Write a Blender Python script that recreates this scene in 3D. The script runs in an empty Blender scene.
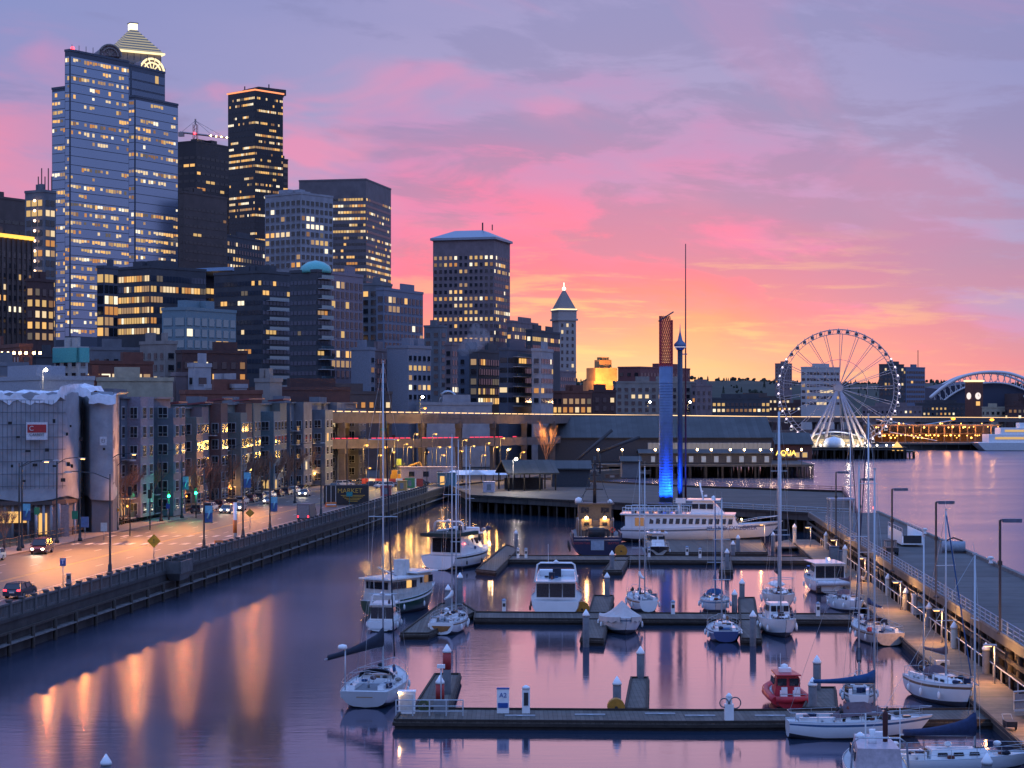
import bpy, bmesh, math, random
from mathutils import Vector, Matrix
sc = bpy.context.scene
col = sc.collection
R = math.radians
PI = math.pi
random.seed(7)
# ---------------------------------------------------------------- camera
F = 1957.0; CH = 22.0; HY = 406.0
cd = bpy.data.cameras.new('camera'); cam = bpy.data.objects.new('camera', cd); col.objects.link(cam)
cam.location = (0, 0, CH); cam.rotation_euler = (R(90), 0, 0)
cd.sensor_width = 36; cd.lens = F * 36 / 1024; cd.shift_y = (HY - 384) / 1024
cd.clip_start = 1; cd.clip_end = 30000
sc.camera = cam
sc.view_settings.view_transform = 'Standard'; sc.view_settings.look = 'None'
sc.view_settings.exposure = 0.0; sc.view_settings.gamma = 1
sc.cycles.use_denoising = True
sc.cycles.use_light_tree = True
sc.cycles.max_bounces = 5; sc.cycles.diffuse_bounces = 2; sc.cycles.glossy_bounces = 4
sc.cycles.transmission_bounces = 3; sc.cycles.transparent_max_bounces = 4
sc.cycles.caustics_reflective = False; sc.cycles.caustics_refractive = False
sc.cycles.sample_clamp_indirect = 6; sc.cycles.sample_clamp_direct = 40

def s2l(c):
    if isinstance(c, str):
        c = [int(c[i:i+2], 16) / 255 for i in (0, 2, 4)]
        c = [x / 12.92 if x <= .04045 else ((x + .055) / 1.055) ** 2.4 for x in c]
    return tuple(c[:3]) + (1,)

# ---------------------------------------------------------------- sky (world)
SUN_EL = R(1.5); SUN_AZ = R(4.5)      # just above the hills, right of the towers
w = bpy.data.worlds.new('World'); sc.world = w; w.use_nodes = True
nt = w.node_tree; N = nt.nodes; L = nt.links
N.clear()
def nd(t, **k):
    n = N.new(t)
    for a, v in k.items(): setattr(n, a, v)
    return n
def math_(op, a, b=None, c=None, clamp=False):
    n = nd('ShaderNodeMath', operation=op); n.use_clamp = clamp
    for i, v in enumerate((a, b, c)):
        if v is None: continue
        if isinstance(v, (int, float)): n.inputs[i].default_value = v
        else: L.new(v, n.inputs[i])
    return n.outputs[0]
def ramp(fac, stops, mode='LINEAR'):
    n = nd('ShaderNodeValToRGB'); n.color_ramp.interpolation = mode
    e = n.color_ramp.elements
    while len(e) < len(stops): e.new(0.5)
    for i, (p, c) in enumerate(stops):
        e[i].position = p; e[i].color = s2l(c)
    L.new(fac, n.inputs[0]); return n.outputs[0]
def mixc(f, a, b, mode='MIX'):
    n = nd('ShaderNodeMix', data_type='RGBA', blend_type=mode)
    if isinstance(f, (int, float)): n.inputs[0].default_value = f
    else: L.new(f, n.inputs[0])
    for i, v in ((6, a), (7, b)):
        if isinstance(v, (str, tuple)): n.inputs[i].default_value = s2l(v)
        else: L.new(v, n.inputs[i])
    return n.outputs[2]
tc = nd('ShaderNodeTexCoord'); sp = nd('ShaderNodeSeparateXYZ'); L.new(tc.outputs['Generated'], sp.inputs[0])
X, Y, Z = sp.outputs
hor = math_('SQRT', math_('ADD', math_('MULTIPLY', X, X), math_('MULTIPLY', Y, Y)))
el = math_('DIVIDE', Z, math_('MAXIMUM', hor, .001))          # tangent of the elevation
az = math_('ARCTAN2', X, Y)                                    # 0 straight ahead, + to the right
def noise(sx, sy, scale, det=4, rough=.55, dist=0., off=0.):
    cb = nd('ShaderNodeCombineXYZ')
    L.new(math_('MULTIPLY', math_('ADD', az, math_('MULTIPLY', el, .9)), sx), cb.inputs[0])
    L.new(math_('MULTIPLY', el, sy), cb.inputs[1]); cb.inputs[2].default_value = off
    n = nd('ShaderNodeTexNoise'); n.inputs['Scale'].default_value = scale; n.inputs['Detail'].default_value = det
    n.inputs['Roughness'].default_value = rough; n.inputs['Distortion'].default_value = dist
    L.new(cb.outputs[0], n.inputs['Vector']); return n.outputs['Fac']
n1 = noise(1, 3.6, 8, 5, .55, .25); n2 = noise(1, 3.4, 10, 6, .6, .3, 5.); n3 = noise(1, 8, 11, 6, .65, .3, 11.)
daz = math_('ABSOLUTE', math_('SUBTRACT', az, .055))
# the glow sits lower the farther from the sunrise
elw = math_('ADD', el, math_('MULTIPLY', math_('SUBTRACT', n1, .5), .11))
elw = math_('ADD', elw, math_('MULTIPLY', math_('MAXIMUM', math_('SUBTRACT', az, .10), 0.), .62))
elw = math_('ADD', elw, math_('MULTIPLY', math_('MAXIMUM', math_('SUBTRACT', -0.055, az), 0.), .8))
elw = math_('MULTIPLY', math_('ADD', elw, .017), 2.0, clamp=True)
base = ramp(elw, [(0, 'ffb978'), (.03, 'ffbb76'), (.065, 'ff9f80'), (.11, 'fd7c8c'), (.17, 'f971a0'), (.235, 'e67ab4'), (.30, 'bb8bc6'), (.38, '999acf'), (.6, '8a93cc'), (1, '7f93cf')])
# blue-grey cloud banks
bank = ramp(el, [(0, 'd08a95'), (.04, 'c27d9c'), (.08, 'a67cab'), (.14, '8383b8'), (.2, '838bc2'), (.5, '7f88bd')])
m_cl = ramp(math_('ADD', n2, math_('MULTIPLY', math_('SUBTRACT', az, .02), .35)), [(0, (0, 0, 0)), (.47, (0, 0, 0)), (.585, (1, 1, 1)), (1, (1, 1, 1))], 'EASE')
c1 = mixc(math_('MULTIPLY', m_cl, .62), base, bank)
# thin bright streaks close to the horizon
low = ramp(el, [(0, (1, 1, 1)), (.05, (1, 1, 1)), (.095, (0, 0, 0)), (1, (0, 0, 0))])
m_st = ramp(n3, [(0, (0, 0, 0)), (.5, (0, 0, 0)), (.66, (1, 1, 1)), (1, (1, 1, 1))], 'EASE')
c2 = mixc(math_('MULTIPLY', math_('MULTIPLY', m_st, low), math_('MAXIMUM', math_('SUBTRACT', .7, math_('MULTIPLY', daz, 2.6)), .12)), c1, 'ffd590')
# the pale glow where the sun will rise
g1 = math_('ADD', math_('POWER', math_('DIVIDE', daz, .13), 2.), math_('POWER', math_('DIVIDE', math_('SUBTRACT', el, .012), .030), 2.))
c2 = mixc(math_('MULTIPLY', math_('EXPONENT', math_('MULTIPLY', g1, -1.)), .7), c2, 'ffdfa4')
# pink patches higher up
hi = ramp(el, [(0, (0, 0, 0)), (.07, (0, 0, 0)), (.12, (1, 1, 1)), (.2, (.7, .7, .7)), (.3, (0, 0, 0))])
m_pk = ramp(noise(1, 1.6, 8, 4, .55, .8, 23.), [(0, (0, 0, 0)), (.46, (0, 0, 0)), (.64, (1, 1, 1))], 'EASE')
lf = ramp(math_('ADD', math_('MULTIPLY', az, -1.6), .55), [(0, (.15, .15, .15)), (.4, (.25, .25, .25)), (.75, (1, 1, 1))])
c3 = mixc(math_('MULTIPLY', math_('MULTIPLY', m_pk, hi), math_('MULTIPLY', lf, .95)), c2, 'e58dbd')
g2 = math_('ADD', math_('POWER', math_('DIVIDE', math_('ADD', az, .27), .06), 2.), math_('POWER', math_('DIVIDE', math_('SUBTRACT', math_('ADD', el, math_('MULTIPLY', math_('SUBTRACT', n2, .5), .12)), .125), .034), 2.))
c3 = mixc(math_('MULTIPLY', math_('EXPONENT', math_('MULTIPLY', g2, -1.)), .75), c3, 'f08cb4')
# away from the sunrise the sky is a plain dusk blue
side = ramp(math_('MULTIPLY', daz, .3183), [(0, (0, 0, 0)), (.14, (0, 0, 0)), (.38, (1, 1, 1)), (1, (1, 1, 1))])
back = ramp(math_('MULTIPLY', el, 1.0, clamp=True), [(0, '9a8fb8'), (.1, '8a94c0'), (.3, '7890c6'), (1, '6a86c0')])
c4 = mixc(side, c3, back)
top = ramp(el, [(0, (0, 0, 0)), (.22, (0, 0, 0)), (.75, (1, 1, 1)), (1, (1, 1, 1))])
c5 = mixc(top, c4, '6a8acb')
sky = nd('ShaderNodeTexSky', sky_type='NISHITA'); sky.sun_disc = False
sky.sun_elevation = SUN_EL; sky.sun_rotation = SUN_AZ
bg1 = nd('ShaderNodeBackground'); L.new(sky.outputs[0], bg1.inputs[0]); bg1.inputs[1].default_value = .012
bg2 = nd('ShaderNodeBackground'); L.new(c5, bg2.inputs[0]); L.new(math_('MULTIPLY', math_('ADD', math_('ADD', 1., math_('MULTIPLY', side, .25)), math_('MULTIPLY', top, 1.3)), .93), bg2.inputs[1])
ad = nd('ShaderNodeAddShader'); L.new(bg1.outputs[0], ad.inputs[0]); L.new(bg2.outputs[0], ad.inputs[1])
wo = nd('ShaderNodeOutputWorld'); L.new(ad.outputs[0], wo.inputs[0])
w.cycles.sampling_method = 'MANUAL'; w.cycles.sample_map_resolution = 512
# ---------------------------------------------------------------- sun, still in the cloud bank
sd = bpy.data.lights.new('sun', 'SUN'); sd.energy = .06; sd.angle = R(20); sd.color = (1, .55, .35)
so = bpy.data.objects.new('sun', sd); col.objects.link(so)
so.rotation_euler = Vector((-math.sin(SUN_AZ) * math.cos(SUN_EL), -math.cos(SUN_AZ) * math.cos(SUN_EL), -math.sin(R(3)))).to_track_quat('-Z', 'Y').to_euler()
# ---------------------------------------------------------------- projecting helpers: where a spot of the place lies
def G(px, py, z=0.):                 # a spot at height z seen at px, py
    Yd = F * (CH - z) / (py - HY); return Vector(((px - 512) * Yd / F, Yd, z))
def XatPx(px, Yd): return (px - 512) * Yd / F
def Zat(py, Yd): return CH + (HY - py) * Yd / F
SW0 = (-44.9, 171.5); SWK = .104; K = 1.08; SWE = 456
def sw(Yd, d=0.): return SW0[0] + SWK * (Yd - SW0[1]) - d * K      # seawall line, d metres inland
SWA = math.atan2(SWK, 1)             # its angle off +Y (to the right)
def swd(px, d):                      # distance at which the line d metres inland shows at px
    k = (px - 512) / F; return (SW0[0] - SWK * SW0[1] - d * K) / (k - SWK)
def pe(Yd): return 38 + .065 * (Yd - 147)     # west edge of the long pier
PEA = math.atan2(.065, 1)
# ---------------------------------------------------------------- materials
MAT = {}
def mat(name, c, rough=.7, metal=0., var=.25, scale=3., emit=None, es=1., bump=0., spec=None, coat=0., stripes=None):
    if name in MAT: return MAT[name]
    m = bpy.data.materials.new(name); m.use_nodes = True; MAT[name] = m
    n = m.node_tree.nodes; l = m.node_tree.links; b = n['Principled BSDF']
    c = s2l(c)
    b.inputs['Roughness'].default_value = rough; b.inputs['Metallic'].default_value = metal
    if spec is not None: b.inputs['Specular IOR Level'].default_value = spec
    if coat: b.inputs['Coat Weight'].default_value = coat
    if emit:
        b.inputs['Base Color'].default_value = (.02, .02, .02, 1)
        b.inputs['Emission Color'].default_value = s2l(emit); b.inputs['Emission Strength'].default_value = es
        return m
    t = n.new('ShaderNodeTexCoord'); no = n.new('ShaderNodeTexNoise')
    no.inputs['Scale'].default_value = scale; no.inputs['Detail'].default_value = 6; no.inputs['Roughness'].default_value = .65
    l.new(t.outputs['Object'], no.inputs['Vector'])
    r = n.new('ShaderNodeMapRange'); r.inputs[1].default_value = .3; r.inputs[2].default_value = .7
    r.inputs[3].default_value = 1 - var; r.inputs[4].default_value = 1 + var * .6
    l.new(no.outputs['Fac'], r.inputs[0])
    mx = n.new('ShaderNodeVectorMath'); mx.operation = 'SCALE'; mx.inputs[0].default_value = c[:3]; l.new(r.outputs[0], mx.inputs['Scale'])
    out = mx.outputs[0]
    if stripes:                         # planks: (axis, per metre, darkness)
        ax, fr, dk = stripes
        s = n.new('ShaderNodeSeparateXYZ'); l.new(t.outputs['Object'], s.inputs[0])
        a = n.new('ShaderNodeMath'); a.operation = 'MULTIPLY'; a.inputs[1].default_value = fr; l.new(s.outputs[ax], a.inputs[0])
        fr_ = n.new('ShaderNodeMath'); fr_.operation = 'FRACT'; l.new(a.outputs[0], fr_.inputs[0])
        g = n.new('ShaderNodeMath'); g.operation = 'GREATER_THAN'; g.inputs[1].default_value = .13; l.new(fr_.outputs[0], g.inputs[0])
        fl = n.new('ShaderNodeMath'); fl.operation = 'FLOOR'; l.new(a.outputs[0], fl.inputs[0])
        wn = n.new('ShaderNodeTexWhiteNoise'); wn.noise_dimensions = '1D'; l.new(fl.outputs[0], wn.inputs['W'])
        mr = n.new('ShaderNodeMapRange'); mr.inputs[3].default_value = .75; mr.inputs[4].default_value = 1.2; l.new(wn.outputs['Value'], mr.inputs[0])
        m3 = n.new('ShaderNodeMapRange'); m3.inputs[3].default_value = dk; m3.inputs[4].default_value = 1.; l.new(g.outputs[0], m3.inputs[0])
        mm = n.new('ShaderNodeMath'); mm.operation = 'MULTIPLY'; l.new(mr.outputs[0], mm.inputs[0]); l.new(m3.outputs[0], mm.inputs[1])
        m2 = n.new('ShaderNodeVectorMath'); m2.operation = 'SCALE'; l.new(out, m2.inputs[0]); l.new(mm.outputs[0], m2.inputs['Scale']); out = m2.outputs[0]
    l.new(out, b.inputs['Base Color'])
    if bump:
        bp = n.new('ShaderNodeBump'); bp.inputs['Strength'].default_value = bump; bp.inputs['Distance'].default_value = .05
        l.new(no.outputs['Fac'], bp.inputs['Height']); l.new(bp.outputs[0], b.inputs['Normal'])
    return m
white = mat('white_paint', (.84, .86, .88), .35, var=.12, scale=1.5)
offw = mat('aged_white', (.55, .54, .52), .5, var=.2)
dglass = mat('dark_glass', (.015, .018, .025), .08, spec=.8)
darkm = mat('dark_metal', (.03, .03, .035), .5)
steel = mat('steel', (.45, .47, .5), .35, .8)
alum = mat('alloy', (.50, .53, .57), .4, .2, var=.1)
grey = mat('grey_paint', (.22, .23, .25), .6)
black = mat('black_rubber', (.012, .012, .014), .7)
teak = mat('teak', (.23, .11, .05), .6, scale=6)
dockm = mat('dock_planks', (.115, .098, .085), .8, stripes=(0, 3.2, .45), scale=1.2, var=.35)
dockside = mat('dock_side', (.035, .028, .025), .85, scale=2, var=.5)
pilem = mat('piling_concrete', (.14, .14, .155), .8, scale=2, var=.35)
timber = mat('creosote_timber', (.045, .034, .028), .9, scale=2, var=.5)
conc = mat('concrete', (.17, .165, .165), .85, scale=.8, var=.35, bump=.3)
warm_bulb = mat('warm_bulb', 'ffffff', emit=(1, .62, .25), es=30)
cool_bulb = mat('cool_bulb', 'ffffff', emit=(1, .88, .7), es=40)
LIT = [mat('lit_window_amber', (0, 0, 0), emit=(1, .54, .16), es=1.05), mat('lit_window_gold', (0, 0, 0), emit=(1, .62, .22), es=.7),
       mat('lit_window_pale', (0, 0, 0), emit=(1, .74, .42), es=.95), mat('lit_window_dim', (0, 0, 0), emit=(1, .5, .2), es=.25),
       mat('lit_window_white', (0, 0, 0), emit=(1, .86, .62), es=1.3), mat('lit_window_low', (0, 0, 0), emit=(1, .6, .3), es=.42), mat('lit_window_deep', (0, 0, 0), emit=(1, .42, .1), es=.6), mat('lit_window_faint', (0, 0, 0), emit=(.9, .7, .5), es=.14)]
# ---------------------------------------------------------------- mesh building
class MB:
    def __init__(s): s.v = []; s.f = []; s.m = []; s.sm = []
    def poly(s, pts, m=0, sm=False):
        i = len(s.v); s.v += [tuple(p) for p in pts]; s.f.append(tuple(range(i, i + len(pts)))); s.m.append(m); s.sm.append(sm); return s
    def box(s, c, d, rz=0., m=0, ry=0., taper=1.):
        c = Vector(c); M = Matrix.Rotation(rz, 3, 'Z') @ Matrix.Rotation(ry, 3, 'Y'); i = len(s.v)
        for z in (-1, 1):
            k = taper if z > 0 else 1
            for x, y in ((-1, -1), (1, -1), (1, 1), (-1, 1)):
                s.v.append(tuple(c + M @ Vector((x * d[0] / 2 * k, y * d[1] / 2 * k, z * d[2] / 2))))
        for q in ((3, 2, 1, 0), (4, 5, 6, 7), (0, 1, 5, 4), (1, 2, 6, 5), (2, 3, 7, 6), (3, 0, 4, 7)):
            s.f.append(tuple(i + k for k in q)); s.m.append(m); s.sm.append(False)
        return s
    def tube(s, pts, r, n=6, m=0, r1=None, caps=True):
        pts = [Vector(p) for p in pts]; r1 = r if r1 is None else r1; i0 = len(s.v)
        for j, p in enumerate(pts):
            d = (pts[min(j + 1, len(pts) - 1)] - pts[max(j - 1, 0)]).normalized()
            a = d.cross(Vector((0, 0, 1)) if abs(d.z) < .9 else Vector((1, 0, 0))).normalized(); b = d.cross(a)
            rr = r + (r1 - r) * j / max(1, len(pts) - 1)
            for k in range(n):
                t = 2 * PI * k / n; s.v.append(tuple(p + (a * math.cos(t) + b * math.sin(t)) * rr))
        for j in range(len(pts) - 1):
            for k in range(n):
                a_, b_ = i0 + j * n + k, i0 + j * n + (k + 1) % n
                s.f.append((a_, b_, b_ + n, a_ + n)); s.m.append(m); s.sm.append(n > 5)
        if caps:
            s.f.append(tuple(i0 + k for k in range(n))[::-1]); s.m.append(m); s.sm.append(False)
            e = i0 + (len(pts) - 1) * n; s.f.append(tuple(e + k for k in range(n))); s.m.append(m); s.sm.append(False)
        return s
    def lathe(s, c, prof, n=16, m=0, sm=True):      # prof: (radius, z) list
        c = Vector(c); i0 = len(s.v)
        for r, z in prof:
            for k in range(n):
                t = 2 * PI * k / n; s.v.append((c.x + r * math.cos(t), c.y + r * math.sin(t), c.z + z))
        for j in range(len(prof) - 1):
            for k in range(n):
                a_, b_ = i0 + j * n + k, i0 + j * n + (k + 1) % n
                s.f.append((a_, b_, b_ + n, a_ + n)); s.m.append(m); s.sm.append(sm)
        if prof[0][0] > .001: s.f.append(tuple(i0 + k for k in range(n))[::-1]); s.m.append(m); s.sm.append(False)
        e = i0 + (len(prof) - 1) * n
        if prof[-1][0] > .001: s.f.append(tuple(e + k for k in range(n))); s.m.append(m); s.sm.append(False)
        return s
    def ball(s, c, r, m=0, n=10, zs=1.):
        k = max(4, n // 2)
        return s.lathe(c, [(r * math.sin(PI * j / k) + .0001, -r * zs * math.cos(PI * j / k)) for j in range(k + 1)], n, m)
    def prism(s, pts, z0, z1, m=0, mt=None):
        n = len(pts); i = len(s.v)
        area = sum(pts[k][0] * pts[(k + 1) % n][1] - pts[(k + 1) % n][0] * pts[k][1] for k in range(n))
        if area < 0: pts = pts[::-1]
        s.v += [(p[0], p[1], z0) for p in pts] + [(p[0], p[1], z1) for p in pts]
        for k in range(n):
            s.f.append((i + k, i + (k + 1) % n, i + n + (k + 1) % n, i + n + k)); s.m.append(m); s.sm.append(False)
        s.f.append(tuple(i + k for k in range(n))[::-1]); s.m.append(m); s.sm.append(False)
        s.f.append(tuple(i + n + k for k in range(n))); s.m.append(m if mt is None else mt); s.sm.append(False)
        return s
    def loft(s, secs, m=0, caps=True, closed=True, sm=False, bands=None):
        n = len(secs[0]); i = len(s.v)
        for q in secs: s.v += [tuple(p) for p in q]
        for j in range(len(secs) - 1):
            for k in range(n if closed else n - 1):
                a_, b_ = i + j * n + k, i + j * n + (k + 1) % n
                s.f.append((a_, b_, b_ + n, a_ + n)); s.m.append(bands[k] if bands else m); s.sm.append(sm)
        if caps:
            s.f.append(tuple(i + k for k in range(n))[::-1]); s.m.append(m); s.sm.append(False)
            e = i + (len(secs) - 1) * n; s.f.append(tuple(e + k for k in range(n))); s.m.append(m); s.sm.append(False)
        return s
    def mesh(s, name, mats, fix=True):
        me = bpy.data.meshes.new(name); me.from_pydata(s.v, [], s.f)
        for mm in (mats if isinstance(mats, (list, tuple)) else [mats]): me.materials.append(mm)
        me.polygons.foreach_set('material_index', s.m); me.polygons.foreach_set('use_smooth', s.sm)
        me.update(); return me
    def build(s, name, mats, parent=None, loc=None, rz=0.):
        me = s.mesh(name, mats)
        if len(s.f) < 60000:
            bm = bmesh.new(); bm.from_mesh(me); bmesh.ops.recalc_face_normals(bm, faces=bm.faces); bm.to_mesh(me); bm.free()
        return link(name, me, parent, loc, rz)
def link(name, data, parent=None, loc=None, rz=0.):
    o = bpy.data.objects.new(name, data); col.objects.link(o); o.parent = parent
    if loc is not None: o.location = loc
    if rz: o.rotation_euler.z = rz
    return o
def tag(o, label, cat, group=None, kind=None):
    o['label'] = label; o['category'] = cat
    if group: o['group'] = group
    if kind: o['kind'] = kind
    return o
def thing(name, label, cat, loc=(0, 0, 0), rz=0., group=None):
    o = bpy.data.objects.new(name, None); col.objects.link(o); o.location = loc; o.rotation_euler.z = rz
    o.empty_display_size = .5
    return tag(o, label, cat, group)
def struct(name, mb, mats):
    o = mb.build(name, mats); o['kind'] = 'structure'; return o
def copy_tree(o, parent=None):
    c = o.copy(); col.objects.link(c); c.parent = parent
    for ch in list(o.children): copy_tree(ch, c)
    return c
def again(o, label, loc, rz=0., group=None):
    c = copy_tree(o); c.location = loc; c.rotation_euler.z = rz; c['label'] = label
    if group: c['group'] = group
    return c
_first = {}
def place(key, maker, name, label, cat, loc, rz=0., group=None):
    """build one of a kind with its parts the first time, copies afterwards"""
    if key not in _first:
        t = thing(name, label, cat, loc, rz, group); maker(t); _first[key] = t; return t
    c = again(_first[key], label, loc, rz, group); return c
def lamp_light(parent, loc, power, color, size=.15):
    ld = bpy.data.lights.new('light', 'POINT'); ld.energy = power; ld.color = color; ld.shadow_soft_size = size
    return link('light', ld, parent, loc)
def text(name, s, size, m, parent, M, depth=.02, align='CENTER'):
    cu = bpy.data.curves.new(name, 'FONT'); cu.body = s; cu.size = size; cu.extrude = depth; cu.align_x = align; cu.align_y = 'CENTER'
    t = bpy.data.objects.new(name, cu); col.objects.link(t); dg = bpy.context.evaluated_depsgraph_get()
    me = bpy.data.meshes.new_from_object(t.evaluated_get(dg)); bpy.data.objects.remove(t); bpy.data.curves.remove(cu)
    me.transform(M); me.materials.clear(); me.materials.append(m)
    return link(name, me, parent)
ORD = ['leftmost', 'second', 'third', 'fourth', 'fifth', 'sixth', 'seventh', 'eighth', 'ninth', 'tenth', 'eleventh', 'twelfth', 'thirteenth', 'fourteenth', 'fifteenth', 'sixteenth', 'seventeenth', 'eighteenth', 'nineteenth', 'twentieth', 'twenty-first', 'twenty-second', 'twenty-third', 'twenty-fourth']
def nth(i, n=99): return 'rightmost' if i == n - 1 else (ORD[i] if i == 0 else ORD[i] + ' from left')
# ================================================================ SETTING
# ---- water: one sheet to the horizon, smooth from slow swell, with small ripples
wm = bpy.data.materials.new('harbour_water'); wm.use_nodes = True
n = wm.node_tree.nodes; l = wm.node_tree.links; b = n['Principled BSDF']
b.inputs['Base Color'].default_value = (.02, .035, .06, 1); b.inputs['Roughness'].default_value = .10
b.inputs['IOR'].default_value = 4.0; b.inputs['Specular Tint'].default_value = (.93, .79, 1, 1); b.inputs['Specular IOR Level'].default_value = .5
t = n.new('ShaderNodeTexCoord'); mp = n.new('ShaderNodeMapping'); mp.inputs['Scale'].default_value = (.35, 1.1, 1)
l.new(t.outputs['Object'], mp.inputs[0])
n1_ = n.new('ShaderNodeTexNoise'); n1_.inputs['Scale'].default_value = .9; n1_.inputs['Detail'].default_value = 5; n1_.inputs['Roughness'].default_value = .6
l.new(mp.outputs[0], n1_.inputs['Vector'])
n2_ = n.new('ShaderNodeTexNoise'); n2_.inputs['Scale'].default_value = .03; n2_.inputs['Detail'].default_value = 3
l.new(mp.outputs[0], n2_.inputs['Vector'])
rr = n.new('ShaderNodeMapRange'); rr.inputs[1].default_value = .35; rr.inputs[2].default_value = .65; rr.inputs[3].default_value = .06; rr.inputs[4].default_value = .11
l.new(n2_.outputs['Fac'], rr.inputs[0]); 
sx = n.new('ShaderNodeSeparateXYZ'); l.new(t.outputs['Object'], sx.inputs[0])      # sheltered basin: calm; open bay: ruffled
def mr_(src, a, b_):
    q = n.new('ShaderNodeMapRange'); q.inputs[1].default_value = a; q.inputs[2].default_value = b_; l.new(src, q.inputs[0]); return q.outputs[0]
mm_ = n.new('ShaderNodeMath'); mm_.operation = 'MAXIMUM'; l.new(mr_(sx.outputs[0], 48, 62), mm_.inputs[0]); l.new(mr_(sx.outputs[1], 400, 470), mm_.inputs[1])
ml_ = n.new('ShaderNodeMath'); ml_.operation = 'MULTIPLY_ADD'; l.new(mm_.outputs[0], ml_.inputs[0]); ml_.inputs[1].default_value = .16; l.new(rr.outputs[0], ml_.inputs[2])

def mu_(a, b_):
    q = n.new('ShaderNodeMath'); q.operation = 'MULTIPLY'; l.new(a, q.inputs[0]); l.new(b_, q.inputs[1]); return q.outputs[0]
gust = mu_(mu_(mr_(sx.outputs[0], -6, -20), mr_(sx.outputs[1], 138, 168)), mr_(sx.outputs[1], 330, 270))   # a breeze patch by the seawall
m5 = n.new('ShaderNodeMath'); m5.operation = 'MULTIPLY_ADD'; l.new(gust, m5.inputs[0]); m5.inputs[1].default_value = .12; l.new(ml_.outputs[0], m5.inputs[2])
l.new(m5.outputs[0], b.inputs['Roughness'])
bp = n.new('ShaderNodeBump'); bp.inputs['Strength'].default_value = .10; bp.inputs['Distance'].default_value = .10
l.new(n1_.outputs['Fac'], bp.inputs['Height']); l.new(bp.outputs[0], b.inputs['Normal'])
mb = MB(); mb.poly([(-9000, -300, 0), (9000, -300, 0), (9000, 12000, 0), (-9000, 12000, 0)])
struct('water', mb, wm)

# ---- land
GZ = 3.1
landm = mat('city_ground', (.07, .065, .06), .9, scale=.05, var=.4)
shore = [(sw(60), 60), (sw(SWE), SWE), (2, 500), (14, 540), (50, 640), (88, 780), (104, 900), (135, 965), (250, 985), (700, 1000), (4000, 1150), (5500, 9000), (-6000, 9000), (-3000, 60)]
mb = MB(); mb.prism(shore, -3, GZ - .25); struct('ground', mb, landm)
asph = mat('asphalt', (.066, .055, .052), .55, scale=.4, var=.3, bump=.15)
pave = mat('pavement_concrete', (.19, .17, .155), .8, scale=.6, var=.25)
paint = mat('road_paint', (.6, .58, .52), .6, var=.4, scale=5)
ypaint = mat('yellow_road_paint', (.55, .36, .06), .6, var=.4, scale=5)
def strip(Y0, Y1, d0, d1, z0, z1, nm, m, cat=None):
    mb = MB(); mb.prism([(sw(Y0, d0), Y0), (sw(Y1, d0), Y1), (sw(Y1, d1), Y1), (sw(Y0, d1), Y0)], z0, z1); return struct(nm, mb, m)
strip(60, 470, 2.6, 24.4, 2.6, GZ, 'road', asph)
strip(60, 454, .05, 2.6, 2.6, GZ + .14, 'seawall_pavement', pave)
strip(60, 508, 24.4, 29, 2.6, GZ + .14, 'pavement', pave)
mb = MB()                                               # verge, rail bed and yards under the apartments
mb.prism([(sw(60, 29), 60), (sw(508, 29), 508), (sw(508, 200), 508), (sw(60, 200), 60)], 2.6, GZ + .1)
struct('embankment_ground', mb, mat('gravel_and_grass', (.06, .06, .035), .95, scale=.7, var=.5))
mb = MB(); mb.prism([(sw(SWE) - 32, 462), (sw(SWE), 457), (1, 500), (14, 560), (-10, 590), (-64, 560)], 2.8, GZ + .05)
struct('yard_ground', mb, mat('yard_asphalt', (.07, .06, .055), .8, scale=.3))
mb = MB()
for d, dash in ((6.2, True), (9.6, False), (13.0, True), (13.35, True), (16.8, False), (20.4, False)):
    if dash:
        if d in (13.0, 13.35): mb.prism([(sw(70, d), 70), (sw(458, d), 458), (sw(458, d + .12), 458), (sw(70, d + .12), 70)], GZ, GZ + .006, 1)
        else: mb.prism([(sw(70, d), 70), (sw(458, d), 458), (sw(458, d + .12), 458), (sw(70, d + .12), 70)], GZ, GZ + .006, 0)
    else:
        for k in range(32):
            y = 75 + k * 12; mb.prism([(sw(y, d), y), (sw(y + 3, d), y + 3), (sw(y + 3, d + .14), y + 3), (sw(y, d + .14), y)], GZ, GZ + .006, 0)
for Yc in (267, 283):                                   # zebra bars at the signalled crossing
    for k in range(12):
        d = 3.6 + k * 1.75
        mb.prism([(sw(Yc, d), Yc), (sw(Yc + 3, d), Yc + 3), (sw(Yc + 3, d + .6), Yc + 3), (sw(Yc, d + .6), Yc)], GZ, GZ + .007, 0)
struct('road_markings', mb, [paint, ypaint])

# ---- seawall, ledge, balustrade
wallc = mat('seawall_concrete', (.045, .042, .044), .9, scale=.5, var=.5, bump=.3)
mb = MB()
def along(Y0, Y1, dd0, dd1, z0, z1, m=0): mb.prism([(sw(Y0, dd0), Y0), (sw(Y1, dd0), Y1), (sw(Y1, dd1), Y1), (sw(Y0, dd1), Y0)], z0, z1, m)
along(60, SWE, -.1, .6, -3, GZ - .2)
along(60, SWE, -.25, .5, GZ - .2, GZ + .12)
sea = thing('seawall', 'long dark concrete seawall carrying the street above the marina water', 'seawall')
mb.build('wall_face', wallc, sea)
mb = MB(); along(60, SWE, -.75, -.1, 1.0, 1.12); 
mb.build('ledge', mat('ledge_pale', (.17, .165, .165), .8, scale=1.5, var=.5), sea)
mb = MB()
for k in range(60): mb.tube([(sw(64 + k * 6, -.6), 64 + k * 6, -2), (sw(64 + k * 6, -.6), 64 + k * 6, 2.0)], .2, 6)
mb.build('fender_piles', timber, sea)['kind'] = 'stuff'
mb = MB(); along(60, SWE, -.55, -.25, 1.9, 2.1); mb.build('fender_beam', timber, sea)
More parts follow.
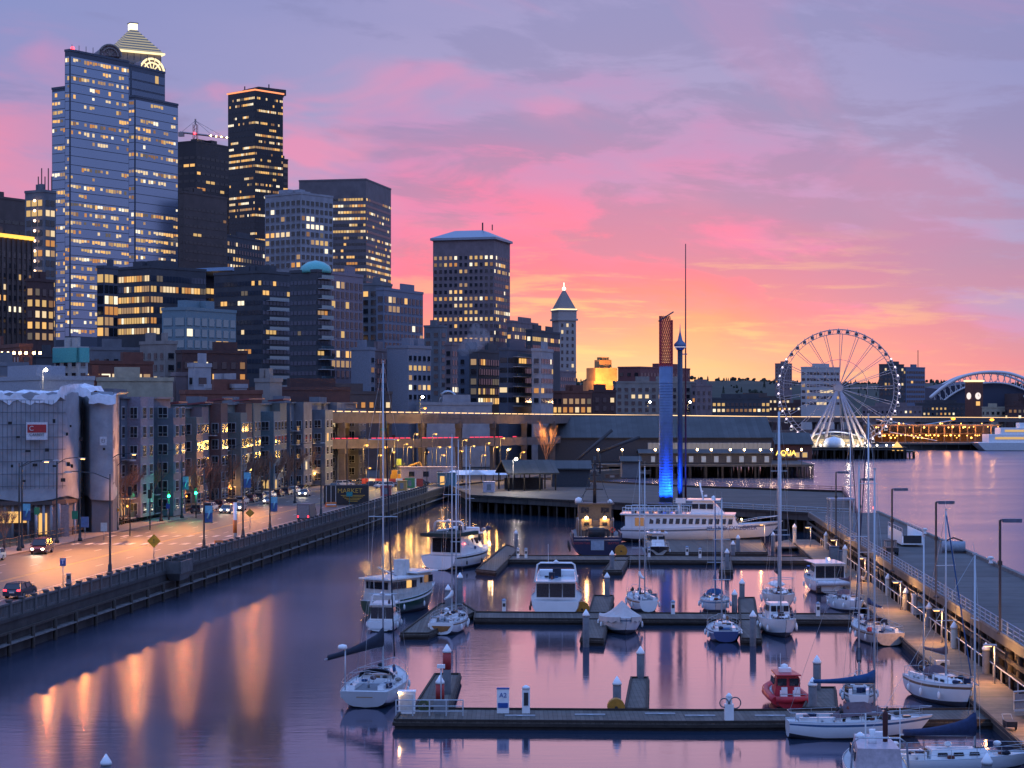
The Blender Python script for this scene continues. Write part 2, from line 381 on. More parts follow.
bal = thing('balustrade', 'low concrete balustrade of posts and slotted panels along the seawall pavement edge', 'balustrade', (0, 0, 0))
balm = mat('balustrade_concrete', (.10, .10, .105), .85, scale=1, var=.35)
mb = MB(); along(60, SWE, -.05, .2, GZ + 1.22, GZ + 1.4); along(60, SWE, .0, .18, GZ + .12, GZ + .3); mb.build('rail', balm, bal)
pm = MB(); pm.box((0, 0, .72), (.42, .42, 1.44)).box((0, 0, 1.5), (.52, .52, .12)); pmm = pm.mesh('post', balm)
panm = MB()
for k in range(7): panm.box((0, -1.2 + k * .4, .65), (.1, .13, 1.1))
pan = panm.mesh('panel', balm)
k = 0; y = 110.
while y < SWE - 1:
    if k < 99:
        link('post', pmm, bal, (sw(y, .08), y, GZ + .1), -SWA); link('panel', pan, bal, (sw(y + 1.6, .08), y + 1.6, GZ + .1), -SWA)
    y += 3.2; k += 1
mb = MB()                                              # the little lookout bay with its sloping buttress
yb = swd(176, -.6)
bay = thing('lookout_bay', 'small projecting concrete bay with corbel on the seawall balustrade', 'bay', (sw(yb, -.9), yb, 0), -SWA)
mb.box((0, 0, 3.05), (1.9, 5, .35)).box((0, 0, 2.5), (1.2, 3.6, .9), taper=1.4); mb.build('corbel', balm, bay)
mb = MB(); mb.box((.85, 0, 3.75), (.2, 5, 1.05)).box((0, -2.4, 3.75), (1.7, .2, 1.05)).box((0, 2.4, 3.75), (1.7, .2, 1.05)); mb.build('parapet', balm, bay)

# ---- hills behind the city, far right
hm = mat('wooded_hill', (.03, .035, .022), .95, scale=.01, var=.5)
mb = MB(); nx, ny = 70, 12; rng = random.Random(3)
def hz(px):
    t = [(-200, 372), (300, 372), (560, 378), (640, 378), (700, 376), (740, 376), (790, 379), (850, 380), (900, 378), (940, 379), (1000, 381), (1100, 380), (1500, 392)]
    for (a0, b0), (a1, b1) in zip(t, t[1:]):
        if a0 <= px <= a1: return b0 + (b1 - b0) * (px - a0) / (a1 - a0)
    return t[-1][1]
grid = []
for j in range(ny):
    yy = 2500 + j * 180
    for i in range(nx):
        px = -150 + i * 24; h = Zat(hz(px) + 5, 3600) - GZ
        f = min(1, j / 6) ** .8 if j <= 6 else 1
        grid.append(((px - 512) * 3600 / F * (yy / 3600) ** .5, yy, GZ - 1 + h * math.sin(f * PI / 2) + rng.uniform(-1.5, 1.5)))
i0 = len(mb.v); mb.v += grid
for j in range(ny - 1):
    for i in range(nx - 1):
        a_ = i0 + j * nx + i; mb.f.append((a_, a_ + 1, a_ + nx + 1, a_ + nx)); mb.m.append(0); mb.sm.append(True)
struct('hills', mb, hm)
mb = MB()                                              # conifers and broad crowns along the ridge, one far wood
fol = mat('ridge_foliage', (.035, .04, .028), .95, scale=.1, var=.5)
for k in range(1500):
    j = rng.choice([2, 3, 4, 5, 6, 6, 6, 7, 7, 8]); i = rng.randrange(nx); g = grid[j * nx + i]
    x = g[0] + rng.uniform(-24, 24); y = g[1] + rng.uniform(-60, 60); z = g[2] - 3; h = rng.uniform(6, 15)
    if rng.random() < .5:
        for q in range(3): mb.lathe((x, y, z + h * .22 * q), [(h * .2 * (1 - q * .22), h * .12), (.05, h * .5)], 6, 0, False)
    else:
        for q in range(4): mb.ball((x + rng.uniform(-5, 5), y, z + rng.uniform(.2, .7) * h), h * rng.uniform(.16, .28), 0, 6)
tag(mb.build('far_wood', fol), 'dark fringe of trees on the far hill ridge under the orange sky', 'wood', kind='stuff')
# ================================================================ CITY
rnd = random.Random(11)
class Face: pass
def lit_run(n, p, rg, run=.36):
    """material index per cell: 0 dark, 1.. lit"""
    out = []; cur = 0
    for k in range(n):
        if k == 0 or rg.random() > run: cur = (rg.choice([1, 1, 2, 2, 2, 3, 3, 4, 5, 6, 6, 7, 8]) if rg.random() < p else 0)
        out.append(cur)
    return out
def blk(root, xl, xm, xr, Y, top, a=22, base=GZ, style='ribbon', wall=None, glass=None, fh=3.8, pw=2.6, wf=.6, hf=.5, lit=.25, vis=None, par=1.6, depth=25,
        mull=0, seed=None, low=None, blank_l=False, blank_r=False, ztop=None, litvar=True, cap=100, roofbits=True, pier=0, wbot=None):
    """a block whose left, near and right vertical edges stand where they show at xl, xm, xr"""
    rg = random.Random(seed if seed is not None else int(xl * 7 + xr * 13 + top)); lit = min(.92, lit * 1.9)
    a = R(a); C = Vector((XatPx(xm, Y), Y)); u = Vector((-math.cos(a), math.sin(a))); v = Vector((math.sin(a), math.cos(a)))
    def ln(px, d):
        k = (px - 512) / F; den = d.x - k * d.y
        return (k * C.y - C.x) / den
    t1 = ln(xl, u) if xl < xm - .5 else depth
    t2 = ln(xr, v) if xr > xm + .5 else depth
    t1 = max(3, min(t1, 160)); t2 = max(3, min(t2, 160))
    ztop = Zat(top, Y) if ztop is None else ztop
    o = root.location
    off = Vector((C.x - o.x, C.y - o.y)); zb = base - o.z; zt = ztop - o.z
    mb = MB(); pts = [off, off + v * t2, off + v * t2 + u * t1, off + u * t1]
    mb.prism([tuple(p) for p in pts], zb, zt)
    # parapet
    inset = .5
    for p, d, L_ in ((off, u, t1), (off, v, t2), (off + u * t1, v, t2), (off + v * t2, u, t1)):
        q = p + d * L_ / 2; ang = math.atan2(d.y, d.x); mb.box((q.x, q.y, zt + .45), (L_ + .3, .4, .9), ang)
    if roofbits:
        for k in range(2 + int(t1 > 18)):
            q = off + u * t1 * rg.uniform(.25, .75) + v * t2 * rg.uniform(.25, .75)
            mb.box((q.x, q.y, zt + 1.6), (t1 * rg.uniform(.15, .4), t2 * rg.uniform(.15, .4), 3.2), math.atan2(u.y, u.x))
    mb.build('wall', wall, root)
    zv = max(base + 1, Zat(vis, Y)) if vis else base + 1
    zt_w = ztop - par
    nf = int((zt_w - zv) / fh); glass = glass or dglass; mats = [glass] + LIT
    faces = []
    if not blank_l and xl < xm - .5: faces.append((off, u, t1, -v))
    if not blank_r and xr > xm + .5: faces.append((off, v, t2, -u))
    cnt = 0; cand = []; extra = MB()
    for (p, d, L_, nn) in faces:
        nc = max(1, int(L_ / pw)); w_ = L_ / nc; ang = math.atan2(d.y, d.x)
        for f in range(nf):
            z = zt_w - (f + .5) * fh - o.z
            pf = lit * (rg.choice([.1, .3, .6, 1, 1.6, 3]) if litvar else 1)
            if low and z + o.z < Zat(low, Y): pf = rg.choice([.75, .9, .97])
            cells = lit_run(nc, pf, rg)
            if style in ('ribbon', 'curtain'):
                mbb = MB(); h2 = fh * hf / 2; marg = .3 if style == 'curtain' else .8
                for c in range(nc):
                    s0 = c * w_ + (w_ * .09 if hf < .8 else 0); s1 = (c + 1) * w_ - (w_ * .09 if hf < .8 else 0)
                    if c == 0: s0 = marg
                    if c == nc - 1: s1 = L_ - marg
                    A = p + d * s0 + nn * .12; B_ = p + d * s1 + nn * .12
                    if style == 'curtain' and hf > .8:      # full-height mirror glass: the lit rooms show as smaller patches
                        mbb.poly([(A.x, A.y, z - h2), (B_.x, B_.y, z - h2), (B_.x, B_.y, z + h2), (A.x, A.y, z + h2)], 0)
                        if cells[c] and rg.random() < .8:
                            e = rg.uniform(.0, .3); A = A + nn * .04 + d * w_ * e * .6; B_ = B_ + nn * .04 - d * w_ * (.3 - e) * .6; za, zb_ = z - h2 * rg.uniform(-.1, .35), z + h2 * .62
                            mbb.poly([(A.x, A.y, za), (B_.x, B_.y, za), (B_.x, B_.y, zb_), (A.x, A.y, zb_)], cells[c])
                    else: mbb.poly([(A.x, A.y, z - h2), (B_.x, B_.y, z - h2), (B_.x, B_.y, z + h2), (A.x, A.y, z + h2)], cells[c])
                if cnt < cap: mbb.build('window_band', mats, root); cnt += 1
                else:
                    k0 = len(extra.v); extra.v += mbb.v; extra.f += [tuple(i + k0 for i in q) for q in mbb.f]; extra.m += mbb.m; extra.sm += mbb.sm
            else:
                for c in range(nc):
                    q = p + d * (c + .5) * w_ + nn * .05
                    cand.append((((o.x + q.x) ** 2 + (o.y + q.y) ** 2) / max(.05, abs(nn.x * q.x + nn.y * q.y + nn.x * o.x + nn.y * o.y)), q, z, ang, cells[c], w_ * wf, fh * hf))
        if pier:                                            # vertical piers between bays
            pb = MB(); nb = max(1, int(L_ / pier))
            for c in range(nb + 1):
                q = p + d * (L_ * c / nb) + nn * .2; pb.box((q.x, q.y, (zt + zv - o.z) / 2), (.35 if style == 'curtain' else .8, .5, zt - zv + o.z), ang)
            pb.build('piers', wall, root)
    if cand:
        cand.sort(key=lambda c: c[0]); shared = {}
        for k, (_, q, z, ang, mi, ww, hh) in enumerate(cand):
            if k < cap:
                key = (mi, round(ww, 2), round(hh, 2))
                if key not in shared:
                    m_ = MB(); m_.box((0, 0, 0), (ww, .16, hh)); m_.box((0, 0, -hh / 2 - .06), (ww + .2, .3, .12), m=1); shared[key] = m_.mesh('window', [mats[mi], wall])
                link('window', shared[key], root, (q.x, q.y, z), ang)
            else: extra.box((q.x, q.y, z), (ww, .16, hh), ang, mi)
    if extra.f: extra.build('windows', mats, root)['kind'] = 'stuff'
    return dict(C=C, u=u, v=v, t1=t1, t2=t2, z=ztop, o=o, off=off)
def bld(label, *a, name='office_tower', cat='building', group=None, **k):
    xm, Y_ = a[1], a[3]
    r = thing(name, label, cat, (XatPx(xm, Y_), Y_, k.get('base', GZ)), 0, group)
    return r, blk(r, *a, **k)

blueg = mat('blue_mirror_glass', (.27, .34, .47), .16, .92, var=.06, scale=.02)
tealg = mat('teal_glass', (.20, .30, .34), .15, .85, var=.1, scale=.05)
navy = mat('navy_steel', (.06, .075, .11), .5)
blk_c = mat('black_tower_cladding', (.022, .024, .034), .25, .3, scale=.1)
brown = mat('brown_granite', (.10, .07, .065), .7, scale=.2)
brick = mat('red_brick', (.16, .06, .045), .85, scale=.8)
dbrick = mat('dark_brick', (.085, .042, .04), .85, scale=.8)
beige = mat('beige_stone', (.27, .23, .21), .8, scale=.3)
pale = mat('pale_precast', (.33, .32, .35), .8, scale=.3)
greyc = mat('grey_concrete', (.16, .16, .18), .85, scale=.3)
dgrey = mat('charcoal_panel', (.055, .058, .072), .7, scale=.3)
mauve = mat('mauve_stone', (.22, .16, .17), .8, scale=.3)
cream = mat('cream_render', (.40, .34, .25), .8, scale=.5)
slate = mat('slate_blue_siding', (.115, .14, .18), .8, scale=.6)
roofm = mat('roof_membrane', (.16, .17, .19), .8, scale=.2)
tealp = mat('turquoise_paint', (.10, .42, .40), .7)
trim = mat('pale_trim', (.42, .42, .44), .7)

# --- 1: the big blue glass tower, four volumes
rt = thing('glass_tower', 'tall blue mirrored glass office tower with slanting wings, biggest on the left', 'office tower', (XatPx(70, 800), 800, GZ))
blk(rt, 66, 70, 129, 800, 51, a=34, style='curtain', wall=navy, glass=blueg, fh=3.7, pw=1.5, hf=.93, lit=.36, low=268, vis=345, mull=0, par=2, roofbits=False, cap=100)
blk(rt, 52, 66, 71, 812, 88, a=34, style='curtain', wall=navy, glass=blueg, fh=3.7, pw=1.5, hf=.93, lit=.42, low=255, vis=345, par=1, roofbits=False, cap=100)
blk(rt, 128, 135, 178, 845, 97, a=30, style='curtain', wall=navy, glass=blueg, fh=3.7, pw=1.6, hf=.93, lit=.5, vis=300, par=1, roofbits=False, cap=100)
blk(rt, 126, 131, 165, 850, 66, a=30, style='curtain', wall=navy, glass=mat('smoky_glass', (.14, .18, .26), .2, .8), fh=4.1, pw=2.2, hf=.8, lit=.03, vis=110, roofbits=False)
mb = MB()
q = Vector((XatPx(72, 801) - rt.location.x, 1.)); z = Zat(50, 800) - GZ
for k in range(14): mb.tube([(q.x + k * 2.4, k * 2.2 + 1, z - .5), (q.x + k * 2.4, k * 2.2 + 1, z + 2.4)], .12, 4)
mb.build('roof_screen', darkm, rt)
mb = MB(); mb.ball((0, 0, 0), .9); mb.build('beacon', mat('red_beacon', (0, 0, 0), emit=(1, .05, .08), es=6), rt, (q.x, 2, z + 1))
# --- 2: post-modern tower behind with lit stepped pyramid
rp = thing('pyramid_top_tower', 'tower behind the blue glass one, with lit stepped pyramid roof and arched gables', 'office tower', (XatPx(120, 960), 960, GZ))
blk(rp, 97, 128, 165, 960, 62, a=30, style='curtain', wall=beige, glass=blueg, fh=4, pw=3, hf=.5, lit=.1, vis=80, roofbits=False, cap=10)
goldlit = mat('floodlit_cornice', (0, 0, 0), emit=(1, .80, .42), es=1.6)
cx, cy, z0 = 2., 22., Zat(62, 960) - GZ
mb = MB(); mb.box((cx, cy, z0 + 3), (22, 22, 7), R(30)); mb.build('drum', beige, rp)
mb = MB()
for k in range(9):
    s = 24 - k * 2.4; mb.box((cx, cy, z0 + 7.2 + k * 1.45), (s, s, .75), R(30), 0); mb.box((cx, cy, z0 + 7.9 + k * 1.45), (s - 1.2, s - 1.2, .72), R(30), 1)
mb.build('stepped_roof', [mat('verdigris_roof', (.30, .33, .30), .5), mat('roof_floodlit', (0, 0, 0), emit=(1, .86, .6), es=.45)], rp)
mb = MB(); mb.box((cx, cy, z0 + 6.9), (25, 25, .8), R(30)); mb.build('lit_cornice', goldlit, rp)
mb = MB(); mb.box((cx, cy, z0 + 21.3), (3.6, 3.6, 3), R(30)); mb.box((cx, cy, z0 + 23.1), (4.4, 4.4, .5), R(30), 1); mb.build('lantern', [mat('lantern_glow', (0, 0, 0), emit=(1, .88, .5), es=3), beige], rp)
def barrel(px, py, wdt, ang, lit_):
    c = Vector((XatPx(px, 958) - rp.location.x, -2, Zat(py, 958) - GZ)); mb = MB(); pts = []
    for k in range(13):
        t = PI * k / 12; pts.append((math.cos(t) * wdt / 2, math.sin(t) * wdt / 2))
    ca, sa = math.cos(ang), math.sin(ang)
    f0 = [(c.x + x * ca, c.y + x * sa, c.z + z_) for x, z_ in pts]; f1 = [(x - sa * 20, y + ca * 20, z_) for x, y, z_ in f0]
    mb.loft([f0, f1], 0); mb.build('barrel_vault', mauve, rp)
    mb = MB(); mb.tube([(x * 1.0 + sa * .3, y - ca * .3, z_) for x, y, z_ in f0], .55, 5); 
    mb.tube([(c.x + x * .7 * ca + sa * .4, c.y + x * .7 * sa - ca * .4, c.z + z_ * .7) for x, z_ in pts], .4, 5)
    for k in (3, 5, 7, 9): mb.tube([f0[k], tuple(c)], .3, 4)
    if lit_: mb.build('lit_arch', goldlit, rp)
    else: mb.build('arch_rib', beige, rp)
barrel(152, 72, 13, R(40), True); barrel(110, 56, 11, R(25), False)
# --- 3: the rest of the skyline
PXR, PXD = brown, dgrey
r, g = bld('tallest black glass tower right of the blue one, edged in orange light at the roof', 228, 255, 283, 1300, 90, a=42, wall=blk_c, glass=mat('black_glass', (.03, .035, .05), .1, .3), style='curtain', fh=4.1, pw=1.5, hf=.36, lit=.28, vis=275, par=3, cap=100)
mb = MB(); o = g['off']; zt = g['z'] - GZ
for d, L_ in ((g['u'], g['t1']), (g['v'], g['t2'])):
    q = o + d * L_ / 2; mb.box((q.x, q.y, zt + .2), (L_ + 1, 1.4, .9), math.atan2(d.y, d.x))
mb.build('roof_light_line', mat('orange_light_line', (0, 0, 0), emit=(1, .30, .12), es=1.6), r)
blk(r, 281, 283, 288, 1330, 160, a=42, wall=blk_c, style='curtain', fh=4.1, lit=.15, vis=275)
mb = MB()
for k, h in ((-6, 5), (0, 3), (4, 8), (10, 4)): mb.tube([(k * 1.5, 22 + k, zt), (k * 1.5, 22 + k, zt + h)], .4, 4)
mb.box((3, 25, zt + 2), (22, 20, 4), R(40)); mb.build('antenna', darkm, r)
r, g = bld('flat-topped dark tower under the crane, between the blue and the tallest black tower', 177, 196, 229, 1050, 142, a=30, wall=blk_c, style='ribbon', fh=4.2, pw=4, hf=.35, lit=.06, vis=240, glass=mat('bronze_glass', (.05, .045, .05), .2, .2), par=6)
cr = thing('tower_crane', 'red and white lit tower crane on the roof of the flat dark tower', 'crane', (XatPx(193, 1060), 1068, g['z']), R(-10))
mb = MB()
for s in (-1, 1):
    for t in (-1, 1): mb.tube([(s, t, 0), (s, t, 12)], .18, 4)
for k in range(6): mb.tube([(-1, -1, k * 2), (1, -1, k * 2 + 2)], .12, 4)
mb.build('mast', mat('crane_red', (.35, .05, .05), .5), cr)
mb = MB(); mb.tube([(-9, 0, 8), (19, 0, 4.2)], .55, 4); mb.tube([(0, 0, 14), (10, 0, 5.5)], .1, 4); mb.tube([(0, 0, 14), (17, 0, 4.4)], .1, 4); mb.tube([(0, 0, 14), (-8, 0, 8)], .1, 4); mb.tube([(0, 0, 12), (0, 0, 15)], .5, 4); mb.box((-8, 0, 6.8), (3, 1.6, 2.4)); mb.build('jib', mat('crane_white', (.4, .3, .28), .5), cr)
mb = MB()
for k in range(9, 19, 3): mb.ball((k, -.7, 5.6 - (k - 9) * .14), .4, 0, 6)
mb.ball((0, -1.2, 7), .7, 1, 6); mb.build('lamp', [warm_bulb, mat('red_beacon', (0, 0, 0))], cr)
bld('plain brown office slab with slit windows before the flat dark tower', 183, 184, 227, 900, 193, a=30, wall=brown, style='ribbon', fh=3.9, pw=3, hf=.32, lit=.04, vis=270, par=5, glass=mat('bronze_glass', (.04, .04, .05)))
bld('dark slab with rows of small lit windows, standing between brown slab and black tower', 225, 227, 265, 940, 236, a=20, wall=dgrey, style='grid', fh=3.6, pw=2.8, wf=.5, hf=.5, lit=.55, vis=272, cap=60)
bld('pale concrete-grid office tower left of the curved ribbon-window tower', 265, 301, 333, 880, 194, a=38, wall=pale, style='grid', fh=3.5, pw=2.9, wf=.62, hf=.58, lit=.12, vis=272, par=2, cap=100)
# ribbon tower
hexw = mat('warm_grey_granite', (.17, .14, .15), .7, scale=.2)
r = thing('office_tower', 'broad faceted brown tower with many yellow window ribbons, right of the pale grid tower', 'office tower', (XatPx(365, 1100), 1100, GZ))
blk(r, 299, 366, 391, 1100, 180, a=12, wall=hexw, style='curtain', fh=3.6, pw=1.6, hf=.38, lit=.42, vis=300, par=9, cap=100, seed=5)
# far-left cluster
bld('brown stepped office block cut off by the left edge, top floor plain', -30, -12, 34, 760, 197, a=30, wall=brown, style='ribbon', fh=3.8, pw=4, hf=.35, lit=.05, vis=240, par=7)
r, g = bld('brown pier-fronted tower at the left edge with a glowing yellow band on top', -30, -14, 32, 620, 234, a=25, wall=brown, style='grid', fh=3.5, pw=2.5, wf=.45, hf=.5, lit=.22, vis=345, pier=2.5, par=4, cap=100)
mb = MB()
for d, L_ in ((g['u'], g['t1']), (g['v'], g['t2'])):
    q = g['off'] + d * L_ / 2; mb.box((q.x, q.y, g['z'] - GZ + .2), (L_ + 1, 1.2, 1.2), math.atan2(d.y, d.x))
mb.build('lit_band', mat('yellow_flood', (0, 0, 0), emit=(1, .55, .08), es=1.7), r)
r, g = bld('unfinished tower with open floors and a string of work lamps, left of the blue tower', 25, 44, 56, 700, 192, a=30, wall=greyc, style='ribbon', fh=3.6, pw=2.5, hf=.6, lit=.45, vis=345, par=2)
mb = MB(); q = g['off'] + g['u'] * (g['t1'] * .45)
for k in range(18): mb.ball((q.x, q.y - 1.2, g['z'] - GZ - 3 - k * 3.6), .5, 0, 6)
mb.build('work_lamps', mat('work_lamp', (0, 0, 0), emit=(1, .62, .42), es=5), r)
mb = MB()
for k in range(5): mb.tube([(k * 1.2 - 3, 4, g['z'] - GZ), (k * 1.2 - 3, 4, g['z'] - GZ + 6 + k % 2 * 3)], .2, 4)
mb.build('scaffold_poles', darkm, r)
bld('dark narrow block with four columns of amber windows below the unfinished tower', 30, 34, 54, 600, 281, a=25, wall=dbrick, style='grid', fh=3.4, pw=3, wf=.55, hf=.6, lit=.45, vis=345)
# glass podium blocks at the foot of the blue tower
bld('glass office block at the foot of the blue tower with a dark stair slot', 98, 104, 118, 640, 268, a=30, wall=navy, style='curtain', fh=3.5, pw=1.8, hf=.75, lit=.75, vis=345, glass=dglass)
bld('seven-storey glass office block with nearly every floor lit gold', 114, 150, 206, 650, 268, a=40, wall=dgrey, style='curtain', fh=3.5, pw=1.3, hf=.55, lit=.6, vis=345, glass=mat('dusk_glass', (.07, .09, .13), .15, .5))
r, g = bld('dark glass block with lit floors and a sloping blue metal roof edge', 186, 188, 228, 690, 280, a=30, wall=navy, style='curtain', fh=3.5, pw=2, hf=.55, lit=.45, vis=345)
mb = MB(); mb.box((g['off'].x + 12, 14, g['z'] - GZ + 2), (34, 30, 1.2), R(60), ry=R(5)); mb.build('metal_roof', mat('blue_metal_roof', (.22, .34, .5), .35, .5), r)
# condominiums
bld('teal-framed glass condominium with rounded top floor before the lit block', 162, 186, 236, 560, 310, a=30, wall=mat('teal_frame', (.16, .24, .28), .6), style='grid', fh=3.2, pw=3.0, wf=.72, hf=.66, lit=.09, vis=385, cap=100, glass=tealg)
def balconies(r, g, face, n, z1, fh, w_, m=trim):
    d = g['u'] if face == 'l' else g['v']; nn = -g['v'] if face == 'l' else -g['u']; L_ = g['t1'] if face == 'l' else g['t2']
    for k in range(n):
        mb = MB(); q = g['off'] + d * (L_ * w_[0]) + nn * .8; mb.box((q.x, q.y, z1 - GZ - k * fh - .1), (L_ * w_[1], 1.6, .2), math.atan2(d.y, d.x))
        q2 = q + nn * .75; mb.box((q2.x, q2.y, z1 - GZ - k * fh + .5), (L_ * w_[1], .06, .9), math.atan2(d.y, d.x), 1); mb.build('balcony', [m, tealg], r)
r, g = bld('dark terraced condominium with pale balconies left of the green-domed one', 214, 262, 290, 640, 273, a=36, wall=dgrey, style='curtain', fh=3.2, pw=1.5, hf=.45, lit=.045, vis=385, glass=mat('dusk_glass', (0, 0, 0)))
balconies(r, g, 'r', 12, Zat(300, 640), 3.2, (.5, .7))
r, g = bld('dark slab condominium with a green half-dome roof and stacked white balconies', 290, 317, 331, 600, 272, a=34, wall=dgrey, style='curtain', fh=3.1, pw=1.5, hf=.4, lit=.03, vis=388, glass=mat('dusk_glass', (0, 0, 0)), roofbits=False)
balconies(r, g, 'r', 14, Zat(278, 600), 3.1, (.5, .85), mat('pale_trim', (0, 0, 0)))
mb = MB(); mb.lathe((g['off'].x - 1, 6, g['z'] - GZ), [(5, 0), (5, .8), (4.4, 2.2), (2.6, 3.4), (.1, 4)], 16); mb.build('dome', mat('green_glass_dome', (.12, .45, .42), .3), r)
bld('pinkish window-grid condominium adjoining the green-domed slab', 329, 331, 363, 610, 274, a=26, wall=mat('pinkish_grid', (.24, .20, .24), .8), style='grid', fh=3.1, pw=2.6, wf=.62, hf=.66, lit=.06, vis=388, cap=100)
bld('slim grey condominium with pale end wall, behind and right of the pink grid one', 362, 377, 392, 720, 285, a=30, wall=greyc, style='grid', fh=3.2, pw=3, wf=.6, hf=.6, lit=.06, vis=350, cap=50)
bld('grid-fronted condominium with flat roof and lit corner, nearest the bright gap', 378, 384, 423, 700, 290, a=24, wall=mat('cool_grid', (.19, .2, .26), .8), style='grid', fh=3.3, pw=2.9, wf=.66, hf=.64, lit=.10, vis=352, cap=100)
# mid blocks
bld('low pale blank-ended apartment block below the grid condominiums', 351, 370, 372, 600, 350, a=28, wall=mat('pale_bluish', (.22, .23, .28), .8), style='grid', fh=3, pw=3, wf=.5, hf=.5, lit=.05, vis=400, blank_l=True)
bld('brown mid-rise with small windows between two blank pale walls', 370, 373, 389, 606, 351, a=20, wall=mauve, style='grid', fh=3, pw=2.2, wf=.5, hf=.5, lit=.06, vis=408)
bld('blank grey-violet slab with one column of windows at its right edge', 387, 408, 431, 602, 348, a=32, wall=mat('pale_bluish', (0, 0, 0)), style='grid', fh=3, pw=2.4, wf=.55, hf=.5, lit=.12, vis=408, blank_l=True)
r, g = bld('tall stone tower with hipped roof and deep cornice standing alone by the bright sky', 433, 494, 510, 1000, 240, a=16, wall=mauve, style='grid', fh=3.5, pw=2.7, wf=.5, hf=.5, lit=.2, vis=345, par=7, cap=100, roofbits=False)
mb = MB(); o = g['off']; u_, v_ = g['u'], g['v']; zt = g['z'] - GZ
def ring(e, z_): return [tuple(list(o - u_ * e - v_ * e)) + (z_,), tuple(list(o + v_ * (g['t2'] + e) - u_ * e)) + (z_,), tuple(list(o + v_ * (g['t2'] + e) + u_ * (g['t1'] + e))) + (z_,), tuple(list(o + u_ * (g['t1'] + e) - v_ * e)) + (z_,)]
mb.loft([ring(1.2, zt + .4), ring(1.2, zt + 1.6), ring(-9, zt + 6)]); mb.build('hipped_roof', mat('zinc_roof', (.30, .33, .40), .4, .3), r)
mb = MB(); mb.tube([(o.x - 6, o.y + 12, zt + 6), (o.x - 6, o.y + 12, zt + 10)], .4, 5); mb.tube([(o.x - 1, o.y + 12, zt + 6), (o.x - 1, o.y + 12, zt + 9)], .3, 5); mb.build('antenna', darkm, r)
bld('dim block at the left foot of the hipped-roof tower', 424, 440, 447, 850, 327, a=25, wall=greyc, style='grid', fh=3.6, pw=3.4, wf=.5, hf=.5, lit=.05, vis=400, cap=40)
bld('stone mid-rise before the hipped-roof tower with round-cornered roof pavilions', 446, 452, 488, 760, 345, a=18, wall=mauve, style='grid', fh=3.5, pw=2.8, wf=.5, hf=.55, lit=.08, vis=405, cap=80)
bld('dark blue slab block, one storey lower, left of the white-banded block', 458, 476, 478, 630, 352, a=24, wall=mat('blue_grey_slab', (.12, .14, .19), .8), style='grid', fh=3.1, pw=3, wf=.4, hf=.5, lit=.05, vis=410)
r, g = bld('dark apartment block with tall lit windows between white pilasters', 474, 478, 506, 620, 352, a=20, wall=dgrey, style='grid', fh=3.1, pw=2.0, wf=.6, hf=.6, lit=.5, vis=410, cap=90)
bld('flat-roofed tan block half hidden behind the dark-banded block, left of the clock-spired tower', 508, 512, 538, 980, 322, a=20, wall=mauve, style='grid', fh=3.8, pw=3.4, wf=.5, hf=.5, lit=.2, vis=350, cap=60)
bld('dark office block with two glowing upper floors left of the pyramid-spired tower', 526, 532, 560, 900, 331, a=18, wall=dgrey, style='ribbon', fh=3.8, pw=2.6, hf=.5, lit=.5, vis=352, cap=12)
r, g = bld('dark apartment block with short white balcony bands, before the spired tower', 503, 508, 541, 610, 350, a=20, wall=navy, style='curtain', fh=3.1, pw=2.4, hf=.5, lit=.12, vis=412)
balconies(r, g, 'r', 6, Zat(356, 610), 3.1, (.4, .5), mat('pale_trim', (0, 0, 0)))
bld('pale lavender apartment wing with white corner bands at the bright skyline', 539, 541, 553, 615, 351, a=14, wall=pale, style='grid', fh=3.1, pw=2, wf=.5, hf=.5, lit=.05, vis=412)
# --- spired tower
YS = 1050; rs = thing('spired_tower', 'slender white tower with glowing pyramid spire by the orange sky', 'tower', (XatPx(564, YS), YS, GZ), R(20))
zc = Zat(320, YS) - GZ; stone = mat('white_terracotta', (.42, .36, .34), .7)
mb = MB(); mb.box((0, 0, zc / 2), (10, 10, zc)); mb.box((0, 0, zc), (11.6, 11.6, 1)); mb.box((0, 0, zc + 2.6), (10.4, 10.4, 4.4)); mb.box((0, 0, zc + 4.9), (11.2, 11.2, .6)); mb.build('shaft', stone, rs)
mb = MB(); zp = zc + 5.2; hp = Zat(290, YS) - GZ - zp; mb.loft([[(s * x, s * y, z_) for x, y in ((-1, -1), (1, -1), (1, 1), (-1, 1))] for s, z_ in ((5.2, zp), (.5, zp + hp))]); mb.build('pyramid_roof', mat('spire_stone', (.30, .24, .22), .7), rs)
mb = MB(); mb.box((0, 0, zp + .2), (10.8, 10.8, .9)); mb.build('lit_cornice', goldlit, rs)
mb = MB(); mb.ball((0, 0, zp + hp + .6), 1.1); mb.tube([(0, 0, zp + hp), (0, 0, zp + hp + 4)], .2, 5); mb.build('finial', mat('finial_glow', (0, 0, 0), emit=(1, .9, .75), es=2.5), rs)
wmm = MB(); wmm.box((0, 0, 0), (1.1, .2, 1.8)); wd = wmm.mesh('window', [dglass]); wmm = MB(); wmm.box((0, 0, 0), (1.1, .2, 1.8)); wl = wmm.mesh('window', [LIT[2]])
k_ = 0
for f in range(17):
    for c in range(-1, 2):
        for fx in range(2):
            if k_ >= 100: break
            z_ = zc - 3 - f * 3.6; k_ += 1
            link('window', wl if (f + c) % 7 == 0 else wd, rs, (c * 3, -5.05, z_) if fx == 0 else (5.05, c * 3, z_), 0 if fx == 0 else R(90))
bld('darker lower block clasping the foot of the spired tower', 534, 556, 576, 1000, 372, a=20, wall=mauve, style='grid', fh=3.6, pw=3, wf=.5, hf=.5, lit=.15, vis=405, cap=60)
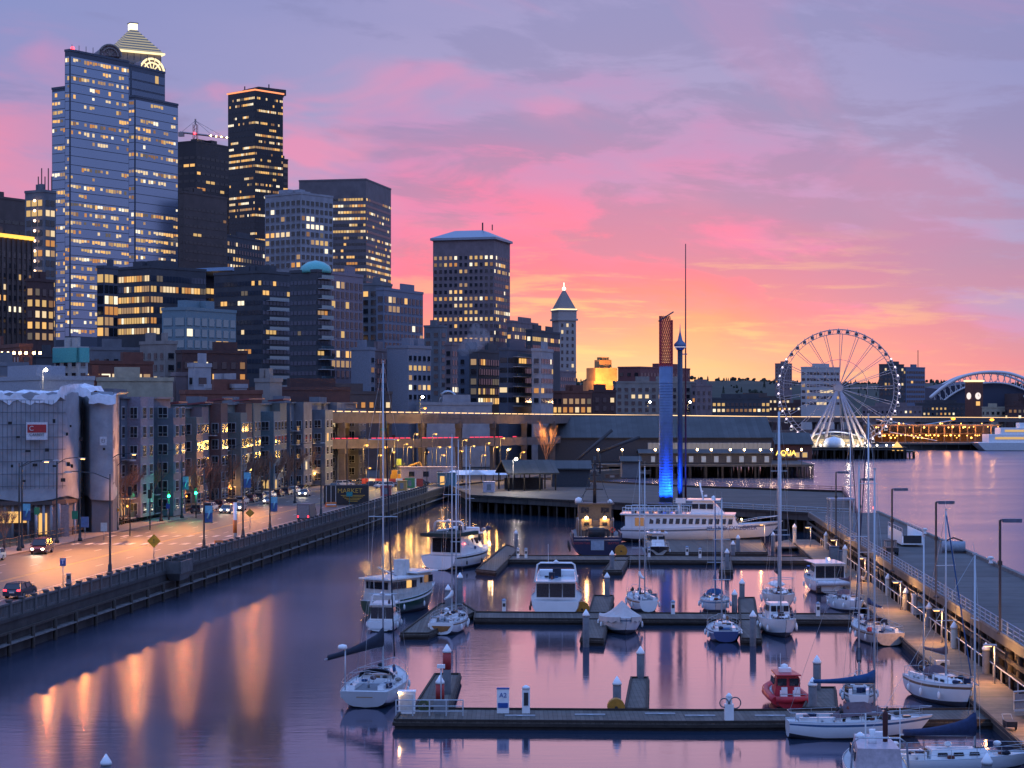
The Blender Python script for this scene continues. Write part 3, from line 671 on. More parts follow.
# gold floodlit domed courthouse
YG = 1500; r = thing('floodlit_building', 'golden floodlit stepped building glowing right of the spired tower', 'building', (XatPx(603, YG), YG, GZ))
gl = mat('gold_floodlit_stone', (.42, .22, .08), .7, scale=.15, var=.4)
mb = MB(); zt = lambda p: Zat(p, YG) - GZ
mb.box((0, 0, zt(381) / 2), (24, 22, zt(381)), R(20)); mb.box((-1, 0, (zt(381) + zt(368)) / 2), (18, 18, zt(368) - zt(381)), R(20)); mb.box((0, 0, (zt(368) + zt(360)) / 2), (10, 10, zt(360) - zt(368)), R(20)); mb.box((0, 0, zt(358.5)), (7, 7, 2), R(20))
mb.build('stepped_walls', gl, r)
for dx in (-11, 0, 11): lamp_light(r, (dx, -22, zt(378)), 26000, (1, .45, .12), 1.0)
# blocks over the roadway
bld('long pale office block with regular small windows behind the raised road', 613, 616, 698, 930, 383, a=75, wall=beige, style='grid', fh=3.2, pw=3.2, wf=.5, hf=.55, lit=.10, vis=417, cap=100)
bld('red-brown roofed block behind the long pale office block', 618, 640, 690, 1100, 368, a=30, wall=mat('sunset_brick', (.2, .07, .07), .8), style='grid', fh=4, pw=4, wf=.5, hf=.5, lit=.05, vis=384, cap=30)
bld('dark end block of the office row, by the blue-lit mast', 693, 696, 712, 930, 386, a=50, wall=mauve, style='grid', fh=3.4, pw=3, wf=.4, hf=.5, lit=.08, vis=417, cap=30)
bld('amber-lit brick warehouse with arched windows above the raised road', 553, 562, 592, 780, 393, a=60, wall=brick, style='grid', fh=3.4, pw=2.6, wf=.6, hf=.62, lit=.75, vis=415, cap=60)
bld('dark red brick warehouse right of the amber-lit one', 590, 593, 616, 800, 392, a=60, wall=dbrick, style='grid', fh=3.4, pw=3, wf=.45, hf=.55, lit=.12, vis=415, cap=40)
bld('tan flat block behind the dark end block, under the ridge', 735, 742, 790, 1500, 397, a=60, wall=brown, style='grid', fh=4, pw=4, wf=.5, hf=.5, lit=.4, vis=417, cap=40)
bld('low lit terraces between office row and the big wheel', 706, 712, 770, 1200, 399, a=60, wall=dgrey, style='grid', fh=3.6, pw=3.4, wf=.6, hf=.5, lit=.55, vis=417, cap=60)
bld('pale water-side block left of the big wheel, alone on the ridge', 775, 782, 792, 2200, 364, a=45, wall=mauve, style='grid', fh=4, pw=4, wf=.4, hf=.4, lit=.05, vis=392, cap=20)
bld('white grid office block seen through the big wheel', 801, 806, 840, 1300, 368, a=55, wall=mat('white_grid', (.5, .46, .46), .7), style='ribbon', fh=4, pw=3, hf=.45, lit=.05, vis=410, cap=30)
bld('dark tower pair left part, right of the wheel hub', 879, 884, 904, 1600, 365, a=50, wall=dgrey, style='grid', fh=4, pw=4, wf=.5, hf=.5, lit=.07, vis=400, cap=30)
r, g = bld('blue glass tower beside the dark one, between wheel and stadium', 904, 906, 925, 1620, 368, a=50, wall=mat('dusk_blue_panel', (.14, .17, .26), .6), style='ribbon', fh=4, pw=3, hf=.5, lit=.05, vis=405, cap=20)
mb = MB(); mb.tube([(12, 10, g['z'] - GZ), (12, 10, g['z'] - GZ + 15)], .3, 4); mb.build('antenna', darkm, r)
# ================================================================ BLUFF LOW-RISES
def low(label, xl, xm, xr, Y, top, vis, a, wall, lit=.1, fh=3.2, pw=2.6, wf=.45, hf=.5, style='grid', cap=60, **k):
    return bld(label, xl, xm, xr, Y, top, a=a, wall=wall, style=style, fh=fh, pw=pw, wf=wf, hf=hf, lit=lit, vis=vis, cap=cap, name='low_building', **k)
low('long low market building with a warm lamp row under its eaves, far left', -30, 20, 30, 470, 347, 372, 60, brick, lit=.15)
r, g = low('turquoise-topped white building right of the lamp-lit market', 54, 78, 84, 480, 350, 392, 40, mat('white_stucco', (.4, .4, .4), .8), lit=.2)
mb = MB(); 
for d, L_ in ((g['u'], g['t1']), (g['v'], g['t2'])):
    q = g['off'] + d * L_ / 2 ; mb.box((q.x, q.y, g['z'] - GZ - 1.2), (L_ + .5, .5, 3.6), math.atan2(d.y, d.x))
mb.build('turquoise_band', tealp, r)
low('brick garage building with one fully lit gold storey', 82, 90, 153, 500, 364, 392, 62, brick, lit=.55, style='ribbon', hf=.45)
low('grey stepped rooftop block behind the brick garage', 88, 92, 140, 540, 350, 368, 60, greyc, lit=.1)
low('beige windowless stair tower block between garage and condominium', 140, 165, 177, 530, 344, 388, 40, beige, lit=.05)
low('yellow rendered warehouse with two rows of dark windows on the bluff', 97, 101, 173, 440, 381, 402, 68, cream, lit=.22, wf=.36, hf=.55)
low('narrow red brick wing left of the yellow warehouse', 88, 95, 108, 445, 379, 402, 40, mat('warm_brick', (.24, .07, .04), .8), lit=.1)
low('small pink-grey house row right of the yellow warehouse', 173, 176, 210, 450, 376, 392, 62, mauve, lit=.1)
low('pale three-bay town house before the brick hotel', 190, 194, 211, 446, 367, 390, 55, pale, lit=.05)
low('long dark red brick hotel with many pale windows on the bluff', 176, 182, 247, 520, 353, 396, 60, dbrick, lit=.2, cap=100, hf=.55, wf=.5)
low('white-roofed shed on the bluff below the brick hotel', 205, 235, 240, 420, 388, 396, 50, pale, lit=.05)
low('red shopfront row with orange lit fronts on the bluff', 180, 186, 262, 415, 394, 402, 65, brick, lit=.4)
low('dark stepped brick block along the bluff under the dome condominium', 248, 262, 350, 505, 390, 402, 66, dbrick, lit=.2)
low('brown long low brick terrace with string of small lamps', 262, 266, 392, 570, 394, 412, 66, brown, lit=.25)
low('small beige cubic house on the bluff with flat roof', 255, 270, 282, 455, 382, 396, 40, beige, lit=.15)
low('dark low block behind the market on the far left', 28, 36, 56, 500, 357, 375, 50, dgrey, lit=.15)
low('tan brick flats at the far left behind the wrapped building', -30, -5, 28, 430, 366, 395, 60, greyc, lit=.1)
low('pale steel-framed hall before the low market buildings', -30, 40, 94, 400, 380, 398, 55, mat('pale_steel_hall', (.3, .32, .38), .6), lit=.1, style='ribbon')
# lamps on the bluff
def mk_flood(t, p=2500, c=(1, .8, .55), h=5):
    mb = MB(); mb.tube([(0, 0, -6), (0, 0, h)], .09, 6); mb.tube([(0, 0, h), (.6, -.5, h + .1)], .06, 5); mb.build('pole', darkm, t)
    mb = MB(); mb.ball((.7, -.6, h), .34, 0, 8); mb.build('lamp_head', cool_bulb, t); lamp_light(t, (.7, -.9, h), p, c, .35)
def flood(px, py, Yd, label, power, c, h=5): 
    t = thing('floodlight', label, 'lamp', (XatPx(px, Yd), Yd, Zat(py, Yd) - h), 0); mk_flood(t, power, c, h); return t
flood(43, 370, 385, 'bright white floodlight over the wrapped building roof', 9000, (1, .85, .65))
flood(420, 397, 505, 'bright orange lamp standing before the blank grey-violet slab', 5000, (1, .55, .15))
flood(513, 459, 430, 'dazzling white work light at the yard right of the viaduct', 9000, (1, .88, .7))
flood(688, 402, 700, 'amber lamp before the long pale office block', 3000, (1, .55, .2))
flood(648, 402, 705, 'small amber lamp left of the blue-lit mast, before the pale offices', 3000, (1, .55, .2))
for i, px in enumerate((6, 12, 18, 24, 30, 38, 44)):
    t = thing('eaves_lamp', 'small orange lamp, %s of the row under the market eaves' % nth(i, 7), 'lamp', (XatPx(px - 4, 462), 462, Zat(353, 462)), 0, 'orange lamps under the market eaves')
    mb = MB(); mb.ball((0, 0, 0), .35, 0, 6); mb.box((0, .2, .4), (.2, .6, .15), m=1); mb.build('lamp_head', [warm_bulb, darkm], t)

# ================================================================ WRAPPED BUILDING (under repair, in sheeting)
sheet = mat('scaffold_sheeting', (.30, .32, .36), .65, scale=.35, var=.3, bump=.5)
def sheeted(pts, z0, z1, m, parent, nm, amp=.25, seg=1.2):
    """hanging sheet: a wall with folds and sag, following a path"""
    rg = random.Random(len(pts)); P = []
    for (x0, y0), (x1, y1) in zip(pts, pts[1:]):
        L_ = math.hypot(x1 - x0, y1 - y0); k = max(1, int(L_ / seg))
        for i in range(k): P.append((x0 + (x1 - x0) * i / k, y0 + (y1 - y0) * i / k))
    P.append(pts[-1]); nz = 14; secs = []
    for j in range(nz + 1):
        z = z0 + (z1 - z0) * j / nz; fold = .5 + .5 * math.cos(j * 1.9)
        row = []
        for i, (x, y) in enumerate(P):
            q = P[min(i + 1, len(P) - 1)]; p_ = P[max(i - 1, 0)]; dx, dy = q[0] - p_[0], q[1] - p_[1]; l_ = math.hypot(dx, dy) + 1e-6
            o_ = (amp * (.5 + .5 * math.sin(i * .9 + j * .5)) * fold + rg.uniform(0, amp * .35)); row.append((x + dy / l_ * o_, y - dx / l_ * o_, z + (math.sin(i * .7) * .35 if j == 0 else (rg.uniform(-.15, .5) if j == nz else 0))))
        secs.append(row)
    mb = MB(); mb.loft(secs, 0, caps=False, closed=False, sm=True); return mb.build(nm, m, parent)
YW = swd(118, 28); rw = thing('wrapped_building', 'four-storey rounded building fully wrapped in pale scaffold sheeting, at the left edge', 'building', (0, 0, 0))
cw = (sw(YW, 28), YW)                                     # its near right-hand end
y0 = 232
L0 = (sw(y0, 56), y0 - 6); ztop = 23.4
A_ = (XatPx(0, 262) - 14, 240); Bq = (XatPx(78, 262), 262)
curve = [(XatPx(p_, y_), y_) for p_, y_ in ((-40, 275.9), (0, 277.1), (30, 278.2), (52, 279.3), (66, 281.9), (77, 287.3), (82, 295.9))]
def wy(px): return (256.6 + px * .035 if px < 60 else (261 + (px - 66) * .5 if px < 83 else 268.4)) * K
body = curve + [(XatPx(82, 298), 298), (-119, 324), (-130, 283)]
mb = MB(); mb.prism([(x - .3, y + .8) for x, y in body], GZ, ztop); mb.build('wall', greyc, rw)
sheeted(curve, 8.7, ztop + .2, sheet, rw, 'sheeting', .16)
mb = MB(); mb.prism(curve + [(XatPx(82, 297) - 6, 304), (XatPx(-40, 279) - 1, 283)], 7.9, 8.5); mb.build('canopy', brown, rw)
curve2 = [(XatPx(p_, y_), y_) for p_, y_ in ((84, 295.9), (91, 290), (112, 291), (117, 296), (119, 315))]
mb = MB(); mb.prism([(x, y + .6) for x, y in curve2] + [(-91, 337), (-91, 302)], GZ, ztop + .6); mb.build('wall', greyc, rw)
sheeted(curve2, 8.3, ztop + .4, sheet, rw, 'sheeting', .12)
plas = mat('bright_plastic_sheet', (.74, .78, .86), .45, scale=.6, var=.3, bump=.6)
rg = random.Random(5); mb = MB()
for x0_, x1_, n_ in ((-40, 66, 26), (62, 92, 9), (90, 117, 7)):
    secs = []
    for k in range(n_):
        px = x0_ + (x1_ - x0_) * k / (n_ - 1); yy = wy(px) + .6; x = XatPx(px, yy); h = ztop + (1.1 if 60 < px < 90 else .2) + rg.uniform(-.15, .45)
        secs.append([(x, yy - .9, h - 1.0 - rg.uniform(0, .5)), (x, yy - .7, h), (x, yy + 2.5, h + rg.uniform(.1, .5)), (x, yy + 9, h + rg.uniform(-.1, .5))])
    mb.loft(secs, 0, caps=False, closed=False)
mb.build('roof_tarpaulin', plas, rw)
mb = MB()
for k in range(10): px = 5 + k * 7.7; yy = wy(px) + .5; mb.tube([(XatPx(px, yy), yy, GZ), (XatPx(px, yy), yy, 8)], .22, 8)
mb.build('columns', pale, rw)
def wallat(px, Yd, z, m_, size, nm, parent, ang, off=.6):
    mb = MB(); mb.box((0, 0, 0), size); o = mb.build(nm, m_, parent, (XatPx(px, Yd), Yd - off, z), ang); return o
# lit and dark ground-floor glazing behind the columns, and holes torn in the sheet
wallat(8, 277.5, 6.2, LIT[0], (5, .1, 1.6), 'shop_window', rw, R(15), -.2); wallat(41, 279, 5.2, LIT[0], (1.6, .1, 3), 'shop_window', rw, R(20), -.2)
wallat(26, 278.3, 5.2, dglass, (3.4, .1, 3.2), 'shop_window', rw, R(18), -.2)
wallat(58, 281, 5.5, mat('pink_hoarding', (.3, .22, .22), .8), (3.4, .15, 4.6), 'hoarding', rw, R(35), .2)
rg = random.Random(9); mb = MB()
for px, py in ((10, 423), (54, 421), (67, 434), (28, 451), (47, 450), (12, 466), (35, 465), (55, 466), (24, 481), (68, 464), (71, 466), (81, 439), (104, 449), (63, 480), (18, 437), (70, 426)):
    Yd = wy(px) - .62; z = Zat(py, Yd); mb.box((XatPx(px, Yd), Yd, z), (rg.uniform(.3, .8), .08, rg.uniform(.25, .6)), R(15))
mb.build('torn_hole', black, rw)
for k in range(8):                                      # scaffold ledgers and ties pressing through the sheet
    mb = MB(); z = 10.6 + k * 1.75; mb.tube([(x, y - .30, z + .05 * math.sin(x)) for x, y in curve[:5]], .035, 4, caps=False); mb.build('sheet_seam', mat('seam_grey', (.12, .125, .15), .7), rw)
for k in range(16): px = -6 + k * 4.6; mb = MB(); mb.tube([(XatPx(px, wy(px)), wy(px) - .30, 10.2), (XatPx(px, wy(px)), wy(px) - .28, ztop - .6)], .03, 4, caps=False); mb.build('sheet_seam', MAT['seam_grey'], rw)
ban = thing('banner', 'white and red contractor banner hung on the wrapped building', 'banner', (XatPx(37, 277.6), 277.5, Zat(431, 277.6)), R(14))
mb = MB(); mb.box((0, 0, 0), (2.95, .05, 2.5)); mb.build('cloth', mat('banner_white', (.65, .66, .7), .6), ban)
mb = MB(); mb.box((0, -.05, .35), (2.6, .04, 1.15)); mb.build('red_panel', mat('banner_red', (.42, .03, .035), .6), ban)
up = Matrix.Rotation(R(90), 4, 'X')
text('lettering', 'C', .95, mat('banner_white', (0, 0, 0)), ban, Matrix.Translation((-.75, -.09, .35)) @ up)
text('lettering', 'CARREIT', .52, darkm, ban, Matrix.Translation((0, -.05, -.55)) @ up)
b2 = thing('poster', 'small white poster of letters on the narrow sheeted turret', 'poster', (XatPx(103, 289.5), 289.7, Zat(441, 289.5)), R(10))
mb = MB(); mb.box((0, 0, 0), (1.0, .04, 1.25)); mb.build('sheet', mat('banner_white', (0, 0, 0)), b2)
text('lettering', 'EI', .8, greyc, b2, Matrix.Translation((0, -.04, 0)) @ up)

# ================================================================ STREET APARTMENTS
def apt(label, Y0, Y1, d, ztop, wall, wall2, lit=.06, seed=1, stepped=True, n=3, red=True):
    """a row house block facing the street: bays step out so that their near ends show"""
    r = thing('apartment_block', label, 'building', (sw(Y0, d), Y0, GZ), -SWA)
    rg = random.Random(seed); L_ = (Y1 - Y0) / math.cos(SWA); H = ztop - GZ
    mb = MB(); mb.box((-9, L_ / 2, H / 2), (18, L_, H)); mb.build('wall', wall, r)
    mb = MB(); mb.box((-9, L_ / 2, H + .15), (19, L_ + .6, .3)); mb.build('roof', roofm, r)
    win = {}
    def wmesh(mi, ww, hh):
        k = (mi, ww, hh)
        if k not in win:
            m_ = MB(); m_.box((0, 0, 0), (ww + .24, .12, hh + .24), m=1); m_.box((-ww / 4 - .02, -.05, 0), (ww / 2 - .06, .1, hh), m=0); m_.box((ww / 4 + .02, -.05, 0), (ww / 2 - .06, .1, hh), m=0); m_.box((0, -.11, -hh / 5), (ww, .04, .06), m=1)
            win[k] = m_.mesh('window', [([dglass] + LIT)[mi], trim])
        return win[k]
    fl = [1.9 + 3.1 * k for k in range(int((H - 1) / 3.1))]
    cnt = 0; bw = L_ / n
    for b in range(n):
        out = 1.6 if b % 2 == 0 else .2
        if stepped: out = 2.2 + (b % 2) * 1.4
        c = bw * (b + .5); wd = bw * .52
        mb = MB(); mb.box((out / 2, c, H / 2 + (.6 if b % 2 == 0 else -.6)), (out, wd, H - .8 + (1.2 if b % 2 == 0 else 0) - 1)); mb.build('bay', wall2 if b % 2 == 0 else wall, r)
        if red and b % 2 == 0:
            mb = MB(); mb.box((out / 2 + .2, c, H + 1.0), (out + 1.2, wd + 1.4, .3), ry=R(-6)); mb.build('awning_roof', mat('red_metal_roof', (.20, .045, .05), .5), r)
        for z in fl:
            mi = rg.choice([1, 2, 3]) if rg.random() < lit else 0
            link('window', wmesh(mi, 1.7, 1.7), r, (out + .06, c - wd * .25, z + .4), R(90)); link('window', wmesh(0, 1.7, 1.7), r, (out + .06, c + wd * .25, z + .4), R(90))
            if out > .8: link('window', wmesh(mi if rg.random() < .5 else 0, 1.1 if out < 3 else 1.5, 1.7), r, (out / 2, c - wd / 2 - .06, z + .4), 0)
            link('window', wmesh(rg.choice([1, 4]) if rg.random() < lit else 0, 1.3, 1.8), r, (.06, bw * b + .9, z + .4), R(90))
            if rg.random() < .7:
                mb = MB(); mb.box((.8, bw * b + bw * .12, z - 1), (1.5, bw * .2, .16)); mb.box((1.5, bw * b + bw * .12, z - .4), (.05, bw * .2, .9), m=1); mb.build('balcony', [trim, darkm], r)
    for z in fl:                                            # near end wall
        for k in range(4):
            mi = rg.choice([1, 2, 4]) if rg.random() < lit else 0
            link('window', wmesh(mi, 1.5, 1.7), r, (-2.2 - k * 4.1, -.06, z + .4), 0)
    mb = MB()
    for k in range(4): mb.box((-4 - k * 1.2, L_ * (.2 + .2 * k), H + .9), (2.5, 2, 1.5))
    mb.build('roof_plant', greyc, r); return r
Ya = [swd(p, 30) for p in (119, 172, 212, 250, 290, 322, 354)]
apt('slate-blue apartment block with flat projecting roof, nearest the wrapped building', Ya[0] + 1, Ya[1] - 1, 30, 23.2, slate, mat('lilac_siding', (.24, .21, .26), .8), seed=2, n=2, stepped=True, red=False)
apt('grey-green apartment block with small red canopies, second along the street', Ya[1], Ya[2] - .5, 32, 21.5, mat('sage_siding', (.15, .165, .155), .8), mauve, seed=3, n=3)
apt('sage and brick apartment block with dark red canopies, third along the street', Ya[2], Ya[3] - .5, 31, 22.2, mat('sage_siding', (0, 0, 0)), mat('russet_siding', (.17, .09, .08), .8), seed=4, n=3)
apt('blue-green apartment block with one amber-lit top flat', Ya[3], Ya[4] - .5, 32, 22.3, mat('blue_green_siding', (.12, .17, .19), .8), mat('sage_siding', (0, 0, 0)), lit=.14, seed=8, n=3)
apt('grey apartment block with dark balconies, fifth along the street', Ya[4], Ya[5] - .5, 30, 22.6, slate, greyc, lit=.08, seed=6, n=2, red=False)
apt('narrow end apartment block nearest the raised road, one balcony lit', Ya[5], Ya[6], 29.5, 22.6, greyc, slate, lit=.15, seed=7, n=2, red=False)

# ================================================================ RAISED ROAD (double deck)
vc = mat('viaduct_concrete', (.12, .10, .10), .85, scale=.4, var=.35)
vpts = [(XatPx(330, 478), 478, 19.6), (XatPx(440, 520), 520, 19.1), (XatPx(540, 590), 590, 18.4), (XatPx(600, 700), 700, 17.8), (XatPx(780, 1000), 1010, 15.4), (XatPx(1040, 1350), 1350, 12.9), (900, 2000, 12.0)]
va = thing('elevated_roadway', 'double-deck concrete elevated roadway crossing the picture behind the marina', 'viaduct')
def vcurve(off, dz):
    return [Vector((x, y + off, z + dz)) for x, y, z in vpts]
mb = MB()
for dz, th in ((-.2, 1.5), (-6.6, 1.3)):
    secs = []
    for x, y, z in vpts: secs.append([(x, y - 8, z + dz), (x, y + 8, z + dz), (x, y + 8, z + dz - th), (x, y - 8, z + dz - th)])
    mb.loft(secs)
mb.build('deck', vc, va)
for dz in (0, -6.4):
    mb = MB(); secs = [[(x, y - 8.2, z + dz + .8), (x, y - 7.9, z + dz + .8), (x, y - 7.9, z + dz - .3), (x, y - 8.2, z + dz - .3)] for x, y, z in vpts]; mb.loft(secs); mb.build('parapet', vc, va)
def vat(s):                                              # point at fraction of x
    for p, q in zip(vpts, vpts[1:]):
        if p[0] <= s <= q[0]:
            f = (s - p[0]) / (q[0] - p[0]); return Vector([a_ + (b_ - a_) * f for a_, b_ in zip(p, q)])
    return Vector(vpts[-1])
x = vpts[0][0] + 3; k = 0
while x < 420 and k < 45:
    p = vat(x); mb = MB()
    for s in (-6, 6): mb.box((0, s, (p.z - 1) / 2), (1.5, 1.5, p.z - 1))
    mb.box((0, 0, p.z - 2.2), (1.7, 15, 1.4)); mb.box((0, 0, p.z - 8.6), (1.7, 15, 1.3)); mb.build('bent', vc, va, (p.x, p.y, 0)); x += 9 if x < 60 else 16; k += 1
x = vpts[0][0] + 1; k = 0                              # deck-edge lamps drawn out into glowing strips that stand in for traffic light trails
bm_ = MB(); bm_.box((0, 0, .95), (1.45, .16, .2)); bm_.tube([(0, 0, .4), (0, 0, .85)], .05, 4, 1); bmm = bm_.mesh('deck_lamp', [mat('trail_glow', (0, 0, 0), emit=(1, .60, .28), es=2.2), darkm])
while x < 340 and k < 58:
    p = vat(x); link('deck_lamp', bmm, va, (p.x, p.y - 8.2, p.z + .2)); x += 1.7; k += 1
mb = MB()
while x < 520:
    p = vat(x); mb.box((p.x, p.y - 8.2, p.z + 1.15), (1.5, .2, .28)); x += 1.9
mb.build('trail_strips', [MAT['trail_glow']], va)['kind'] = 'stuff'
redl = MB(); k = 0; x = vpts[0][0] + 1                # red glowing strips added along the lower deck in place of tail-light trails
mk_ = MB(); mk_.box((0, 0, 0), (1.1, .15, .22)); mk_ = mk_.mesh('red_trail_strip', [mat('red_trail_glow', (0, 0, 0), emit=(1, .04, .10), es=1.6)])
while x < 1 and k < 40:
    if k % 9 not in (5, 6): p = vat(x); link('red_trail_strip', mk_, va, (p.x, p.y - 8.35, p.z - 5.4))
    x += 1.3; k += 1
# cars with tail lamps on the lower deck
tail = mat('tail_lamp', (0, 0, 0), emit=(1, .03, .05), es=5); head = mat('head_lamp', (0, 0, 0), emit=(1, .88, .6), es=22)
# road lamps on the far stretch
def mk_road_lamp(t, h=9, p=2500, c=(1, .5, .12), arm=1.6, bulb=None, ball=.3):
    mb = MB(); mb.tube([(0, 0, 0), (0, 0, h)], .12, 6, r1=.07); mb.tube([(0, 0, h - .1), (arm * .5, 0, h + .35), (arm, 0, h + .4)], .05, 5); mb.lathe((0, 0, 0), [(.25, 0), (.22, .6), (.12, .7)], 8); mb.build('pole', darkm, t)
    mb = MB(); mb.box((arm + .2, 0, h + .42), (.8, .3, .16)); mb.build('lamp_housing', grey, t)
    mb = MB(); mb.ball((arm + .2, 0, h + .26), ball, 0, 8, .6); mb.build('bulb', bulb or warm_bulb, t); lamp_light(t, (arm + .2, 0, h - .1), p, c, ball)
sod = mat('sodium_bulb', (0, 0, 0), emit=(1, .33, .03), es=4)
for i, (px, py) in enumerate(((942, 419), (980, 420))):
    Yd = 1100; t = thing('road_lamp', 'glaring orange lamp on the far raised road, %s one below the stadium' % ('left' if i == 0 else 'right'), 'lamp', (XatPx(px, Yd), Yd - 20, Zat(py, Yd) - 9), 0, 'orange lamps along the far raised road'); mk_road_lamp(t, 9, 9000, (1, .5, .12), bulb=sod, ball=1.3)
for i, (px, py, Yd) in enumerate(((367, 445, 458), (386, 447, 464), (411, 447, 470), (417, 434, 474), (436, 434, 476), (450, 447, 486), (407, 444, 470), (504, 438, 488), (425, 408, 500), (497, 447, 488), (474, 446, 484), (440, 447, 478), (370, 468, 454), (381, 455, 470), (394, 452, 476), (428, 452, 482), (444, 455, 473), (462, 451, 486), (485, 455, 480), (489, 443, 488), (466, 440, 484), (510, 449, 492), (524, 452, 498), (398, 440, 480))):
    t = thing('yard_lamp', 'amber street lamp under the raised road, %s' % nth(i if i else 0, 99) if False else 'amber lamp at the foot of the raised road, number %s' % (i + 1), 'lamp', (XatPx(px, Yd) - .9, Yd, GZ), 0, 'amber lamps at the foot of the raised road')
    hh = Zat(py, Yd) - GZ - .3; mk_road_lamp(t, hh, 2600 if i in (0, 1) else 1100, (1, .55, .12), .7, sod, .38 if i in (0, 1, 8) else .25)
YL = sorted([o for o in col.objects if o.get('group') == 'amber lamps at the foot of the raised road'], key=lambda o: (o.location.x / o.location.y))
for i, o in enumerate(YL): o['label'] = 'amber street lamp at the foot of the raised road, %s of them' % nth(i, len(YL))
for px, pz, tx in ((370, 414, 'S 2'), (384, 421, '')):
    Yd = 492; t = thing('road_sign', 'green overhead road sign on the raised road' if tx else 'small blue-green sign panel below the green overhead road sign', 'sign', (XatPx(px, Yd), Yd - 1, Zat(pz, Yd) - 1.3))
    mb = MB(); mb.box((0, 0, 0), (4.2 if tx else 1.4, .15, 1.7 if tx else 2.4)); mb.build('panel', mat('sign_green', (.01, .16, .12), .5) if tx else mat('sign_teal', (.02, .16, .2), .5), t)
    mb = MB(); mb.box((0, .2, 0), (.15, .2, 4)); mb.build('bracket', steel, t)
    if tx: text('lettering', 'EXIT ONLY', .75, white, t, Matrix.Translation((0, -.1, 0)) @ up) if False else None
# pale noise panels seen between the decks
low('pale concrete building showing between the decks of the raised road', 395, 400, 535, 640, 419, 452, 68, mauve, lit=.55, fh=4, pw=3.4, wf=.7, hf=.7, cap=80)
low('amber-lit shop row under the raised road', 350, 356, 470, 600, 438, 462, 68, brick, lit=.5, fh=3.5, pw=3, wf=.6, hf=.6, cap=60)
low('white low industrial roof with curved pipe above the raised road', 412, 414, 431, 620, 402, 412, 60, pale, lit=0)
mb = MB(); cxp = XatPx(448, 610); pts = [(cxp + 2.6 * math.cos(PI * k / 10) , 610, Zat(400, 610) + 2.6 * math.sin(PI * k / 10)) for k in range(11)]; mb.tube([(cxp + 2.6, 610, GZ)] + pts + [(cxp - 2.6, 610, GZ)], .5, 8)
tag(mb.build('curved_pipe', steel), 'silver curved exhaust pipe arching above the raised road', 'pipe')
low('long pale screen wall building above the raised road', 417, 420, 492, 600, 405, 412, 66, pale, lit=0, style='ribbon')
vm_ = bpy.data.materials.new('steam'); vm_.use_nodes = True; n_ = vm_.node_tree.nodes; n_.remove(n_['Principled BSDF'])
pv = n_.new('ShaderNodeVolumePrincipled'); pv.inputs['Color'].default_value = (.9, .9, .95, 1); pv.inputs['Density'].default_value = .06; vm_.node_tree.links.new(pv.outputs[0], n_['Material Output'].inputs['Volume'])
Yd = 590; mb = MB()
for px, py, r_ in ((464, 350, 2.0), (468, 346, 2.6), (474, 342, 3.2), (481, 337, 3.0), (476, 330, 2.2)): mb.ball((XatPx(px, Yd), Yd, Zat(py, Yd)), r_, 0, 12)
tag(mb.build('steam_plume', vm_), 'thin white steam plume drifting before the stone mid-rise', 'steam', kind='stuff')
# ================================================================ BIG WHEEL
YF = 850.; hx = XatPx(838.5, YF); hz_ = Zat(388.5, YF); RW = 25.6
fw = thing('ferris_wheel', 'white observation wheel with ring of lit gondolas on the pier head', 'ferris wheel', (hx, YF, 0), R(-8))
wst = mat('wheel_white_steel', (.50, .42, .45), .5)
def circ(r, y, n=84): return [(r * math.cos(2 * PI * k / n), y, hz_ + r * math.sin(2 * PI * k / n)) for k in range(n + 1)]
mb = MB()
for y in (-1.3, 1.3): mb.tube(circ(RW, y), .19, 5, caps=False); mb.tube(circ(RW - 1.9, y), .11, 4, caps=False)
for k in range(84):
    a = 2 * PI * k / 84; b = 2 * PI * (k + .5) / 84
    for y in (-1.3, 1.3): mb.tube([(RW * math.cos(a), y, hz_ + RW * math.sin(a)), ((RW - 1.9) * math.cos(b), y, hz_ + (RW - 1.9) * math.sin(b))], .09, 3)
    if k % 2: mb.tube([(RW * math.cos(a), -1.3, hz_ + RW * math.sin(a)), (RW * math.cos(a), 1.3, hz_ + RW * math.sin(a))], .1, 4)
mb.build('rim', wst, fw)
mb = MB(); mb.tube(circ(12.5, -.6, 42), .1, 4, caps=False); mb.build('inner_ring', wst, fw)
for k in range(21):
    a = 2 * PI * k / 21; mb = MB()
    for y0_, y1_, da in ((-2.6, -1.2, .0), (2.6, 1.2, .0), (-2.4, -1.2, .05), ):
        mb.tube([(1.6 * math.cos(a), y0_, hz_ + 1.6 * math.sin(a)), ((RW - 1.6) * math.cos(a + da), y1_, hz_ + (RW - 1.6) * math.sin(a + da))], .11, 4)
    mb.build('spoke', wst, fw)
mb = MB(); mb.tube([(0, -3.4, hz_), (0, 3.4, hz_)], 2.0, 16); mb.tube([(0, -3.8, hz_), (0, -3.4, hz_)], 1.3, 14); mb.build('hub', wst, fw)
gm = MB(); gm.loft([[(s * x, s * y, z) for x, y in ((-.75, -.65), (.75, -.65), (.75, .65), (-.75, .65))] for s, z in ((.6, -1.0), (1, -.7), (1, .4), (.7, .7))], 0)
gm.box((0, -.7, -.1), (1.2, .1, .7), m=1); gm.tube([(0, -.4, .8), (0, -.4, 1.5)], .12, 4); gmm = gm.mesh('gondola', [mat('gondola_white', (.62, .6, .62), .4), dglass])
lm = MB(); lm.ball((0, 0, 0), .36, 0, 8); lmm = lm.mesh('gondola_lamp', [mat('gondola_glow', (0, 0, 0), emit=(1, .80, .92), es=2.6)])
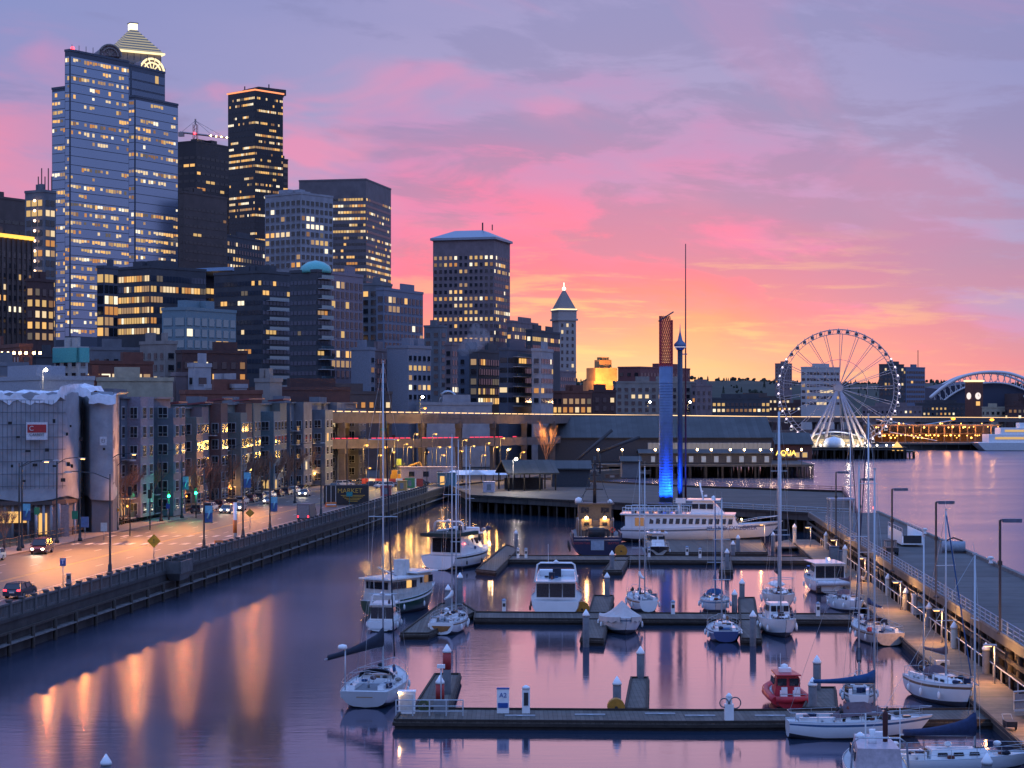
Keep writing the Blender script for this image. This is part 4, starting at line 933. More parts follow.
for k in range(42):
    a = 2 * PI * (k + .5) / 42; r_ = RW + .3
    g_ = link('gondola', gmm, fw, (r_ * math.cos(a), -.4, hz_ + r_ * math.sin(a) - 1.2))
    if math.sin(a) < .52: link('gondola_lamp', lmm, g_, (0, -1.3, 1.0)) if (k % 1 == 0) else None
for s in (-1, 1):
    for xx in (-13.5, -10, -6.5, 6.5, 10, 13.5):
        mb = MB(); mb.tube([(xx, s * 8, 4.4), (xx * .04, s * 3.2, hz_ - .3)], .55, 8, r1=.35); mb.build('support_leg', wst, fw)
flw = mat('white_flood_emit', (0, 0, 0), emit=(1, .86, .62), es=8)
for xx in (-12, -4, 4, 12): lamp_light(fw, (xx, -13, 6.5), 3500, (1, .86, .62), .8)
mb = MB()
for xx in (-17, -12, -8, -4, 0, 4, 8, 12, 16, 20, 23): mb.ball((xx, -10.5, 5.2), .42, 0, 6)
mb.build('base_lamps', flw, fw)
pdk = mat('pier_deck', (.09, .08, .075), .9, scale=.5, var=.4)
def pier(label, pts, z, name='pier', pile=4., deckm=pdk, edge=None, H=.7):
    t = thing(name, label, 'pier'); mb = MB(); mb.prism(pts, z - H, z); mb.build('deck', deckm, t)
    pm_ = MB().tube([(0, 0, -2), (0, 0, z - H)], .22, 6).mesh('piling', timber); mb = MB(); n_ = len(pts); c = 0
    for i in range(n_):
        a_, b_ = Vector(pts[i]), Vector(pts[(i + 1) % n_]); L_ = (b_ - a_).length; k = int(L_ / pile); ctr = sum((Vector(p) for p in pts), Vector((0, 0))) / n_
        for j in range(k + 1):
            p = a_ + (b_ - a_) * (j / max(k, 1)); p = p + (ctr - p).normalized() * .5; c += 1
            if c < 100: link('piling', pm_, t, (p.x, p.y, 0))
            else: mb.tube([(p.x, p.y, -2), (p.x, p.y, z - H)], .22, 6)
    if mb.f: mb.build('pilings', timber, t)['kind'] = 'stuff'
    mb = MB()
    xs = [p[0] for p in pts]; ys = [p[1] for p in pts]; inside = lambda x, y: sum(((a[1] > y) != (b[1] > y)) and (x < (b[0] - a[0]) * (y - a[1]) / (b[1] - a[1]) + a[0]) for a, b in zip(pts, pts[1:] + pts[:1])) % 2
    gx_ = min(xs); st_ = 3.6 if max(xs) - min(xs) < 90 else 5
    while gx_ < max(xs) and pile < 5:
        gy_ = min(ys)
        while gy_ < max(ys):
            if inside(gx_, gy_): mb.tube([(gx_ + (gy_ * 7.3 % 1.7), gy_, -1), (gx_ + (gy_ * 7.3 % 1.7), gy_, z - H)], .3, 4, caps=False)
            gy_ += st_
        gx_ += st_
    if mb.f: mb.build('inner_pilings', timber, t)['kind'] = 'stuff'
    if edge:
        mb = MB()
        for i in range(n_):
            a_, b_ = Vector(pts[i]), Vector(pts[(i + 1) % n_]); L_ = (b_ - a_).length; d = (b_ - a_) / L_; q = (a_ + b_) / 2; mb.box((q.x, q.y, z + .2), (L_, .35, .4), math.atan2(d.y, d.x))
        mb.build('kerb_timber', timber, t)
    return t
pier('pier carrying the white observation wheel', [(XatPx(790, 820), 812), (XatPx(905, 815), 812), (XatPx(905, 880), 900), (100, 905), (100, 830)], 4.4, edge=True)
pier('dark pontoon jutting right of the wheel pier', [(XatPx(888, 812), 818), (XatPx(918, 812), 820), (XatPx(918, 830), 838), (XatPx(888, 830), 838)], 3.2)
hall = thing('pier_hall', 'low white pavilion with curved lit canopy under the wheel', 'building', (hx, YF, 4.4), R(-8))
mb = MB(); mb.box((-4, 8, 2.5), (34, 12, 5)); mb.build('wall', pale, hall)
mb = MB(); secs = [[(-16 + k * 2.4, -6, 3 + 3.2 * math.sin(PI * k / 12)), (-16 + k * 2.4, 3, 3.2 + 3.2 * math.sin(PI * k / 12)), (-16 + k * 2.4, 3, 3.5 + 3.2 * math.sin(PI * k / 12)), (-16 + k * 2.4, -6, 3.3 + 3.2 * math.sin(PI * k / 12))] for k in range(13)]; mb.loft(secs); mb.build('canopy', white, hall)
mb = MB(); mb.box((-4, 1.9, 2), (30, .1, 2.2)); mb.build('glazing', LIT[2], hall)
tt = thing('white_tent', 'small white rounded tent at the left foot of the wheel', 'tent', (hx - 4, YF - 12, 4.4)); mb = MB(); mb.lathe((0, 0, 0), [(4.5, 0), (4.5, 2), (3.4, 3.6), (.1, 4.6)], 14); mb.build('canopy', white, tt)
tt = thing('gold_tent', 'small glowing golden tent at the right end of the wheel pier', 'tent', (XatPx(899, 822), 826, 3.2)); mb = MB(); mb.lathe((0, 0, 0), [(2.6, 0), (2.4, 1.2), (.1, 3.8)], 12); mb.build('canopy', mat('glowing_canvas', (0, 0, 0), emit=(1, .55, .15), es=1.4), tt)
# ================================================================ WATERFRONT SHEDS
shedroof = mat('shed_roof', (.040, .041, .044), .6, scale=.15, var=.5, stripes=(0, .6, .7))
def shed(label, x0, x1, Y, depth, zeave, zridge, wall, rz=0., windows=None, name='pier_shed', zb=4.4, wm_=None):
    X0, X1 = XatPx(x0, Y), XatPx(x1, Y); W = X1 - X0; t = thing(name, label, 'building', ((X0 + X1) / 2, Y, zb), rz); h = zeave - zb; hr = zridge - zb
    mb = MB(); mb.box((0, depth / 2, h / 2), (W, depth, h)); mb.poly([(-W / 2, 0, h), (-W / 2, depth, h), (-W / 2, depth / 2, hr)]); mb.poly([(W / 2, 0, h), (W / 2, depth, h), (W / 2, depth / 2, hr)]); mb.build('wall', wall, t)
    mb = MB()
    for s in (0, 1):
        ya, yb_ = (-.6, depth / 2) if s == 0 else (depth + .6, depth / 2); mb.loft([[(-W / 2 - .5, ya, h - .2), (-W / 2 - .5, yb_, hr + .1), (-W / 2 - .5, yb_, hr + .4), (-W / 2 - .5, ya, h + .1)], [(W / 2 + .5, ya, h - .2), (W / 2 + .5, yb_, hr + .1), (W / 2 + .5, yb_, hr + .4), (W / 2 + .5, ya, h + .1)]])
    mb.build('roof', shedroof, t)
    if windows:
        n_, z_, ww, hh, f0, f1, mats_ = windows
        m_ = MB(); m_.box((0, 0, 0), (ww + .3, .1, hh + .3), m=1); m_.box((0, -.06, 0), (ww, .1, hh)); me = m_.mesh('window', [mats_, trim])
        for k in range(n_): link('window', me, t, (-W / 2 + W * (f0 + (f1 - f0) * k / max(1, n_ - 1)), -.08, z_ - zb))
    return t, W
dimw = mat('dim_lit_window', (0, 0, 0), emit=(.62, .55, .62), es=.28)
pier('long pier under the dark gabled sheds', [(XatPx(540, 600), 596), (XatPx(812, 600), 596), (XatPx(812, 610), 640), (100, 700), (20, 690)], 4.2)
shed('long dark pier shed with a row of dim square windows', 538, 772, 615, 34, 12.0, 18.2, mat('shed_wall', (.055, .055, .065), .8), windows=(28, 9.3, 1.3, 2.0, .48, .985, dimw))
shed('lower dark pier shed in front, bluish ground-floor openings', 640, 772, 603, 10, 7.4, 8.2, mat('shed_wall', (0, 0, 0)), windows=(10, 5.6, 1.1, 1.6, .1, .96, mat('bluish_window', (0, 0, 0), emit=(.5, .55, .75), es=.45)))
t, W = shed('amber-windowed upper shed left of the blue-lit mast', 560, 660, 640, 10, 14.5, 18.6, dbrick, windows=(9, 12.9, 1.6, .8, .66, .95, LIT[0]))
t, W = shed('red-fronted seafood pier building beside the wheel', 776, 812, 640, 20, 9.5, 12.8, brick, windows=(4, 6, 1.5, 1.5, .15, .8, LIT[1]))
ns = thing('neon_sign', 'yellow neon word sign on the red pier building', 'sign', (XatPx(785, 636), 634, Zat(453, 636)))
text('lettering', 'AQUA', 2.3, mat('neon_yellow', (0, 0, 0), emit=(1, .62, .10), es=3.2), ns, up)
mb = MB(); mb.box((0, .3, -1.2), (6.6, .15, .25)); mb.build('bracket', darkm, ns)
t = thing('pitched_shelter', 'dark open-sided pitched shelter on the near pier, left end', 'shelter', (XatPx(527, 440), 440, 3.2), R(14)); mb = MB()
for q in (-1, 1): mb.loft([[(-6, q * 5.5, 3.6), (-6, 0, 6.4), (-6, 0, 6.7), (-6, q * 5.6, 3.9)], [(6, q * 5.5, 3.6), (6, 0, 6.4), (6, 0, 6.7), (6, q * 5.6, 3.9)]])
mb.build('roof', shedroof, t)
for q in range(4):
    for r_ in (-4.6, 4.6): MB().tube([(-5.4 + q * 3.6, r_, 0), (-5.4 + q * 3.6, r_, 4)], .17, 6).build('post', timber, t)
MB().box((0, 3, 1.3), (9, .2, 2.6)).build('back_wall', mat('dark_timber_wall', (.06, .045, .04), .9), t)
shed('low dark workshop roof beside the pitched shelter', 552, 590, 455, 12, 7.4, 8.8, zb=3.2, wall= mat('shed_wall', (0, 0, 0)))
shed('pale flat-roofed kiosk under the long shed', 622, 640, 480, 7, 8.4, 9.2, greyc)
# sculptural slanted canopy ribs
for i, (x0, x1, y0_, y1_) in enumerate(((566, 612, 470, 430), (600, 640, 452, 437))):
    Yd = 520; mb = MB(); mb.tube([(XatPx(x0, Yd), Yd, Zat(y0_, Yd)), (XatPx(x1, Yd), Yd, Zat(y1_, Yd))], .5, 6); mb.tube([(XatPx(x0, Yd), Yd, 4), (XatPx(x0, Yd), Yd, Zat(y0_, Yd))], .3, 6)
    tag(mb.build('boom', darkm), ('long' if i == 0 else 'short') + ' dark slanting crane boom over the pier sheds', 'crane boom')
for i, px in enumerate((508, 598, 622, 655, 697, 711, 730, 744, 760, 771, 787, 801)):
    Yd = 596; t = thing('pier_lamp', 'small warm lamp on the shed pier, %s of the row' % nth(i, 12), 'lamp', (XatPx(px, Yd), Yd - 1, 4.2), 0, 'warm lamps along the shed pier')
    mb = MB(); mb.tube([(0, 0, 0), (0, 0, 4.2)], .08, 5); mb.build('pole', darkm, t); mb = MB(); mb.ball((0, 0, 4.5), .33, 0, 8); mb.build('bulb', warm_bulb, t); lamp_light(t, (0, -.6, 4.5), 450, (1, .68, .35), .33)
# ================================================================ STADIUM, CLOCK TOWER, FAR RIGHT
YT = 1850; st = thing('stadium', 'football stadium with white trussed roof arch on the right skyline', 'stadium', (XatPx(985, YT), YT, 0))
mb = MB(); zt = lambda p: Zat(p, YT)
def px2(p): return XatPx(p, YT) - XatPx(985, YT)
arc = [(930, 398), (942, 388), (955, 380), (968, 375), (985, 372.3), (1003, 372.5), (1018, 376), (1035, 384), (1052, 397)]
P0 = [(px2(a_), 0, zt(b_)) for a_, b_ in arc]; P1 = [(px2(985) + (px2(a_) - px2(985)) * .93 + 1.5, 2, zt(b_) - 10) for a_, b_ in arc]
def dense(P, k=5):
    out = []
    for i in range(len(P) - 1):
        p0, p1, p2, p3 = [Vector(P[max(0, min(len(P) - 1, j))]) for j in (i - 1, i, i + 1, i + 2)]
        for q in range(k):
            t = q / k; out.append(.5 * ((2 * p1) + (p2 - p0) * t + (2 * p0 - 5 * p1 + 4 * p2 - p3) * t * t + (3 * p1 - p0 - 3 * p2 + p3) * t ** 3))
    return out + [Vector(P[-1])]
D0, D1 = dense(P0), dense(P1)
mb.tube(D0, 1.7, 6); mb.tube(D1, .9, 6)
for i in range(2, len(D0) - 3): mb.tube([D0[i], D1[i + (1 if i % 2 else -1)]], .45, 4)
D2 = [p + Vector((8, 60, 0)) for p in D0]; mb.tube(D2, 1.2, 6); mb.build('roof_arch', mat('arch_white', (.72, .68, .70), .5), st)
mb = MB(); secs = [[(px2(938 + k * 10), 5, 4), (px2(938 + k * 10), 5, zt(391 - 8.5 * math.sin(PI * (k + 1) / 12))), (px2(938 + k * 10), 60, zt(391 - 8.5 * math.sin(PI * (k + 1) / 12)) + 2), (px2(938 + k * 10), 60, 4)] for k in range(12)]; mb.loft(secs); mb.build('stand', mat('stadium_stand', (.045, .05, .085), .7), st)
mb = MB(); D3 = dense([(px2(a_), -60, zt(b_)) for a_, b_ in ((1008, 398), (1018, 389), (1030, 384), (1045, 384), (1060, 392))]); mb.tube(D3, 2.2, 6); mb.tube([p + Vector((3, 0, -5)) for p in D3], 1.2, 6); mb.build('roof_arch', mat('arch_white', (0, 0, 0)), st)
mb = MB(); mb.box((px2(1035), -30, zt(398) / 2 + 4), (60, 50, zt(398))); mb.build('stand', dbrick, st)
YC = 1500; ct = thing('clock_tower', 'brick clock tower with lit white dials before the stadium', 'clock tower', (XatPx(974, YC), YC, 0), R(25)); zt = lambda p: Zat(p, YC)
mb = MB(); mb.box((0, 0, zt(382) / 2), (9.5, 9.5, zt(382))); mb.build('shaft', brick, ct)
mb = MB(); mb.box((0, 0, zt(381)), (11, 11, 1.4)); mb.build('cornice', goldlit, ct)
mb = MB(); mb.tube([(0, -4.7, zt(396)), (0, -5.0, zt(396))], 2.6, 16); mb.tube([(-4.7, 0, zt(396)), (-5.0, 0, zt(396))], 2.6, 16); mb.build('dial', mat('clock_dial', (0, 0, 0), emit=(1, .85, .8), es=1.1), ct)
mb = MB(); mb.box((0, -5.1, zt(396) + .9), (.3, .1, 2)); mb.box((.7, -5.1, zt(396)), (1.5, .1, .3)); mb.build('clock_hands', darkm, ct)
mb = MB(); mb.box((0, -4.8, zt(403.5)), (3.6, .2, 3.2)); mb.build('lit_louvre', LIT[0], ct)
lowlist = [('pale low warehouse with windows right of the clock tower', 1002, 1004, 1020, 1400, 417, mauve), ]
bld('cream small warehouse with black windows right of the clock tower', 982, 985, 1006, 1350, 408, a=60, wall=cream, style='grid', fh=4, pw=4, wf=.5, hf=.5, lit=.1, vis=420, cap=24)
bld('brick warehouse with lit windows cut by the right edge', 1005, 1008, 1050, 1350, 406, a=60, wall=dbrick, style='grid', fh=4, pw=4, wf=.5, hf=.5, lit=.5, vis=420, cap=40)
bld('dark office row on the ridge left of the stadium', 915, 918, 968, 1500, 404, a=62, wall=dgrey, style='grid', fh=4, pw=4, wf=.4, hf=.4, lit=.15, vis=417, cap=40)
bld('dim warehouse row behind the wheel, right of its hub', 862, 866, 922, 1400, 407, a=62, wall=mauve, style='grid', fh=4, pw=4, wf=.4, hf=.4, lit=.2, vis=417, cap=40)
bld('dim warehouse row behind the wheel, left of its hub', 765, 768, 838, 1400, 404, a=62, wall=dbrick, style='grid', fh=4, pw=4, wf=.4, hf=.4, lit=.2, vis=417, cap=40)
# the amber-lit ferry terminal
tm = thing('ferry_terminal', 'long open ferry terminal glowing amber behind the bay', 'terminal', (XatPx(935, 1010), 1010, GZ), 0)
mb = MB(); mb.box((0, 8, 9.0), (66, 24, .8)); mb.box((-6, 10, 4.6), (60, 22, .5)); mb.box((0, 22, 4.5), (66, 1, 9)); mb.build('decks', mat('terminal_concrete', (.3, .2, .12), .8), tm)
mb = MB()
for k in range(17): mb.box((-32 + k * 4, -3.5, 4.4), (.5, .5, 8.8))
mb.build('columns', mat('terminal_concrete', (0, 0, 0)), tm)
mb = MB(); mb.tube([(-31, -3, 12), (-10, -3, 8.6), (8, -3, 11.4)], .35, 5); mb.tube([(-24, -4, 5.4), (0, -4, 1)], .3, 5); mb.build('passenger_ramp', steel, tm)
mb = MB(); rg = random.Random(4)
mb.ball((0, 0, 0), .4, 0, 6); lmm = mb.mesh('lamp', [mat('amber_lamp', (0, 0, 0), emit=(1, .46, .08), es=7)])
for k in range(60): o = link('lamp', lmm, tm, (-31 + k * 1.06, -3.8 - rg.random(), rg.choice([7.9, 3.7, 3.9, 8.2, 9.9, 2.6]))); o.scale = [rg.uniform(.5, 1.3)] * 3
for k in range(8): lamp_light(tm, (-28 + k * 8, -6, 7), 900, (1, .36, .06), .8)
for k in range(4): lamp_light(tm, (-24 + k * 16, 5, 3.6), 1500, (1, .36, .06), .8)
pier('dark quay edge of the ferry terminal', [(XatPx(880, 985), 975), (XatPx(1040, 985), 975), (XatPx(1060, 1000), 1010), (XatPx(880, 1000), 1010)], 3.4, pile=6)
fy = thing('car_ferry', 'white car ferry docked at the right edge with lit windows', 'ferry', (XatPx(1022, 968), 968, 0), R(0))
mb = MB(); mb.loft([[(-22 + s, -7, .2), (-22 + s, 7, .2), (26, 7, .2), (26, -7, .2)] for s in (2, )] + [[(-24, -8, 4), (-24, 8, 4), (30, 8, 4), (30, -8, 4)]]); mb.build('hull', white, fy)
mb = MB(); mb.box((4, 0, 6), (44, 14, 4)); mb.box((6, 0, 9.6), (36, 12, 3.2)); mb.box((2, 0, 12.4), (8, 8, 2.6)); mb.tube([(14, 0, 11), (14, 0, 16)], 1.4, 10); mb.build('superstructure', white, fy)
mb = MB(); mb.box((4, -7.1, 6.2), (38, .2, 1.1)); mb.box((6, -6.1, 9.8), (32, .2, 1)); mb.build('window_band', LIT[1], fy)
low('dark low harbour building with red and amber lamps behind the ferry terminal', 905, 908, 1040, 1450, 424, 432, 66, dbrick, lit=.5, fh=4, pw=4, cap=40)
# ================================================================ NEAR PIERS
pdeck = mat('timber_apron', (.075, .062, .055), .8, scale=.25, var=.4, stripes=(1, .55, .7))
pier('wide timber-piled pier crossing behind the marina', [(-14.5, 457), (-8.7, 406), (21, 373), (58.5, 330), (72, 425), (43, 451), (8, 500), (1, 500)], 3.2, pile=2.6, deckm=pdeck, edge=True, H=1.0)
rl = thing('pier_railing', 'pinkish post-and-wire railing along the far corner of the timber pier', 'railing')
def railing(parent, A, B, n, z, h=1.05, m=None, rails=(1., .62, .3), r=.035, nm='rail', posts=True):
    A, B = Vector(A), Vector(B); mb = MB()
    for f in rails: mb.tube([(A.x, A.y, z + h * f), (B.x, B.y, z + h * f)], r, 4)
    mb.build(nm, m or steel, parent)
    if posts:
        pb = MB(); pb.box((0, 0, h / 2), (.09, .09, h)); me = pb.mesh('post', m or steel)
        for k in range(n): p = A + (B - A) * (k / (n - 1)); link('post', me, parent, (p.x, p.y, z))
railing(rl, (43, 450), (71.8, 424.5), 14, 3.3, 1.2, mat('rusty_rail', (.22, .10, .11), .7), r=.06); railing(rl, (71.6, 424), (58.6, 332), 16, 3.3, 1.2, MAT['rusty_rail'], r=.06)
rl = thing('pier_railing', 'pale blue-grey railing along the near edge of the timber pier', 'railing'); railing(rl, (30, 363.5), (57.5, 332), 18, 3.3, 1.2, steel, r=.05)

lp = thing('long_pier', 'wide concrete breakwater pier running along the right side, lamps on it', 'pier')
y0, y1 = 60, 330
E = lambda Y, o=0: (pe(Y) + o, Y)
pierc = mat('pier_concrete', (.09, .088, .088), .8, scale=.35, var=.3, stripes=(1, .16, .8))
mb = MB(); mb.prism([E(y0), E(y1), E(y1, 11.9), E(y0, 11.9)], 3.3, 4.0); mb.build('deck', pierc, lp)
mb = MB(); mb.prism([E(y0, 11.5), E(y1, 11.5), E(y1, 11.95), E(y0, 11.95)], 4.0, 4.35); mb.prism([E(y0, 0), E(y1, 0), E(y1, .25), E(y0, .25)], 4.0, 4.2); mb.build('kerb', conc, lp)
mb = MB()
for k in range(64):
    Yd = 64 + k * 4
    for o_ in (.4, 4, 8, 11.4): mb.tube([(pe(Yd) + o_, Yd, -2), (pe(Yd) + o_, Yd, 3.3)], .25, 6)
    mb.box((pe(Yd) + 6, Yd, 3.1), (11.8, .5, .45), -PEA)
mb.build('pilings', timber, lp)
mb = MB()
for z_ in (1.2, 2.2): mb.prism([E(y0, -.05), E(y1, -.05), E(y1, .15), E(y0, .15)], z_, z_ + .3)
mb.build('fender_beam', timber, lp)
rl = thing('pier_railing', 'long blue-grey three-rail fence along the marina edge of the breakwater pier', 'railing'); railing(rl, E(84, .15), E(300, .15), 90, 4.05, 1.15, mat('blue_grey_steel', (.25, .31, .40), .5, .3), rails=(1, .7, .4, .12), r=.045)
# riprap under the pier, lit in places
rb = MB(); rg = random.Random(2)
for k in range(420):
    Yd = rg.uniform(120, 300); s = rg.uniform(.3, .9); rb.box((pe(Yd) + rg.uniform(.9, 2.0), Yd, rg.uniform(.1, 2.2)), (s, s * rg.uniform(.7, 1.2), s * .8), rg.uniform(0, 3), ry=rg.uniform(-.5, .5), taper=.7)
o = rb.build('riprap', mat('riprap_rock', (.16, .13, .10), .9, scale=1.5, var=.4)); tag(o, 'heap of lit rocks under the edge of the breakwater pier', 'rocks', kind='stuff')
# pier lamps: square head on one side
def mk_pier_lamp(t):
    mb = MB(); mb.lathe((0, 0, 0), [(.28, 0), (.28, .15), (.12, .3)], 8); mb.box((0, 0, 4.5), (.17, .17, 9)); mb.build('pole', mat('bronze_pole', (.05, .045, .05), .5), t)
    mb = MB(); mb.box((.95, 0, 8.95), (1.5, .42, .3)); mb.box((.15, 0, 9), (.3, .12, .12)); mb.build('lamp_head', mat('lamp_head_blue', (.10, .13, .2), .5), t)
    mb = MB(); mb.box((0, .0, 5.6), (.3, .35, .35)); mb.build('junction_box', darkm, t)
pl = [(1000, 632, 520), (936, 587, 502), (892, 560, 489), (860, 538, 479), (836, 525, 472)]
for i, (px, pb_, pt) in enumerate(pl):
    zt_ = 13.0; Yd = (zt_ - CH) * F / (HY - pt); zt_ = 13.0
    place('pier_lamp', mk_pier_lamp, 'pier_lamp_post', 'dark square-headed lamp post on the breakwater pier, %s' % ['nearest the camera', 'second nearest', 'third nearest', 'fourth nearest', 'farthest, at the pier end'][i], 'lamp post', (XatPx(px, Yd), Yd, 4.0), 0, 'square-headed lamp posts along the breakwater pier')
# things on the pier
gx = G(908, 540, 4.0)
t = thing('gangway', 'white box-sided gangway stored on the pier edge', 'gangway', (XatPx(905, 257), 257, 4.05), -PEA)
mb = MB(); mb.box((-1.3, 0, 1), (.1, 14, 1.6)); mb.box((1.3, 0, 1), (.1, 14, 1.6)); mb.box((0, 0, .3), (2.6, 14, .15)); mb.build('frame', white, t)
mb = MB(); mb.box((0, -7, .9), (2.3, .1, 1.0)); mb.build('end_gate', darkm, t)
mb = MB(); mb.tube([(-1.3, -7, 2.3), (-1.3, 7, 2.3)], .05, 4); mb.tube([(1.3, -7, 2.3), (1.3, 7, 2.3)], .05, 4)
for k in range(6):
    for s in (-1.3, 1.3): mb.tube([(s, -7 + k * 2.8, 1.7), (s, -7 + k * 2.8, 2.3)], .04, 4)
mb.build('handrail', steel, t)
t = thing('storage_tank', 'rounded pale tank lying at the water edge of the pier', 'tank', (pe(240) + 10.1, 240, 4.05), R(-10))
mb = MB(); mb.tube([(-1.4, 0, .7), (1.4, 0, .7)], .7, 14); mb.build('drum', mat('grey_tank', (.28, .33, .4), .5), t); mb = MB(); mb.tube([(-1, -.3, 1.4), (0, 0, 1.8), (1.1, 0, 1.4)], .1, 6); mb.build('strap', black, t)
for i, (px, py) in enumerate(((1022, 585), (990, 566), (962, 552), (932, 536))):
    Yd = 18 * F / (py - HY); t = place('bol', lambda t: (MB().lathe((0, 0, 0), [(.3, 0), (.2, .15), (.17, .5), (.32, .6), (.3, .75), (.05, .8)], 10).build('post', white, t), MB().tube([(-.4, 0, .55), (.4, 0, .55)], .08, 6).build('horn', white, t)), 'mooring_bollard', 'white mooring bollard on the water side of the pier, %s' % ['nearest', 'second nearest', 'third nearest', 'farthest'][i], 'bollard', (pe(Yd) + 11.1, Yd, 4.3), 0, 'white bollards on the pier edge')
for i, (px, py, nm_, c_) in enumerate(((1018, 651, 'ochre', (.5, .2, .03)), )):
    Yd = 142; t = thing('bollard', 'ochre rusted bollard head on the pier near the lower right', 'bollard', (pe(Yd) + 1.3, Yd, 4.05)); mb = MB(); mb.lathe((0, 0, 0), [(.22, 0), (.2, .7), (.34, .85), (.34, 1.1), (.1, 1.3)], 12); mb.build('post', mat('ochre_rust', c_, .8), t)
# parked utility cart and portal frame with red lamp at the pier end
t = thing('utility_cart', 'small dark utility cart parked by the pier fence', 'cart', (pe(236) + 1.9, 236, 4.05), -PEA)
mb = MB(); mb.box((0, 0, .7), (1.5, 3, .5), m=0); mb.box((0, .5, 1.7), (1.4, 1.6, .1), m=0); mb.build('body', darkm, t)
for x in (-.65, .65):
    for y in (-1, 1): mb = MB(); mb.tube([(x - .1, y, .35), (x + .1, y, .35)], .35, 12); mb.build('wheel', black, t)
mb = MB()
for x in (-.6, .6):
    for y in (-.2, 1.2): mb.tube([(x, y, .9), (x, y, 1.7)], .04, 4)
mb.build('roof_post', steel, t)
t = thing('gangway_portal', 'pale blue steel portal frame where the pier ramp begins', 'portal', (pe(282) + .6, 282, 4.0))
mb = MB()
for x in (-1.6, 1.6):
    for y in (-1.5, 1.5): mb.box((x, y, 2.3), (.22, .22, 4.6))
mb.box((0, 0, 4.6), (3.6, 3.4, .25)); mb.build('frame', mat('blue_grey_steel', (0, 0, 0)), t)
t = thing('beacon', 'small red navigation beacon at the pier end', 'beacon', (XatPx(874, 300), 300, 4)); mb = MB(); mb.tube([(0, 0, 0), (0, 0, 2.2)], .07, 6); mb.build('pole', darkm, t); mb = MB(); mb.ball((0, 0, 2.4), .22, 0, 8); mb.build('lamp', mat('red_lamp', (0, 0, 0), emit=(1, .12, .10), es=9), t)
# gangway ramp from pier to floating walk (lower right) with solid side panels
t = thing('ramp', 'aluminium boarding ramp with framed sides at the bottom right corner', 'ramp', (0, 0, 0))
A_, B_ = Vector((34.6, 134.5, 1.0)), Vector((36.6, 116, 4.2))
mb = MB(); mb.loft([[A_ + Vector((s, 0, z_)) for s, z_ in ((-.1, 0), (1.5, 0), (1.5, .15), (-.1, .15))], [B_ + Vector((s, 0, z_)) for s, z_ in ((-.1, 0), (1.5, 0), (1.5, .15), (-.1, .15))]]); mb.build('walkway', alum, t)
mb = MB()
for s in (-.1, 1.5):
    a_, b_ = A_ + Vector((s, 0, .1)), B_ + Vector((s, 0, .1)); uv = Vector((0, 0, 1.25)); mb.tube([a_ + uv, b_ + uv], .07, 5); mb.tube([a_ + uv * .5, b_ + uv * .5], .05, 5)
    for k in range(9): q = a_ + (b_ - a_) * k / 8; mb.tube([q, q + uv], .05, 5)
mb.build('side_frame', alum, t)
mb = MB(); s = Vector((-.06, 0, 0)); mb.loft([[A_ + s + Vector((0, 0, .2)), A_ + s + Vector((.03, 0, .2)), A_ + s + Vector((.03, 0, 1.2)), A_ + s + Vector((0, 0, 1.2))], [B_ + s + Vector((0, 0, .2)), B_ + s + Vector((.03, 0, .2)), B_ + s + Vector((.03, 0, 1.2)), B_ + s + Vector((0, 0, 1.2))]]); mb.build('mesh_panel', grey, t)
# ---- blue-lit mast sculpture
YB = 384; bx = XatPx(666, YB); zt = lambda p: Zat(p, YB)
t = thing('sculptural_mast', 'tall round mast lit bright blue below with red perforated slant-cut top', 'mast', (bx, YB, 0))
r_ = 7.2 * YB / F
bm2 = mat('blue_lit_steel', (.13, .19, .34), .45, .1, scale=.4)
mb = MB(); mb.lathe((0, 0, 0), [(r_ * .95, 3.2), (r_ * .95, zt(366))], 20)
for k in range(40): 
    z = 5 + k * .55
    if z < zt(370): mb.lathe((0, 0, 0), [(r_ * .95, z), (r_ * 1.0, z + .06), (r_ * .95, z + .12)], 20)
mb.build('shaft', bm2, t)
mb = MB()
zt0, zt1 = zt(367), zt(316)
for k in range(20):                                    # latticed upper tube
    for s in (-1, 1):
        pts = []
        for j in range(13):
            a = 2 * PI * k / 20 + s * j * .22; z = zt0 + (zt1 - zt0) * j / 12
            if math.cos(a) * .9 + (z - zt1) * .55 < .55 + .0 or j < 9: pts.append((r_ * .93 * math.cos(a), r_ * .93 * math.sin(a), z))
        if len(pts) > 1: mb.tube(pts, .06, 4)
mb.build('lattice_top', mat('red_lattice', (.55, .05, .06), .6), t)
mb = MB(); ring_ = [(r_ * math.cos(2 * PI * k / 20), r_ * math.sin(2 * PI * k / 20), zt(321) + (zt(312) - zt(321)) * (.5 + .5 * math.cos(2 * PI * k / 20))) for k in range(21)]; mb.tube(ring_, .14, 6); mb.poly(ring_[:-1]); mb.build('slant_cap', mat('dark_mesh_cap', (.06, .05, .06), .5), t)
for k in range(3):
    ld = bpy.data.lights.new('light', 'SPOT'); ld.energy = 7000; ld.color = (.01, .10, 1); ld.spot_size = R(110); ld.spot_blend = .8; ld.shadow_soft_size = .2
    a = R(-150 + k * 60); lo = link('light', ld, t, (3.1 * math.cos(a), 3.1 * math.sin(a), 3.5)); lo.rotation_euler = Vector((-math.cos(a) * .32, -math.sin(a) * .32, 1)).to_track_quat('-Z', 'Y').to_euler()
t2 = thing('lantern_mast', 'slimmer blue-lit mast with pointed lantern beside the big one', 'mast', (XatPx(680.5, YB), YB + 1, 0))
r2 = 3.2 * YB / F
mb = MB(); mb.lathe((0, 0, 0), [(r2 * .8, 3.2), (r2 * .8, zt(350))], 14); mb.build('shaft', mat('slate_mast', (.05, .06, .10), .5), t2)
